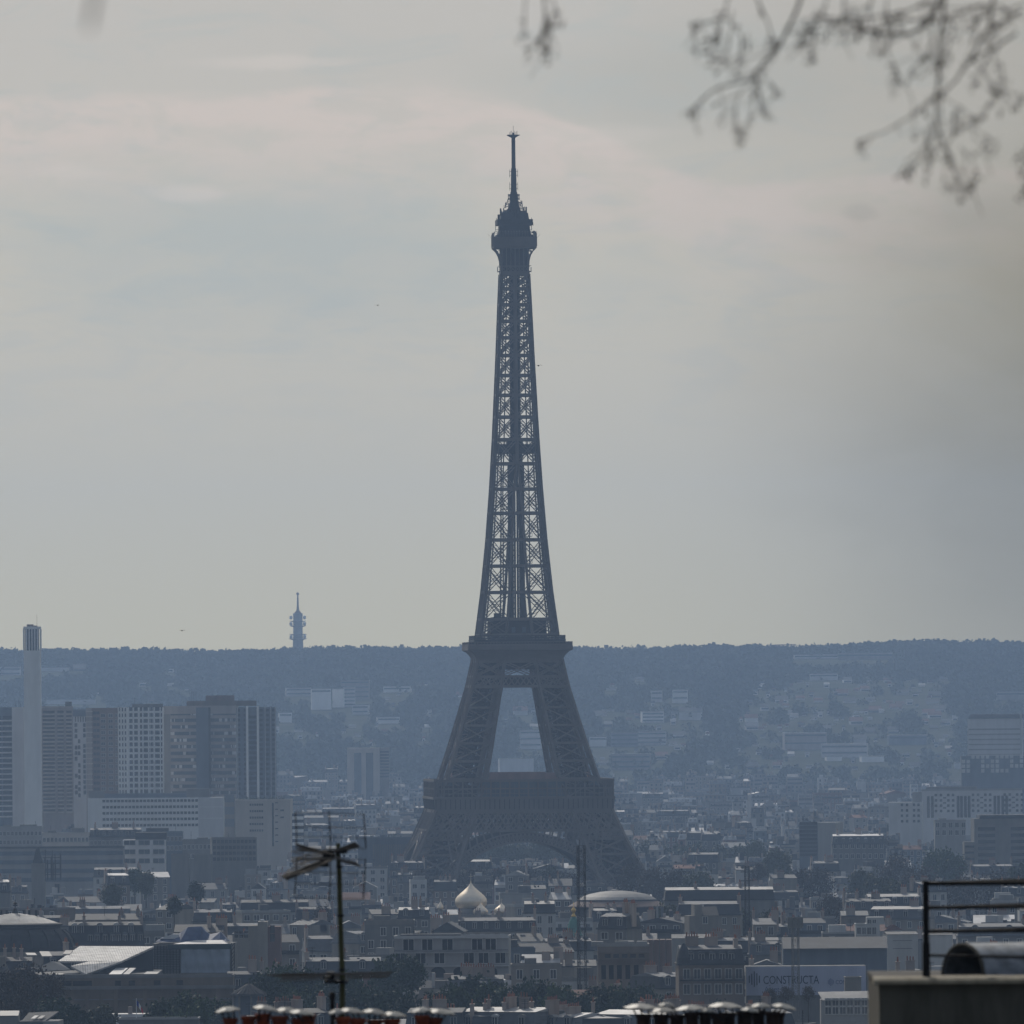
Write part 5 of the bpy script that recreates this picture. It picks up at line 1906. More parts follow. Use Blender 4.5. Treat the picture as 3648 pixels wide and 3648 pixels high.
for i in range(4):
    xa, xb = b.lx(2302) + b.lx(2398) * 0 + (b.lx(2398) - b.lx(2302)) * i / 4, b.lx(2302) + (b.lx(2398) - b.lx(2302)) * (i + 1) / 4
    mb.frus((xa + .02, xb - .12, -.5 + .2 * (i % 2), 10), (xa * .93 + .1, xb * .93 - .12, 0 + .2 * (i % 2), 9.5), 0, b.h)
b.part(mb, 'wall', M['brown'])
b = Bld('gable_wall_house', 'house with a large blank pale party wall behind the slate mansard block', 'building', 2394, 2532, 3342, 2720, 10, 0, None, 3400)
b.wall(M['pale'])
gable(b, 'zinc', .8)

b = Bld('mansard_block', 'stone block with slate mansard, white dormers and a corner turret, left of the blue banner', 'building', 2418, 2652, 3438, 2450, 14, R(2), None, 3550, say='the turreted mansard block')
b.wall(M['ochre'])
r = mansard(b, 'slate', 'zinc', b.lz(3382) - b.h, dormers=0, chim=[(b.lx(2470), CH[3]), (b.lx(2540), CH[3]), (b.lx(2625), CH[0])])
for px in (2500, 2538, 2574, 2462, 2606):
    o = inst('dormer', DM['zinc'], r, (b.lx(px), .9, b.h + .6))
b.wins(b.lx(2446), b.lx(2632), b.lz(3540), b.lz(3486), 6, 2, 1.2, 1.9)
mb = MB()
mb.box(b.lx(2420), b.lx(2650), -.9, -.02, b.lz(3494), b.lz(3490))
for i in range(70):
    x = b.lx(2421) + (b.lx(2649) - b.lx(2421)) * i / 69
    mb.bar((x, -.85, b.lz(3490)), (x, -.85, b.lz(3476)), .05)
b.part(mb, 'balcony', M['irondk'])
mb = MB()
mb.lathe([(1.5, b.h), (1.4, b.h + 1.5), (1.0, b.h + 3.0), (.3, b.h + 4.4), (.04, b.lz(3362))], 10, b.lx(2437), 1)
b.part(mb, 'turret', M['slate'])

b = Bld('wrapped_facade', 'building wrapped in a long pale blue printed construction banner, lower right', 'building', 2658, 3084, 3442, 2460, 10, 0, None, 3535, say='the blue printed banner')
b.wall(M['concrete'], y0=.4, dp=9)
mb = MB()
n = 40
for i in range(n):
    for j in range(8):
        def pt(u, v):
            return (b.lx(2658 + 426 * u), -.3 + .1 * math.sin(u * 37 + v * 2), b.lz(3545) + (b.lz(3442) - b.lz(3545)) * v - (.22 * math.sin(v * 3.1) if False else 0))
        mb.add([pt(i / n, j / 8), pt((i + 1) / n, j / 8), pt((i + 1) / n, (j + 1) / 8), pt(i / n, (j + 1) / 8)], [(0, 1, 2, 3)])
mb.box(b.lx(2658), b.lx(3084), .1, .3, b.lz(3545), b.h - .02)
ban = b.part(mb, 'banner', M['banner'])


def text(body, px0, px1, py0, py1, m, parent):
    c = bpy.data.curves.new('lettering', 'FONT')
    c.body = body
    c.size = 1.0
    c.extrude = .02
    o = bpy.data.objects.new('lettering', c)
    col.objects.link(o)
    o.data.materials.append(m)
    bpy.context.view_layer.update()
    w, h = o.dimensions.x, o.dimensions.y
    me = bpy.data.meshes.new_from_object(o)
    bpy.data.objects.remove(o)
    o = bpy.data.objects.new('lettering', me)
    col.objects.link(o)
    o.parent = parent
    o.rotation_euler = (R(90), 0, 0)
    sx = (b.lx(px1) - b.lx(px0)) / w
    sy = (b.lz(py0) - b.lz(py1)) / h
    o.scale = (sx, sy, 1)
    o.location = (b.lx(px0), -.46, b.lz(py1))
    return o


text('CONSTRUCTA', 2718, 2916, 3475, 3504, M['navy'], ban)
text('Asset M', 2722, 2800, 3513, 3532, M['faint'], ban)
text('CON', 2976, 3012, 3492, 3506, M['faint'], ban)


def bars(px, s, yc, m):
    mb = MB()
    for i, hh in enumerate((26, 40, 56, 42, 26)):
        x = b.lx(px + i * 9 * s)
        mb.box(x - .11 * s, x + .11 * s, -.48, -.44, b.lz(yc + hh * s / 2), b.lz(yc - hh * s / 2))
    o = mb.build('logo', m, ban)


bars(2669, 1.0, 3487, M['navy'])
bars(2950, .5, 3499, M['faint'])

b = Bld('low_house', 'cream box-like stair head covering the right end of the blue banner', 'house', 3010, 3068, 3484, 2430, 6, 0)
b.wall(M['cream'])
b.parapet(M['cream'], .2)
b = Bld('glazed_roof_house', 'house with a bright pantiled lean-to roof below the right end of the banner', 'house', 2925, 3104, 3562, 2360, 10, 0, None, 3640, say='the bright lean-to roof')
b.wall(M['pale'])
b.wins(b.lx(2950), b.lx(3080), b.lz(3612), b.lz(3585), 6, 2, 1.1, 1.5)
mb = MB()
mb.add([(b.lx(2930), -.6, b.lz(3562)), (b.lx(3100), -.6, b.lz(3562)), (b.lx(3096), 5, b.lz(3533)), (b.lx(2916), 5, b.lz(3535)), (b.lx(2930), -.6, b.lz(3564)), (b.lx(3100), -.6, b.lz(3564)), (b.lx(3096), 5, b.lz(3535)), (b.lx(2916), 5, b.lz(3537))],
       [(0, 1, 2, 3), (7, 6, 5, 4), (0, 4, 5, 1), (1, 5, 6, 2), (2, 6, 7, 3), (3, 7, 4, 0)])
b.part(mb, 'roof', ribbed(M['bright'].copy(), 'X', 1.6, .9, .2))

b = Bld('white_terrace_house', 'small white modern house with large square windows on two levels, right of the floodlight mast', 'house', 3048, 3134, 3294, 2900, 9, 0, None, 3340, say='the white square-windowed house')
b.wall(M['white'])
b.wins(b.lx(3060), b.lx(3114), b.lz(3328), b.lz(3328), 4, 1, .85, 1.6, frame=True)
mb = MB()
mb.box(b.lx(3088), b.lx(3150), .5, 8, b.h, b.lz(3268))
o = b.part(mb, 'upper_storey', M['white'])
for px in (3097, 3115):
    inst('window', win_mesh(.75, .9, 'glass', True), o, (b.lx(px), .48, b.lz(3290)))
b.parapet(M['white'], .25, b.lx(3048), b.lx(3087))
b = Bld('gabled_white_house', 'white stepped house with a dark sloping roof right of the round dome', 'house', 2455, 2560, 3262, 3050, 8, R(8), None, 3300)
b.wall(M['cream'])
mb = MB()
mb.box(b.lx(2475), b.lx(2502), .5, 6, b.h, b.lz(3222))
b.part(mb, 'stair_tower', M['cream'])
gable(b, 'slate', 2.2, b.lx(2502) + .05, b.lx(2560))
b.wins(b.lx(2512), b.lx(2512), b.lz(3290), b.lz(3290), 1, 1, 1.1, 1.7)
b = Bld('long_slab_roof', 'long dark slate roof with a bright zinc ridge line, right of the round dome', 'building', 2368, 2760, 3208, 3500, 12, R(1.5), None, 3212, say='the long slate ridge')
b.wall(M['concrete'])
mansard(b, 'slate', 'bright', b.lz(3170) - b.h, dormers=0, chim=[(b.lx(2480), CH[2]), (b.lx(2640), CH[0])])
b = Bld('white_apartment_block', 'group of large blank white walls behind the railing at the lower right', 'building', 3160, 3270, 3328, 2720, 10, R(4), None, 3425, say='the blank white walls')
b.wall(M['white'])
gable(b, 'zinc', .5)
mb = MB()
for py in (3350, 3378):
    mb.box(b.lx(3180), b.lx(3250), -.1, .05, b.lz(py + 2), b.lz(py))
b.part(mb, 'ledge', M['stone'])
b = Bld('white_apartment_block', 'second blank white block immediately right of the railing post', 'building', 3286, 3392, 3330, 2750, 10, R(-3), None, 3380)
b.wall(M['white'])
gable(b, 'zinc', .4)
b = Bld('dark_long_roof', 'long dark blue-grey shed roof with a deep shadowed front above the blue banner', 'building', 2790, 3160, 3378, 2640, 14, 0, None, 3395)
b.wall(M['bluegrey'])
gable(b, 'slate', b.lz(3340) - b.h, over=1.2)
# ------------------------------------------------------------------ trees of the town
NAMES += [(1480, 3060, "the iron tower's left foot"), (2260, 3080, "the iron tower's right foot"), (1850, 3090, 'the arch of the iron tower'), (1210, 3150, 'the television aerial'),
          (3300, 3300, 'the railing post'), (2480, 3600, 'the dark chimney pots'), (1100, 3610, 'the red chimney pots'), (2500, 2900, 'the far hillside'), (750, 3200, 'the dark bell tower')]
TREES = []


def ptree(px, py, d, kind, w):
    if d < 2600:
        KEEP.append((d, px - w * .5, px + w * .5, py, 3646 if 200 < px < 830 else 3598))
    TREES.append((px, py, d, kind, w, tree(px, py, d, kind, 'x', w)))


for px, py, d, kind, w in ((1010, 3425, 2420, 'green', 170), (940, 3455, 2380, 'green', 150), (1095, 3440, 2400, 'dark', 150), (1050, 3520, 2320, 'green', 190), (1180, 3475, 2350, 'dark', 170),
                           (1385, 3400, 2560, 'green', 190), (1465, 3398, 2500, 'dark', 120), (1310, 3500, 2330, 'dark', 200), (1430, 3520, 2340, 'dark', 170), (1690, 3462, 2450, 'dark', 270), (1560, 3520, 2380, 'green', 150), (1800, 3520, 2400, 'dark', 170),
                           (1890, 3478, 2500, 'dark', 190), (1990, 3500, 2470, 'green', 150), (2175, 3490, 2480, 'green', 200), (2290, 3500, 2500, 'dark', 170), (2080, 3530, 2440, 'dark', 120),
                           (90, 3410, 2400, 'brown', 200), (20, 3440, 2380, 'brown', 170), (175, 3450, 2390, 'brown', 150), (60, 3520, 2340, 'brown', 200), (190, 3545, 2330, 'dark', 170),
                           (270, 3570, 2320, 'dark', 140), (370, 3575, 2330, 'olive', 150), (580, 3545, 2320, 'green', 170), (660, 3525, 2360, 'green', 150), (740, 3540, 2350, 'green', 150), (640, 3590, 2300, 'green', 150), (800, 3560, 2335, 'dark', 130),
                           (2745, 3515, 2400, 'brown', 60), (2800, 3508, 2390, 'brown', 60), (2880, 3505, 2390, 'brown', 60), (2560, 3560, 2400, 'dark', 150), (2380, 3540, 2420, 'dark', 100), (1240, 3450, 2400, 'green', 150), (1620, 3500, 2400, 'green', 170), (1750, 3480, 2430, 'green', 170), (2230, 3520, 2400, 'dark', 150), (2130, 3505, 2450, 'dark', 130), (1945, 3490, 2480, 'dark', 150), (1130, 3490, 2340, 'green', 160),
                           (2250, 3062, 4420, 'brown', 150), (2330, 3072, 4400, 'brown', 150), (2410, 3080, 4400, 'brown', 140), (2490, 3092, 4380, 'olive', 130), (2370, 3212, 3440, 'olive', 130), (2450, 3215, 3450, 'brown', 130),
                           (2640, 3235, 3320, 'olive', 140), (2740, 3240, 3300, 'olive', 120), (2700, 3065, 4500, 'brown', 80), (2770, 3010, 4900, 'olive', 130), (2850, 3082, 4450, 'brown', 110), (2920, 3080, 4440, 'brown', 120),
                           (3080, 3085, 4300, 'olive', 130), (3130, 3110, 4200, 'olive', 130), (3200, 3030, 4600, 'brown', 170), (3270, 3070, 4400, 'brown', 150), (3345, 3010, 4700, 'green', 130), (3390, 3030, 4650, 'green', 110), (3200, 3130, 4000, 'olive', 160),
                           (3330, 3120, 4000, 'brown', 170), (3430, 3100, 4100, 'brown', 150), (3560, 3085, 4150, 'brown', 170), (3640, 3070, 4200, 'dark', 130), (3020, 3190, 3600, 'brown', 130), (2960, 3170, 3700, 'brown', 120),
                           (480, 3090, 4250, 'green', 80), (520, 3100, 4200, 'olive', 80), (400, 3140, 3900, 'olive', 90), (700, 3135, 3850, 'dark', 70), (620, 3190, 3300, 'dark', 60), (1150, 3215, 3300, 'brown', 90),
                           (1620, 3078, 4860, 'brown', 110), (1690, 3072, 4880, 'brown', 110), (1880, 3072, 4880, 'brown', 110), (1960, 3080, 4870, 'olive', 110), (2030, 3095, 4860, 'brown', 100), (1780, 3078, 4880, 'brown', 90),
                           (1500, 3085, 4600, 'brown', 90), (1540, 3010, 5900, 'olive', 120), (1470, 2985, 5950, 'olive', 130), (1400, 2970, 6000, 'olive', 120), (1340, 2978, 6000, 'olive', 110),
                           (2250, 2985, 6000, 'olive', 130), (2320, 2990, 5900, 'olive', 140), (2400, 2995, 5900, 'olive', 140), (2480, 3000, 5800, 'olive', 130), (2560, 3010, 5700, 'olive', 120), (2630, 3000, 5600, 'olive', 120), (2690, 2990, 5500, 'olive', 110),
                           (3020, 2972, 5600, 'brown', 60), (3090, 2966, 5600, 'brown', 70), (3140, 2968, 5600, 'brown', 70)):
    ptree(px, py, d, kind, w)
for i in range(11):
    ptree(1610 + 52 * i, 2992 + random.uniform(-6, 14) + (0.004 * (i * 52 - 260) ** 2) * .1, 6000 + random.uniform(-250, 100), 'olive', 105)

# ------------------------------------------------------------------ ordinary town buildings
CANDS = []
KEEP += [(2300, 420, 720, 3550, 3652), (2290, -10, 206, 3600, 3652)]
KEEP += [(6700, 1590, 2115, 2980, 3062), (5850, 2215, 2720, 2985, 3040), (5900, 1330, 1480, 2960, 2985)]
WALLS = [('cream', 'cream', 30), ('stone', 'grey stone', 22), ('pale', 'pale grey', 18), ('white', 'white', 14), ('ochre', 'tan', 10), ('rose', 'reddish brick', 3), ('concrete', 'dull concrete', 8), ('bluegrey', 'blue-grey', 4)]
ROOFS = [('mansard', 36), ('gable', 26), ('flat', 26), ('wall', 12)]
rr = random.Random(21)


def pick(tab):
    s = sum(t[-1] for t in tab)
    q = rr.random() * s
    for t in tab:
        q -= t[-1]
        if q <= 0:
            return t
    return tab[-1]


def dist_for(py, h, px=1824):
    lo, hi = 2200.0, 9650.0
    for _ in range(40):
        mid = (lo + hi) / 2
        if at(px, py, mid).z > ground(mid) + h:
            lo = mid
        else:
            hi = mid
    return lo


py = 3668.0
while py > 2792:
    d0 = dist_for(py, 22)
    px = -560 - rr.uniform(0, 60)
    while px < 4180:
        wm = rr.choice((6, 7, 8, 9, 11, 12, 14, 17, 21)) if d0 < 3900 else rr.choice((5, 6, 7, 8, 9, 11, 13, 17)) * (1.0 if d0 < 6200 else 1.15)
        h = rr.gauss(21, 3.9) if rr.random() > .07 else rr.uniform(26, 31)
        h = max(13, h)
        d = d0 + rr.uniform(-.3, .3) * 26 * d0 * d0 / (75 * F) * 2
        d = min(9600, max(2270, d))
        w = wm * F / d
        gap = rr.choice((0, 0, 0, 0, .1, .4)) * w
        top = 1824 - 0  # placeholder
        z = ground(d) + h
        yt = 2484 + (97 - z) * F / d
        CANDS.append(dict(d=d, x0=px, x1=px + w, yt=yt, wall=pick(WALLS), roof=pick(ROOFS)[0], rz=R(rr.choice((0, 0, rr.uniform(-6, 6), rr.uniform(-28, 28), rr.uniform(-40, 40)))), seed=rr.random()))
        px += w + gap
    py -= (17 if py > 3190 else 12 if py > 2950 else 9) + rr.uniform(-2.5, 2.5)

ok = []
for c in CANDS:
    rt = c['yt'] - 3.6 * F / c['d']
    bad = False
    for kd, a, b_, y0, y1 in KEEP:
        if c['d'] < kd + 6 and c['x1'] > a - 4 and c['x0'] < b_ + 4 and rt < y1:
            lower = y1 + 2 - rt
            if lower < 75:
                c['yt'] += lower
                rt += lower
            else:
                bad = True
                break
        elif kd <= c['d'] < kd + 45 and c['x1'] > a and c['x0'] < b_ and c['yt'] < y0 - 40:
            pass
    # nothing may stand inside the iron tower's footprint or a landmark
    if 4690 < c['d'] < 4880 and c['x1'] > 1230 and c['x0'] < 2440:
        bad = True
    for od, a, b_, y0 in OCC[:60]:
        if abs(c['d'] - od - 8) < 22 and c['x1'] > a and c['x0'] < b_:
            bad = True
            break
    if ground(c['d']) + 6 > 97 - (c['yt'] - 2484) / F * c['d']:
        bad = True
    if not bad:
        ok.append(c)
allb = [(d, a, b_, y, None) for d, a, b_, y in OCC] + [(c['d'], c['x0'], c['x1'], c['yt'], c) for c in ok]
allb.sort(key=lambda q: q[0])
hor = np.full(4900, 3660.0)
shown = []
for d, a, b_, y, c in allb:
    i0, i1 = int(max(0, a + 600)), int(min(4899, b_ + 600))
    if i1 <= i0:
        continue
    seg = hor[i0:i1]
    rt = y - (2.5 * F / d if c else 0)
    if c is not None:
        vis = seg > rt + 5
        if vis.mean() < .3:
            continue
        c['vis'] = float(np.max(seg[vis]))
        c['area'] = float(np.sum(seg[vis] - rt)) if b_ > 25 and a < 3623 else 0.0
        shown.append(c)
    hor[i0:i1] = np.minimum(seg, y - (1.5 * F / d if c else 0))
shown.sort(key=lambda c: -c['area'])
NIND = 232
big, rest = shown[:NIND], shown[NIND:]
DESC = []
ROOFCOL = {'slate': 'dark slate', 'zinc': 'zinc', 'bright': 'bright zinc', 'tile': 'red tile', 'flat': 'flat'}


def lcol(s):
    return s


for c in big:
    r_ = random.Random(c['seed'])
    d, x0, x1, yt = c['d'], c['x0'], c['x1'], c['yt']
    wk, wn, _ = c['wall']
    kind = c['roof']
    nm = {'mansard': 'mansard_building', 'gable': 'gabled_building', 'flat': 'flat_roofed_block', 'wall': 'party_wall_block'}[kind]
    b = Bld(nm, 'x', 'building', x0, x1, yt, d, r_.uniform(10, 15), c['rz'], 'rooftops of the town', reg=False)
    vz = max(1.0, b.lz(c['vis']) - 1.5)
    b.wall(M[wk])
    nwin = max(2, int(b.w / r_.uniform(2.3, 3.2)))
    sh = r_.choice((2.9, 3.1, 3.3))
    fw, fh = r_.choice(((1.0, 1.7), (1.2, 1.9), (1.1, 2.0), (1.5, 1.5)))
    gl = 'glass'
    if kind in ('mansard', 'gable', 'flat') and r_.random() < .93:
        nz = int(min(4, (b.h - .5 - vz) / sh))
        if nz > 0:
            mx = b.w / 2 - b.w / nwin / 2
            b.wins(-mx, mx, b.h - .7 - fh - sh * (nz - 1), b.h - .7 - fh, nwin, nz, fw, fh, gl, True, skip=.06)
            if r_.random() < .4:
                mb = MB()
                z = b.h - .7 - fh - .25
                mb.box(-b.w / 2 + .2, b.w / 2 - .2, -.8, -.02, z, z + .12)
                mb.box(-b.w / 2 + .2, b.w / 2 - .2, -.8, -.75, z + .12, z + .9)
                b.part(mb, 'balcony', M['irondk'])
    extra = ''
    if kind == 'mansard':
        rm = r_.choice(('slate', 'slate', 'zinc'))
        tm = r_.choice(('zinc', 'zinc', 'zinc', 'bright'))
        nd = r_.choice((0, max(2, nwin - 1), max(2, nwin - 2), max(2, nwin // 2)))
        ch = [(q * b.w, r_.choice(CH[:3] if abs(q) > .3 else CH)) for q in r_.sample((-.47, .47, -.2, .2, .02), r_.choice((2, 2, 3)))]
        mansard(b, rm, tm, r_.uniform(2.3, 3.4), dormers=nd, chim=ch)
        extra = '%s%s mansard' % ('dormered ' if nd else '', ROOFCOL[rm].replace('dark ', ''))
    elif kind == 'gable':
        rm = r_.choice(('zinc', 'zinc', 'zinc', 'slate', 'slate', 'bright', 'tile'))
        al = r_.choice(('x', 'x', 'y'))
        ch = [(q * b.w, r_.choice(CH)) for q in r_.sample((-.45, .45, -.1, .2), r_.choice((1, 2, 2)))]
        gable(b, rm, r_.uniform(1.2, 2.6), along=al, chim=ch)
        extra = '%s %s' % (ROOFCOL[rm], 'gable' if al == 'y' else 'pitched roof')
    elif kind == 'flat':
        b.parapet(M[r_.choice((wk, 'pale', 'stone'))], r_.uniform(.4, 1.1))
        q = r_.uniform(-.3, .2) * b.w
        b.hut(M[r_.choice(('stone', 'pale', 'white', 'zinc'))], q - 1.5, q + r_.uniform(1, 3.5), b.h + r_.uniform(1.8, 3.0))
        if r_.random() < .5:
            b.rods([(r_.uniform(-.4, .4) * b.w, 3, b.h, b.h + r_.uniform(2, 4))])
        extra = 'flat roof'
    else:
        mb = MB()
        mb.prism_x([(-.2, b.h), (b.dp + .2, b.h), (b.dp + .2, b.h + 1.4), (-.2, b.h + .25)], -b.w / 2, b.w / 2)
        r = b.part(mb, 'roof', M[r_.choice(('zinc', 'slate', 'slate'))])
        inst('chimney', r_.choice(CH[3:]), r, (r_.uniform(-.3, .3) * b.w, 1.2, b.h + .6))
        extra = 'blank front'
    if r_.random() < .7:                                      # vents, roof lights and small sheds on the roof
        vm = M[r_.choice(('zinc', 'pale', 'white', 'slate', 'chim'))]
        zt = b.h + (2.4 if kind == 'mansard' else .3)
        for _ in range(r_.randint(2, 4)):
            mb = MB()
            x, w_ = r_.uniform(-.42, .42) * b.w, r_.uniform(.2, .7)
            y = b.dp * r_.uniform(.3, .6)
            mb.box(x - w_, x + w_, y, y + r_.uniform(.6, 2), zt - 1.5, zt + r_.uniform(.5, 1.5))
            b.part(mb, 'roof_vent', vm)
        if r_.random() < .4:
            x = r_.uniform(-.4, .4) * b.w
            mb = MB()
            mb.bar((x, 4, zt - 1), (x, 4, zt + 3.2), .1)
            for q in (2.4, 2.8, 3.1):
                mb.bar((x - .7, 4, zt + q), (x + .7, 4, zt + q), .07)
            b.part(mb, 'roof_aerial', M['irondk'])
    DESC.append((b.t, '%s %s with %s' % (wn, 'block' if b.w > 12 else 'house', extra), (max(0, x0) + min(3648, x1)) / 2, (yt + c['vis']) / 2))

# the rest of the rooftops, too many and too small to tell apart
fm = ['cream', 'stone', 'pale', 'white', 'ochre', 'rose', 'concrete', 'bluegrey', 'slate', 'zinc', 'bright', 'glass', 'chim']
fi = {k: i for i, k in enumerate(fm)}
mb = MB()
for c in rest:
    r_ = random.Random(c['seed'])
    d = c['d']
    k = d / F
    p0, p1 = at(c['x0'], c['yt'], d), at(c['x1'], c['yt'], d)
    gz, zt = ground(d), (p0.z + p1.z) / 2
    w = p1.x - p0.x
    dp = r_.uniform(9, 14)
    mb.cur = fi[c['wall'][0]]
    mb.box(p0.x, p1.x, d, d + dp, gz, zt)
    if c['roof'] in ('mansard', 'gable'):
        mb.cur = fi[r_.choice(('slate', 'zinc', 'zinc', 'slate', 'bright'))]
        hh = r_.uniform(1.4, 3.2)
        ins = 1.4 if c['roof'] == 'mansard' else dp * .46
        mb.frus((p0.x, p1.x, d - .2, d + dp), (p0.x + .4, p1.x - .4, d + ins, d + dp - ins), zt + .01, zt + hh)
        if c['roof'] == 'mansard':
            mb.cur = fi['pale']
            for q in range(max(2, int(w / 3.4))):
                x = p0.x + w * (q + .5) / max(2, int(w / 3.4))
                mb.box(x - .6, x + .6, d + .1, d + 1.6, zt + .5, zt + 2.0)
        mb.cur = fi['chim']
        for q in range(r_.choice((1, 2, 2))):
            x = r_.uniform(p0.x, p1.x - 1)
            mb.box(x, x + r_.choice((.8, 2.2)), d + 3, d + 4.5, zt, zt + hh + r_.uniform(.8, 2))
    else:
        mb.cur = fi[r_.choice(('pale', 'stone', 'zinc', 'slate', 'white'))]
        x = p0.x + w * r_.uniform(.1, .6)
        mb.box(x, x + r_.uniform(2, 5), d + 2, d + 6, zt, zt + r_.uniform(1.5, 3))
        mb.box(p0.x - .1, p1.x + .1, d - .15, d + .15, zt, zt + .6)
    for _ in range(r_.randint(1, 4)):                         # huts, vents and lift heads
        mb.cur = fi[r_.choice(('white', 'pale', 'slate', 'zinc', 'chim', 'cream', 'slate'))]
        x, ww = r_.uniform(p0.x, p1.x - .8), r_.uniform(.5, 2.2)
        mb.box(x, x + ww, d + 2.2 + r_.random(), d + 5, zt, zt + r_.uniform(1.2, 4.6))
    mb.cur = fi['glass']
    nz = int(min(4, max(1, (c['vis'] - c['yt']) * k / 3.0 + 1)))
    nw = max(2, int(w / 2.7))
    if c['roof'] != 'wall':
        for j in range(nz):
            z = zt - 2.6 - 3.1 * j
            if r_.random() < .25:
                mb.box(p0.x + .5, p1.x - .5, d - .08, d + .05, z, z + 1.5)
            else:
                for q in range(nw):
                    x = p0.x + w * (q + .5) / nw
                    mb.box(x - .6, x + .6, d - .08, d + .05, z, z + 1.7)
o = mb.build('distant_rooftops', [M[q] for q in fm])
o['kind'] = 'stuff'
o['label'] = 'mass of small distant rooftops and facades'
print('BUILDINGS', len(big), len(rest), len(TREES))
# ------------------------------------------------------------------ wooded hills


def hill_at(px, py):
    """point on the rising ground seen at this pixel"""
    lo, hi = 9350.0, 12590.0
    for _ in range(40):
        mid = (lo + hi) / 2
        if at(px, py, mid).z > ground(mid):
            lo = mid
        else:
            hi = mid
    return lo


HK = []
HG = 'buildings on the wooded hillside'


def hill_block(label, px0, px1, pyt, pyb, wall, roof='flat', bands=0, name='hillside_block', cat='building', dd=None, reg=True):
    d = dd or hill_at((px0 + px1) / 2, pyb)
    k = d / F
    p = at((px0 + px1) / 2, pyb, d)
    t = thing(name, label, cat, (p.x, d, p.z - 4), rr.uniform(-.12, .12), HG)
    w, h = (px1 - px0) * k, (pyb - pyt) * k + 4
    mb = MB()
    mb.box(-w / 2, w / 2, 0, min(14, w), 0, h)
    mb.build('wall', M[{'white': 'bwhite', 'pale': 'bpale', 'cream': 'bpale'}.get(wall, wall)], t)  # hill walls take the lighter copies, daylight put into their colour
    mb = MB()
    if roof == 'flat':
        mb.box(-w / 2 - .2, w / 2 + .2, -.3, min(14, w) + .2, h + .01, h + .7)
        mb.build('roof', M[rr.choice(('pale', 'bright', 'zinc'))], t)
    else:
        dp = min(14, w)
        mb.prism_x([(-.5, h + .01), (dp + .5, h + .01), (dp / 2, h + max(2.0, dp * .33))], -w / 2 - .3, w / 2 + .3)
        mb.build('roof', M[roof], t)
    for q in range(bands):
        z = h - 2.6 - (h - 5) * q / max(1, bands)
        mb = MB()
        mb.box(-w / 2 + .5, w / 2 - .5, -.15, .05, z, z + 1.5)
        mb.build('window_band', M['glassblue'], t)
    if reg:
        HK.append((d, px0 - 3, px1 + 3, pyt - 2, pyb - 3) if name == 'hillside_block' else (d, px0 + 3, px1 - 3, pyt, pyb - 4))
    return t


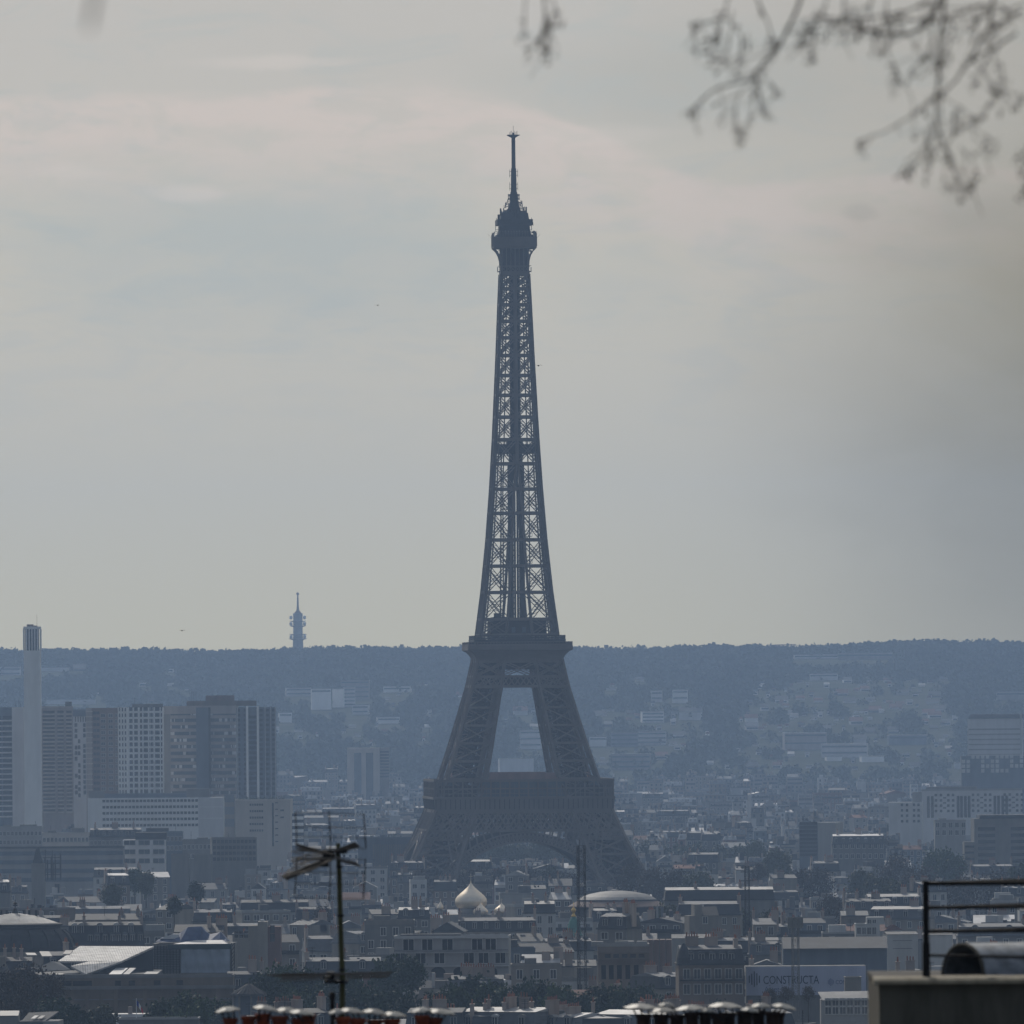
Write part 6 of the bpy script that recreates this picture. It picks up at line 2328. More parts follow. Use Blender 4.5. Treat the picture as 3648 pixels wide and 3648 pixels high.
for a in (('long flat white wing at the left end of the modern hillside complex', 1020, 1110, 2450, 2482, 'pale', 'flat', 2),
          ('white cube wing with a low terrace in the modern hillside complex', 1110, 1180, 2455, 2530, 'white', 'flat', 1),
          ('blank white wall wing in the middle of the modern hillside complex', 1184, 1224, 2455, 2522, 'white', 'flat', 0),
          ('stepped balcony wing in the middle of the modern hillside complex', 1224, 1266, 2450, 2520, 'pale', 'flat', 5),
          ('tallest wing with dark window bands, right end of the modern hillside complex', 1214, 1314, 2424, 2495, 'stone', 'flat', 4),
          ('low white terrace block below the right end of the modern hillside complex', 1255, 1312, 2512, 2548, 'pale', 'flat', 2),
          ('flat white block on the wooded slope right of the modern hillside complex', 1365, 1462, 2446, 2470, 'white', 'flat', 1),
          ('white villa cluster low on the slope above the lone beige tower block', 1345, 1425, 2555, 2580, 'white', 'flat', 1),
          ('pale block just right of the finned dark tower on the slope', 995, 1040, 2540, 2575, 'white', 'flat', 1),
          ('pale apartment block at the far left edge high on the slope', -20, 72, 2377, 2412, 'cream', 'flat', 2),
          ('row of low pale houses right of the white chimney tower high on the slope', 147, 240, 2379, 2398, 'pale', 'flat', 0),
          ('long thin bright roof behind the beige balcony tower', 165, 340, 2494, 2512, 'pale', 'flat', 0),
          ('pale four-storey block seen between the upper legs of the iron tower', 1852, 1928, 2602, 2672, 'pale', 'flat', 3),
          ('broad white block seen low between the upper legs of the iron tower', 1780, 1902, 2704, 2768, 'cream', 'flat', 0),
          ('small white houses high between the upper legs of the iron tower', 1830, 1880, 2532, 2552, 'pale', 'tile', 0),
          ('tall white tiered building on the slope just right of the iron tower', 2396, 2450, 2458, 2505, 'white', 'flat', 2),
          ('narrow pale block beside the tall white tiered building', 2320, 2360, 2462, 2502, 'pale', 'flat', 2),
          ('white block on the slope below the tall white tiered building', 2288, 2366, 2535, 2576, 'white', 'flat', 3),
          ('pale villa right of the tall white tiered building', 2420, 2500, 2538, 2566, 'pale', 'slate', 0),
          ('dark apartment block low on the slope right of the iron tower', 2176, 2272, 2612, 2662, 'bluegrey', 'flat', 3),
          ('pale apartment block low on the slope beside the dark one', 2272, 2374, 2606, 2656, 'pale', 'flat', 3),
          ('bright white house at the right edge of the iron tower upper leg', 2100, 2160, 2625, 2662, 'white', 'flat', 1),
          ('long pale block at the foot of the hill right of the iron tower', 2180, 2316, 2688, 2745, 'stone', 'flat', 3),
          ('flat-roofed brown block with a bright roof edge in the middle of the slope', 2795, 2946, 2612, 2672, 'taupe', 'flat', 2),
          ('pale block with square windows right of the brown block on the slope', 2926, 3090, 2652, 2700, 'pale', 'flat', 2),
          ('small tower-like villa above the pale square-windowed block', 3040, 3085, 2632, 2660, 'pale', 'slate', 0),
          ('long dark block with a bright roof low on the right slope', 3168, 3302, 2620, 2655, 'bluegrey', 'flat', 1),
          ('long low apartment row on the ridge line at the right', 2830, 2985, 2332, 2352, 'pale', 'flat', 1),
          ('white apartment row on the ridge line further right', 2985, 3180, 2328, 2356, 'stone', 'flat', 1),
          ('pale slab below the ridge apartments', 2885, 2985, 2400, 2428, 'pale', 'flat', 1),
          ('white house with a bright gable on the left part of the right slope', 2655, 2700, 2558, 2574, 'white', 'tile', 0),
          ('yellow-roofed low house at the foot of the right slope', 2945, 3000, 2695, 2712, 'white', 'flat', 0),
          ('white gabled house at the foot of the right slope', 3070, 3150, 2696, 2716, 'white', 'flat', 0),
          ('dark roofed long block at the far right high on the slope', 3550, 3660, 2465, 2500, 'stone', 'flat', 1),
          ('far-right house row half hidden by trees on the slope', 3400, 3440, 2720, 2740, 'pale', 'flat', 0)):
    hill_block(*a)

# villas and small blocks scattered over the slopes
HD = []
ZONES = [(2650, 3350, 2425, 2600, 100), (2100, 2700, 2540, 2750, 46), (2650, 3400, 2600, 2745, 42), (950, 1420, 2480, 2660, 16), (0, 820, 2385, 2520, 12), (1420, 1690, 2440, 2740, 8), (3350, 3640, 2470, 2720, 12), (1770, 1960, 2500, 2740, 6), (2100, 2700, 2400, 2540, 8)]
for xa, xb, ya, yb, n in ZONES:
    for _ in range(n):
        px, py = rr.uniform(xa, xb), rr.uniform(ya, yb)
        w, h = rr.choice((9, 12, 14, 18, 22, 30, 44)), rr.choice((6, 7, 9, 12, 15))
        if any(px + w > q[1] - 2 and px < q[2] + 2 and py > q[3] - 2 and py - h < q[4] + 4 for q in HK[:35]):
            continue
        if xa > 2600 and 3425 < px + w and py > 2520:
            continue
        wn = rr.choice((('white', 'white'), ('cream', 'cream'), ('pale', 'pale grey'), ('pale', 'pale grey'), ('ochre', 'tan')))
        rf = rr.choice((('tile', 'red-roofed'), ('tile', 'red-roofed'), ('slate', 'slate-roofed'), ('flat', 'flat-roofed'), ('slate', 'slate-roofed'), ('zinc', 'zinc-roofed'), ('bright', 'bright-roofed')))
        t = hill_block('x', px, px + w, py - h, py, wn[0], rf[0], 1 if h > 11 else 0, 'hillside_house', 'house')
        HD.append((t, '%s %s %s' % (('small', 'wide')[w > 30], wn[1], rf[1] + ' house'), px + w / 2, py))

# television mast tower on the ridge
d = 12900
k = d / F
p = at(1062, 2330, d)
t = thing('telecom_tower', 'distant concrete telecommunications tower with ring decks and a red-white aerial on the ridge', 'tower', (p.x, d, p.z))
Z = lambda py: at(1062, py, d).z - p.z
mb = MB()
mb.lathe([(20 * k, -10), (19 * k, Z(2305)), (17 * k, Z(2262)), (16.5 * k, Z(2200)), (17.5 * k, Z(2186)), (15 * k, Z(2184))], 20)
mb.build('shaft', M['stone'], t)
for py_, r1, hh in ((2213, 29, 2.5), (2230, 29, 4), (2260, 31, 2.5), (2276, 32, 5), (2309, 24, 3)):
    mb = MB()
    mb.lathe([(17 * k, Z(py_ + hh)), (r1 * k, Z(py_)), (r1 * k, Z(py_ - 1.5)), (16 * k, Z(py_ - 1.6))], 24)
    mb.build('ring_deck', M['pale'], t)
for s in (-1, 1):
    for py_ in (2268, 2222, 2200):
        mb = MB()
        mb.lathe([(.3, Z(py_ + 7)), (5.5 * k, Z(py_ + 4)), (5.5 * k, Z(py_ - 4)), (.3, Z(py_ - 7))], 10, s * 24 * k, -6)
        mb.build('dish', M['dish'], t)
mb = MB()
mb.lathe([(14 * k, Z(2186)), (10 * k, Z(2180)), (5 * k, Z(2174)), (3.6 * k, Z(2160)), (2.6 * k, Z(2125)), (2.2 * k, Z(2120)), (5 * k, Z(2118)), (5 * k, Z(2113)), (1 * k, Z(2110))], 10)
mb.build('aerial', M['rose'], t)

# tower crane on the ridge
d = 12700
k = d / F
p = at(2775, 2330, d)
t = thing('tower_crane', 'tiny tower crane with a long jib standing on the ridge line at the right', 'crane', (p.x, d, p.z))
Z = lambda py: at(2775, py, d).z - p.z
mb = MB()
mb.bar((0, 0, -10), (0, 0, Z(2301)), 2.0)
mb.build('crane_mast', M['irondk'], t)
mb = MB()
for s in (0, 1.5):
    mb.bar((-34 * k, 0, Z(2303) + s), (62 * k, 0, Z(2301) + s), .7)
for q in range(26):
    x = (-34 + 96 * q / 26) * k
    mb.bar((x, 0, Z(2302.5)), (x + 1.8 * k, 0, Z(2302.5) + 1.5), .4)
mb.box(-33 * k, -28 * k, -1, 1, Z(2306), Z(2300))
mb.box(-4 * k, 4 * k, -1, 1, Z(2309), Z(2303))
mb.bar((0, 0, Z(2301)), (0, 0, Z(2297)), 1)
mb.build('jib', M['rose'], t)

# the woods: one mass of tree crowns over the slopes and the ridge
NT = 22500
rg = np.random.default_rng(5)
yy = 9420 + (13600 - 9420) * rg.random(NT) ** 0.9
xx = (rg.random(NT) - .5) * 2 * (0.056 * yy + 30)
ridge = rg.random(NT) < .12
yy[ridge] = rg.uniform(12350, 12800, ridge.sum())
P = []
for i in range(NT):
    d = float(yy[i])
    gz = ground(d)
    pxp, pyp = to_px((xx[i], d, gz + 6))
    rad = rg.uniform(4.5, 9.0) if d > 10000 else rg.uniform(3.5, 6)
    if ridge[i]:
        rad = 3.6 + 3.2 * max(0.0, math.sin(xx[i] * .045 + 1.1) * math.sin(xx[i] * .017 + .4) + .35 * math.sin(xx[i] * .13)) + rg.uniform(0, 1.8)
    rp = rad * F / d
    if any(pxp + rp * .8 > a and pxp - rp * .8 < b_ and pyp + rp > y0 and pyp - rp * .9 < y1 and d < kd + 3 for kd, a, b_, y0, y1 in HK):
        continue
    P.append((xx[i], d, gz + rad * .75 + hill_roll(float(xx[i]), d), rad))
P = np.array(P)
NQ = 34
n = len(P) * NQ
u = rg.normal(size=(n, 3))
u /= np.linalg.norm(u, axis=1)[:, None]
rad = np.repeat(P[:, 3], NQ)[:, None]
c = np.repeat(P[:, :3], NQ, 0) + u * rad * (rg.uniform(.55, 1.08, n))[:, None] * np.array([1, 1, .85])
a = rg.normal(size=(n, 3)); a /= np.linalg.norm(a, axis=1)[:, None]
b2 = np.cross(a, rg.normal(size=(n, 3))); b2 /= np.linalg.norm(b2, axis=1)[:, None]
s = rad * rg.uniform(.16, .36, n)[:, None]
vs = np.stack([c - a * s, c + b2 * s, c + a * s, c - b2 * s], 1).reshape(-1, 3)
me = bpy.data.meshes.new('forest')
me.vertices.add(len(vs)); me.vertices.foreach_set('co', vs.ravel())
me.loops.add(n * 4); me.loops.foreach_set('vertex_index', np.arange(n * 4))
me.polygons.add(n); me.polygons.foreach_set('loop_start', np.arange(n) * 4); me.polygons.foreach_set('loop_total', np.full(n, 4))
me.materials.append(LEAF['forest'])
me.update(); me.validate()
fo = bpy.data.objects.new('forest', me)
col.objects.link(fo)
fo['kind'] = 'stuff'
fo['label'] = 'hazy wooded hillside and tree line on the ridge'

# ------------------------------------------------------------------ labels of the ordinary buildings and trees
ORD = 'first second third fourth fifth sixth seventh eighth ninth tenth eleventh twelfth thirteenth fourteenth fifteenth sixteenth'.split()


def near_name(px, py):
    q = min(NAMES, key=lambda n_: ((n_[0] - px) / 1.3) ** 2 + ((n_[1] - py) * 1.4) ** 2)
    dx, dy = px - q[0], py - q[1]
    if abs(dx) > abs(dy) * 1.5:
        return ('left of ' if dx < 0 else 'right of ') + q[2]
    return ('above ' if dy < 0 else 'below ') + q[2]


def give_labels(items, words=16):
    groups = {}
    for t, desc, px, py in items:
        groups.setdefault((desc, near_name(px, py)), []).append((px, t))
    for (desc, rel), lst in groups.items():
        lst.sort(key=lambda q: q[0])
        for i, (px, t) in enumerate(lst):
            if len(lst) == 1:
                s = '%s, %s' % (desc, rel)
            elif len(lst) == 2:
                s = '%s, %s of two %s' % (desc, ('leftmost', 'rightmost')[i], rel)
            else:
                s = '%s, %s from left %s' % (desc, ORD[min(i, 15)], rel)
            t['label'] = s


give_labels(DESC)
HN = NAMES
NAMES = [(1180, 2490, 'the modern hillside complex'), (1310, 2720, 'the lone beige tower block'), (2425, 2480, 'the tall white tiered building'), (2870, 2640, 'the brown hillside block'), (3540, 2620, 'the glazed office tower'),
         (3000, 2345, 'the ridge apartments'), (110, 2300, 'the white chimney tower'), (2230, 2640, 'the dark hillside block'), (1850, 2600, 'the legs of the iron tower'), (3230, 2640, 'the long dark hillside block'), (640, 2490, 'the wide grey-brown tower')]
give_labels(HD)
NAMES = HN
TK = {'green': 'fresh green leafy tree', 'dark': 'dark dense tree', 'brown': 'bare brown budding tree', 'olive': 'hazy olive spring tree'}
give_labels([(t, ('broad ' if w > 165 else 'slim ' if w < 100 else '') + TK[kd], px, py) for px, py, d, kd, w, t in TREES])
# ------------------------------------------------------------------ near roofs in front of the camera


def cowled_roof(label, d, pots, cowls, potm, x0, x1):
    """house below the frame whose clay pots and metal cowls reach into view"""
    k = d / F
    cx = (x0 + x1) / 2
    base = at(cx, 3648, d)
    gz = ground(d)
    t = thing('near_house', label, 'house', (base.x, d, gz))
    L = lambda px, py, y=0.0: at(px, py, d) - Vector((base.x, d, gz)) + Vector((0, y, 0))
    zf = base.z - gz
    hw = (x1 - x0) / 2 * k + 2
    mb = MB()
    mb.box(-hw, hw, -2.5, 14, 0, zf - 3.2)
    mb.build('wall', M['cream'], t)
    mb = MB()
    mb.prism_x([(-2.7, zf - 3.2), (14.2, zf - 3.2), (6, zf - 1.2)], -hw - .1, hw + .1)
    mb.build('roof', M['zinc'], t)
    for xa, xb in pots['stacks']:
        mb = MB()
        a, b_ = L(xa, 3690), L(xb, 3690)
        mb.box(a.x, b_.x, -.45, .75, zf - 3.6, a.z)
        mb.build('chimney_stack', M['chim'], t)
    PT = []
    for px, py, r, yo in pots['pots']:
        mb = MB()
        q = L(px + rr.uniform(-4, 4), py + rr.uniform(-6, 9), yo)
        rr_ = r * k * rr.uniform(.88, 1.08)
        zb = L(px, 3690).z
        mb.lathe([(rr_ * 1.05, zb), (rr_ * .92, zb + (q.z - zb) * .5), (rr_ * .95, q.z - .05), (rr_ * 1.12, q.z - .045), (rr_ * 1.12, q.z), (rr_ * .8, q.z), (rr_ * .75, q.z - .25)], 16, q.x, yo)
        PT.append((q, mb.build('chimney_pot', M[potm], t, True)))
    for px, py, w, tilt, yo in cowls:
        tilt += rr.uniform(-.05, .05)
        w *= rr.uniform(.9, 1.04)
        q = L(px, py, yo)
        r = w * k / 2
        mb = MB()
        n = 28
        h = r * .11
        ring, top, und = [], [], []
        for i in range(n):
            a = 2 * math.pi * i / n
            x, y = r * math.cos(a), r * math.sin(a)
            wob = .006 * math.sin(a * 6)
            ring.append((q.x + x, yo + y, q.z - h * .35 + wob + x * tilt - .03))
            top.append((q.x + x * .45, yo + y * .45, q.z + h * .30 + wob * .4 + x * .45 * tilt))
            und.append((q.x + x * .98, yo + y * .98, q.z - h * .35 + wob + x * tilt - .045))
        vs = ring + top + [(q.x, yo, q.z + h * .62)] + und + [(q.x, yo, q.z - h * .1)]
        fs = []
        for i in range(n):
            j = (i + 1) % n
            fs += [(i, j, n + j, n + i), (n + i, n + j, 2 * n), (j, i, 2 * n + 1 + i, 2 * n + 1 + j), (2 * n + 1 + j, 2 * n + 1 + i, 3 * n + 1)]
        mb.add(vs, fs)
        near_pot = min(PT, key=lambda z: (z[0].x - q.x) ** 2 + (z[0].y - yo) ** 2)
        c = mb.build('cowl', M['cowl'], near_pot[1])
        mb = MB()
        pz = near_pot[0]
        for s in (-1, 1):
            mb.tube([(pz.x + s * .06, yo, pz.z - .1), (q.x + s * r * .45, yo, q.z - h * .2 - .02)], .011, 6)
        mb.tube([(pz.x, yo + .05, pz.z - .1), (q.x, yo + .05, q.z - .02)], .011, 6)
        mb.build('cowl_strap', M['black'], near_pot[1])
    return t


cow = [(810, 3590, 92, .10, 0), (946, 3584, 92, -.14, 0), (1022, 3593, 86, -.1, .15), (1076, 3599, 98, -.14, -.1),
       (1200, 3598, 66, .05, 0), (1250, 3595, 98, -.1, .15), (1335, 3597, 90, -.1, -.1), (1402, 3608, 96, -.1, .1),
       (1500, 3592, 78, .05, 0), (1568, 3598, 112, -.1, .1)]
pt = [(818, 3622, 26, 0), (884, 3624, 27, 0), (940, 3617, 26, .1), (1000, 3616, 28, 0), (1064, 3620, 26, .1), (1098, 3617, 26, 0),
      (1222, 3624, 26, 0), (1275, 3622, 27, .1), (1335, 3626, 26, 0), (1396, 3622, 27, .1),
      (1508, 3622, 26, 0), (1545, 3624, 27, .1)]
cowled_roof('near roof edge with rows of orange-red clay chimney pots under pale metal cowls, bottom left', 150,
            {'stacks': [(780, 1130), (1190, 1430), (1480, 1580)], 'pots': pt}, cow, 'terra', 700, 1660)
cow = [(2282, 3580, 122, 0.0, 0), (2358, 3592, 98, 0, -.15), (2374, 3575, 62, 0, .25), (2458, 3585, 116, .08, .05), (2522, 3592, 50, -.05, -.1), (2582, 3576, 126, .0, .1), (2671, 3590, 62, -.15, -.1), (2710, 3577, 74, .0, .15), (2792, 3579, 86, -.14, 0)]
pt = [(2290, 3606, 25, 0), (2356, 3608, 26, 0), (2410, 3606, 27, .1), (2462, 3607, 27, 0), (2512, 3608, 25, .1), (2562, 3606, 27, 0), (2598, 3607, 24, .1), (2650, 3604, 27, 0), (2702, 3602, 26, .1), (2756, 3600, 28, 0), (2775, 3602, 24, .2)]
cowled_roof('near roof edge with a dark sooty row of chimney pots under pale cowls', 158,
            {'stacks': [(2262, 2318), (2330, 2620), (2628, 2800)], 'pots': pt}, cow, 'soot', 2200, 2860)

# thin dark flue beside the aerial mast
d = 152
p = at(1184, 3540, d)
t = thing('flue_pipe', 'thin dark vent pipe rising just left of the aerial mast', 'pipe', (p.x, d, p.z - 3.0))
mb = MB()
mb.tube([(0, 0, 0), (0, 0, 3.0)], .03, 8)
mb.lathe([(.032, 2.93), (.04, 2.95), (.04, 3.0), (.02, 3.02)], 10)
mb.build('pipe', M['black'], t)

# television aerial on its mast
d = 156.0
k = d / F
p = at(1212, 3300, d)
bz = at(1212, 3648, d).z - 3.0
t = thing('television_aerial', 'rusty television aerial mast with a square dipole grid and two finned antennas', 'aerial', (p.x, d, bz))
A = lambda px, py, y=0.0: at(px, py, d) - Vector((p.x, d, bz)) + Vector((0, y, 0))
mb = MB()
mb.tube([A(1221, 3800), A(1219, 3460)], 10 * k, 10)
mb.tube([A(1219, 3461), A(1212, 3265), A(1208, 3090)], [9.5 * k, 9.2 * k, 8.6 * k], 10)
mb.tube([A(1207, 3091), A(1204, 3004)], [8.2 * k, 7.6 * k], 10)
mb.build('mast', M['mastol'], t)
mb = MB()
for py in (3088, 3262, 3455):
    q = A(1210 + (py - 3088) * .02, py)
    mb.lathe([(12 * k, q.z - .014), (12 * k, q.z + .014)], 12, q.x, q.y)
mb.build('mast_clamp', M['black'], t)
mb = MB()
for pts in (((1052, 2895), (1056, 2960), (1057, 3022)), ((1296, 2898), (1300, 2960), (1304, 3024)), ((1057, 3056), (1054, 3130), (1049, 3196)), ((1302, 3058), (1300, 3130), (1294, 3200)),
            ((1172, 2888), (1177, 2980), (1178, 3060), (1177, 3130), (1173, 3208))):
    mb.tube([A(*q) for q in pts], 2.3 * k, 6)
mb.build('vertical_rod', M['black'], t)
mb = MB()
for ya, yb in ((2892, 2900), (2944, 2948), (2979, 2984), (3020, 3022), (3062, 3060), (3107, 3110), (3146, 3150), (3196, 3202)):
    mb.tube([A(1052, ya, .03), A(1175, (ya + yb) / 2, .03), A(1300, yb, .03)], 0.9 * k, 5)
    mb.tube([A(1052, ya + 5, .09), A(1300, yb + 4, .09)], .7 * k, 5)
mb.build('grid_wires', M['alum'], t)
# corner-reflector antenna pointing away, seen nearly end on
mb = MB()
mb.tube([A(1176, 3042, -.9), A(1200, 3048, 1.1)], 5 * k, 6)
mb.box(A(1150, 3050).x, A(1192, 3050).x, -.15, .15, A(1150, 3056).z, A(1150, 3028).z)
mb.build('boom', M['black'], t)
for pa, pb in (((1172, 3040), (1060, 3012)), ((1196, 3036), (1274, 3008)), ((1150, 3072), (1012, 3128)), ((1215, 3066), (1277, 3080))):
    mb = MB()
    for q in range(9):
        y = -.8 + 1.6 * q / 8
        sh = 9 * (q / 8 - .5)
        mb.tube([A(pa[0] + sh, pa[1] + sh * 1.6, y), A(pb[0] + sh * 1.2, pb[1] + sh * 2.2, y)], 2.6 * k, 5)
    mb.tube([A(pb[0], pb[1] - 4, -.8), A(pb[0], pb[1] + 5, .8)], 1.3 * k, 5)
    mb.build('reflector_fin', M['alum'], t)
mb = MB()
for q in range(15):
    y = -.9 + 1.9 * q / 14
    l = 62 - 2.2 * q
    c = (1158 + 1.5 * q, 3056 + .8 * math.sin(q))
    mb.tube([A(c[0] - l * 1.6, c[1] + 4, y), A(c[0] + l, c[1] - 2, y)], 1.9 * k, 5)
mb.build('director_rods', M['alum'], t)
for q in range(16):                                          # the bristling fan of thin elements on the left
    mb = MB()
    u = q / 15
    y = rr.uniform(-.9, .9)
    mb.tube([A(1190 + rr.uniform(-12, 12), 3050 + 18 * (u - .5), y), A(1110, 3030 + 70 * u ** 1.3 + rr.uniform(-6, 6), y), A(1062 - 48 * u + rr.uniform(-14, 14), 3016 + 112 * u + rr.uniform(-8, 8), y)], 2.3 * k, 5)
    mb.build('thin_element', M['alum'], t)
mb = MB()
mb.box(A(1140, 3050).x, A(1172, 3050).x, -.25, .05, A(1140, 3088).z, A(1140, 3062).z)
mb.box(A(1196, 3050).x, A(1238, 3050).x, -.2, .1, A(1196, 3040).z, A(1196, 3024).z)
mb.build('junction_box', M['black'], t)
mb = MB()
pts = [A(1196 + 30 * math.cos(a), 3052 + 24 * math.sin(a) * (1 if a > 0 else .9), -.1) for a in np.linspace(-1.0, 1.4, 12)]
mb.tube(pts, 1.8 * k, 5)
mb.build('cable_loop', M['black'], t)
# lower yagi, boom along the line of sight
mb = MB()
mb.tube([A(1160, 3474, -1.3), A(1200, 3484, 1.5)], 5 * k, 6)
mb.box(A(1156, 3480).x, A(1240, 3480).x, -.1, .1, A(1156, 3503).z, A(1156, 3492).z)
mb.box(A(1164, 3480).x, A(1192, 3480).x, -.12, .12, A(1164, 3490).z, A(1164, 3462).z)
mb.build('lower_boom', M['black'], t)
mb = MB()
for xa, ya, xb, yb, y in ((952, 3468, 1398, 3457, -.9), (966, 3473, 1398, 3461, -.5), (978, 3478, 1394, 3466, -.1), (990, 3485, 1388, 3474, .3), (1000, 3491, 1384, 3482, .7), (986, 3502, 1375, 3488, 1.1), (1010, 3462, 1396, 3458, -1.2)):
    mb.tube([A(xa, ya, y), A(xb, yb, y)], 1.9 * k, 5)
mb.build('lower_rods', M['alum'], t)

# ------------------------------------------------------------------ roof terrace at the right
d = 128.0
k = d / F
p = at(3400, 3648, d)
gz = ground(d)
t = thing('terrace_building', 'dirty rendered roof wall with a pale stone coping at the lower right corner', 'building', (p.x, d, gz))
A = lambda px, py, y=0.0: at(px, py, d) - Vector((p.x, d, gz)) + Vector((0, y, 0))
wl, wr = A(3133, 3500), A(3990, 3500)
zc0 = A(3133, 3507).z
mb = MB()
mb.box(wl.x, wr.x, .08, 4.2, 0, zc0)
mb.build('wall', M['render'], t)
mb = MB()
cl = A(3112, 3495).x
zr = A(3133, 3507).z
bev = .03
mb.prism_x([(-.03, zr + .001), (-.03, zr + .04), (.03, zr + .066), (.42, zr + .078), (.42, zr + .001)], cl, wr.x)
mb.build('coping', M['coping'], t)
mb = MB()
mb.box(cl + .05, wr.x, .421, 4.1, zr + .001, zr + .05)
mb.build('terrace_floor', M['flat'], t)
OCCN = zr + .078
p2 = at(3300, 3474, d + .25)
t2 = thing('railing', 'black iron railing with one thick post and four rails above the coping', 'railing', (p2.x, d + .25, gz + OCCN))
B = lambda px, py, y=0.0: at(px, py, d) - Vector((p2.x, d + .25, gz + OCCN)) + Vector((0, y, 0))
ht_ = B(3300, 3143).z
mb = MB()
mb.tube([(0, 0, -.005), (0, 0, .35), (0, 0, .36), (0, 0, ht_)], [.042, .041, .034, .033], 12)
mb.tube([(0, 0, ht_ - .005), (0, 0, ht_ + .012)], [.043, .037], 12)
mb.build('post', M['black'], t2)
for ya, yb, th in ((3149, 3147, .025), (3235, 3232, .02), (3320, 3318, .02), (3405, 3412, .016)):
    mb = MB()
    a, b_ = B(3300, ya).z, B(3660, yb).z
    x1 = (3990 - 3300) * k
    sl = (b_ - a) / (360 * k)
    mb.tube([(0, 0, a), (x1, 0, a + sl * x1)], th, 8)
    mb.build('rail', M['black'], t2)
# the return run of the railing further back on the terrace
for ya, yb, th in ((3146, 3141, .024), (3232, 3229, .02), (3318, 3316, .02)):
    mb = MB()
    a, b_ = B(3430, ya + 3).z, B(3660, yb).z
    x0, x1 = (3400 - 3300) * k, (3990 - 3300) * k
    mb.tube([(.02, .03, B(3302, ya + 4).z), (x1, 1.6, b_ + .012)], th * .9, 8)
    mb.build('rail', M['black'], t2)
# barrel-shaped roof hood
p3 = A(3452, 3484)
hd = thing('roof_hood', 'weathered barrel-shaped metal roof hood with a dark open end behind the railing', 'hood', (p.x + p3.x, d + 1.35, gz + zr + .055), R(24))
W, H, LN = .52, .345, 3.2
mb = MB()
n = 18
prof = []
for i in range(n + 1):
    a = math.pi * i / n
    prof.append((-W * math.cos(a) * (1 - .12 * math.sin(a)), H * math.sin(a) ** .82))
vs, fs = [], []
for q, (o, s) in enumerate(((0, 1.0), (0, .9))):
    for x in (0, LN):
        for y, z in prof:
            vs.append((x, y * s, z * s if s == 1 else max(0, z - .03)))
m_ = n + 1
for i in range(n):
    fs += [(i, i + 1, m_ + i + 1, m_ + i), (2 * m_ + i + 1, 2 * m_ + i, 3 * m_ + i, 3 * m_ + i + 1), (i + 1, i, 2 * m_ + i, 2 * m_ + i + 1)]
mb.add(vs, fs)
for f in (.7, 1.4, 2.1, 2.8):
    mb.tube([(f, y * 1.008, z * 1.008) for y, z in prof], .008, 5)
mb.build('shell', M['hood'], hd, False)
mb = MB()
mb.tube([(-.01, y * .97, z * .97) for y, z in prof], .02, 6)
mb.build('end_rim', M['render'], hd)
mb = MB()
mb.prism_x([(y * .88, max(0.0, z - .035)) for y, z in prof], .5, .55)  # black plate giving the open end its shade by colour
mb.build('inner_shade_plate', M['black'], hd)

# ------------------------------------------------------------------ budding branches hanging into the sky
DB = 50.0
KB = DB / F
rb = random.Random(17)


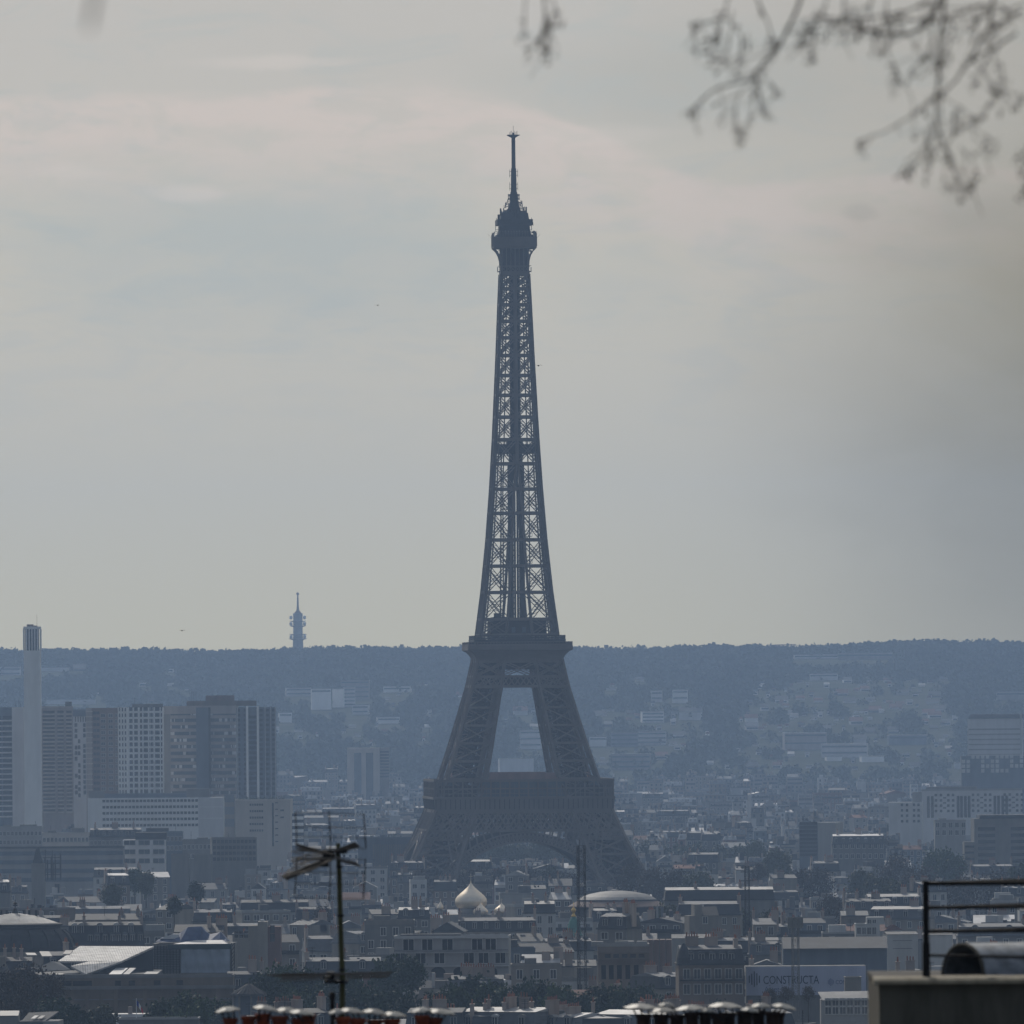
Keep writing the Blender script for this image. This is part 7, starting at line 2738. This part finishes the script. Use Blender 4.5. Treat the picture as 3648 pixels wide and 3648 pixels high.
def branch(label, stems, side=1.0, buds=1.0, catkin=True, dist=DB):
    a0 = stems[0][0][0]
    root = at(a0[0], a0[1], dist)
    t = thing('tree_branch', label, 'branch', root, 0, 'budding branches hanging into the sky')
    kb = dist / F
    bd, fine = MB(), MB()

    def q3(px, py, yo):
        return at(px, py, dist + yo) - root

    def bud(px, py, yo, s):
        c = q3(px, py, yo)
        v = Vector((rb.gauss(0, .5), rb.gauss(0, .5), rb.uniform(-1, .5))).normalized()
        l = s * kb * rb.uniform(.8, 1.5)
        r = l * rb.uniform(.3, .42)
        a = v.cross(Vector((0.3, 1, .2))).normalized()
        b_ = v.cross(a)
        vs = [c - v * l] + [c + (a * math.cos(k * 1.2566) + b_ * math.sin(k * 1.2566)) * r for k in range(5)] + [c + v * l]
        bd.add(vs, [(0, 1 + (k + 1) % 5, 1 + k) for k in range(5)] + [(6, 1 + k, 1 + (k + 1) % 5) for k in range(5)])

    for pts, r0_, r1_, yo in stems:
        P = []
        for (xa, ya), (xb, yb) in zip(pts[:-1], pts[1:]):
            n_ = max(2, int(math.hypot(xb - xa, yb - ya) / 45))
            for i in range(n_):
                u = i / n_
                P.append((xa + (xb - xa) * u + rb.gauss(0, 2.5), ya + (yb - ya) * u + rb.gauss(0, 2.5)))
        P.append(pts[-1])
        tw = MB()
        tw.tube([q3(x, y, yo) for x, y in P], [kb * .58 * (r0_ + (r1_ - r0_) * i / (len(P) - 1)) for i in range(len(P))], 6)
        tw.build('stem', M['bark'], t)
        for i, (x, y) in enumerate(P[1:]):
            if rb.random() < .55 * buds:
                for _ in range(rb.choice((1, 2, 3))):
                    bud(x + rb.gauss(0, 8), y + rb.gauss(0, 8), yo + rb.gauss(0, .05), rb.uniform(7, 11))
            for _tw in range(rb.choice((1, 2, 2, 3))):
              if rb.random() < .55 * side:
                  an = rb.uniform(-.5, 1.2) + math.pi / 2
                  l = rb.uniform(40, 190)
                  x2, y2 = x + l * math.cos(an) * .8, y + l * math.sin(an) * .7
                  xm, ym = (x + x2) / 2 + rb.gauss(0, 16), (y + y2) / 2 + rb.gauss(0, 10)
                  dy_ = yo + rb.gauss(0, .12)
                  fine.tube([q3(x, y, yo), q3(xm, ym, dy_), q3(x2, y2, dy_)], [kb * 2.1, kb * 1.7, kb * 1.1], 5)
                  for _ in range(rb.choice((0, 1, 2, 3)) if buds > .2 else 0):
                      u = rb.uniform(.5, 1)
                      bud(x + (x2 - x) * u + rb.gauss(0, 7), y + (y2 - y) * u + rb.gauss(0, 9), dy_, rb.uniform(6.5, 11))
        ex, ey = pts[-1]
        for _ in range(int(6 * buds)):
            bud(ex + rb.gauss(0, 14), ey + rb.gauss(0, 15), yo + rb.gauss(0, .05), rb.uniform(7, 11))
    if fine.v:
        fine.build('fine_twigs', M['bark'], t)['kind'] = 'stuff'
    if bd.v:
        bd.build('buds', LEAF['brown'], t)['kind'] = 'stuff'
    return t


branch('lower left of the large budding branches, ending in drooping catkins, upper right', [
    ([(2862, -40), (2830, 60), (2775, 165), (2720, 225), (2685, 275), (2560, 312), (2505, 352), (2458, 412)], 11, 4, 0),
    ([(2600, -30), (2580, 40), (2560, 105), (2555, 150)], 6, 3, .2), ([(2575, 55), (2520, 80), (2472, 92)], 4, 3, .2), ([(2565, 110), (2540, 170), (2525, 215)], 4, 3, .2), ([(2590, 60), (2640, 130), (2665, 160)], 3.5, 2.5, .2),
    ([(2690, 270), (2640, 330), (2620, 400), (2632, 470)], 4, 2.5, .1), ([(2690, 270), (2690, 340), (2665, 440), (2630, 480)], 4, 2.5, .1), ([(2695, 265), (2700, 330), (2718, 400)], 4, 2.5, 0), ([(2700, 250), (2745, 300), (2765, 335)], 3, 2, 0),
    ([(2690, -30), (2720, 50), (2745, 120), (2770, 160)], 6, 3, .2), ([(2610, 40), (2600, 130), (2590, 230)], 3.5, 2, .3), ([(2640, 120), (2645, 190), (2635, 250)], 3, 2, .3)], 0.45)
branch('tangle of arching budding twigs along the top edge, right of centre', [
    ([(3370, -40), (3310, 80), (3240, 125), (3130, 120), (3040, 85), (2960, 75), (2870, 100)], 12, 5, .5), ([(3330, 0), (3220, 40), (3110, 60), (3000, 70), (2900, 60), (2830, 100)], 7, 3, .8), ([(3500, 10), (3380, 60), (3260, 62), (3130, 100), (3010, 110), (2860, 110)], 6, 3, .3),
    ([(2950, -30), (2940, 40), (2890, 90), (2880, 150), (2890, 190)], 5, 2.5, .6), ([(3010, -30), (3000, 60), (2980, 110)], 6, 3, .5), ([(3040, 20), (3060, 100), (3080, 130)], 4, 2, .7), ([(3110, -20), (3090, 60), (3040, 100)], 6, 3, .4), ([(3160, -20), (3150, 70), (3170, 200), (3210, 290)], 3.5, 2, .9),
    ([(3650, 20), (3480, 60), (3330, 75), (3200, 60)], 5, 3, 1.0), ([(3640, 60), (3560, 20), (3420, 30), (3300, 20)], 5, 3, .2)], 0.9, .8)
branch('long hanging budding branch with forked drooping ends, upper right', [
    ([(3370, -40), (3352, 120), (3346, 230), (3340, 340), (3334, 405), (3362, 520), (3412, 640), (3445, 692)], 10, 4, -.5), ([(3338, 345), (3250, 412), (3150, 470), (3058, 505)], 6, 3, -.5), ([(3312, 540), (3270, 580), (3232, 620)], 4, 2.5, -.3), ([(3336, 405), (3320, 480), (3305, 545)], 4, 3, -.4),
    ([(3545, -40), (3520, 100), (3458, 205), (3402, 285), (3350, 345)], 9, 6, -.2), ([(3460, 205), (3535, 295), (3640, 350)], 5, 2.5, -.1), ([(3620, 118), (3540, 170), (3455, 220)], 8, 6, .1), ([(3640, 40), (3600, 60), (3540, 95)], 8, 6, .3),
    ([(3350, 430), (3430, 450), (3510, 480), (3560, 520)], 3, 2, -.3), ([(3360, 340), (3430, 390), (3480, 430)], 3, 2, -.4), ([(3370, 500), (3400, 590), (3460, 660)], 3.5, 2, -.4), ([(3420, 520), (3460, 570), (3480, 640)], 3, 2, -.2),
    ([(3320, 100), (3312, 190), (3340, 240)], 6, 3, -.3), ([(3400, 90), (3380, 170), (3352, 230)], 5, 3, -.3), ([(3350, 215), (3250, 210), (3170, 240)], 3, 2, -.2), ([(3530, 100), (3520, 200), (3480, 290)], 4, 2, 0), ([(3540, 200), (3580, 270), (3560, 330)], 3, 2, .1)], 0.7)
branch('short budding twig hanging from the top edge right of the tower aerial', [
    ([(1935, -60), (1942, 60), (1950, 140), (1952, 210)], 6, 4, .2), ([(1945, 40), (1960, 120), (1945, 180)], 4, 3, .2), ([(1880, -60), (1870, 70), (1875, 120), (1880, 185)], 4, 2.5, .5), ([(1870, 70), (1856, 100), (1862, 140)], 3, 2, .5), ([(1965, -20), (1985, 50), (1993, 95)], 4, 3, .3), ([(1940, 60), (1930, 120), (1926, 155)], 3, 2, .2)], .1, 1.0)
branch('single faint leaning twig poking in at the top edge, far left', [([(345, -60), (332, 20), (318, 105)], 9, 6, -22)], 0, 0.0, dist=40)
branch('cluster of buds at the right edge below the large hanging branch', [([(3690, 520), (3660, 570), (3640, 620)], 5, 3, 0), ([(3690, 600), (3655, 660), (3650, 690)], 4, 3, .1), ([(3690, 480), (3650, 540), (3628, 560)], 4, 3, .1)], .1, 1.4)

# ------------------------------------------------------------------ birds far out over the town
for lab, px, py, d in (('tiny dark bird gliding just right of the upper tower shaft', 1918, 1303, 900), ('tiny dark bird high in the sky left of the tower', 1346, 1088, 1100), ('tiny dark bird low over the ridge left of the telecommunications tower', 648, 2247, 1000)):
    p = at(px, py, d)
    t = thing('bird', lab, 'bird', p, rb.uniform(-.5, .5))
    mb = MB()
    mb.tube([(0, -.14, 0), (0, -.06, .01), (0, .06, .01), (0, .16, 0), (0, .22, 0)], [.012, .045, .05, .025, .006], 8)
    for s in (-1, 1):
        mb.add([(s * .03, .08, .02), (s * .16, .10, .07), (s * .30, .0, .02), (s * .15, -.02, .055), (s * .03, -.06, .015), (s * .16, .10, .062), (s * .30, .0, .012), (s * .15, -.02, .045)], [(0, 1, 3, 4), (1, 2, 3), (4, 7, 5, 0), (7, 6, 5)])
    mb.add([(-.02, -.12, 0), (.02, -.12, 0), (.04, -.24, 0), (-.04, -.24, 0)], [(0, 1, 2, 3)])
    mb.build('body', M['black'], t)
for o in sc.objects:
    s = o.get('label')
    if s and o.parent is None and not 4 <= len(s.split()) <= 16:
        print('LABEL', len(s.split()), o.name, '|', s)
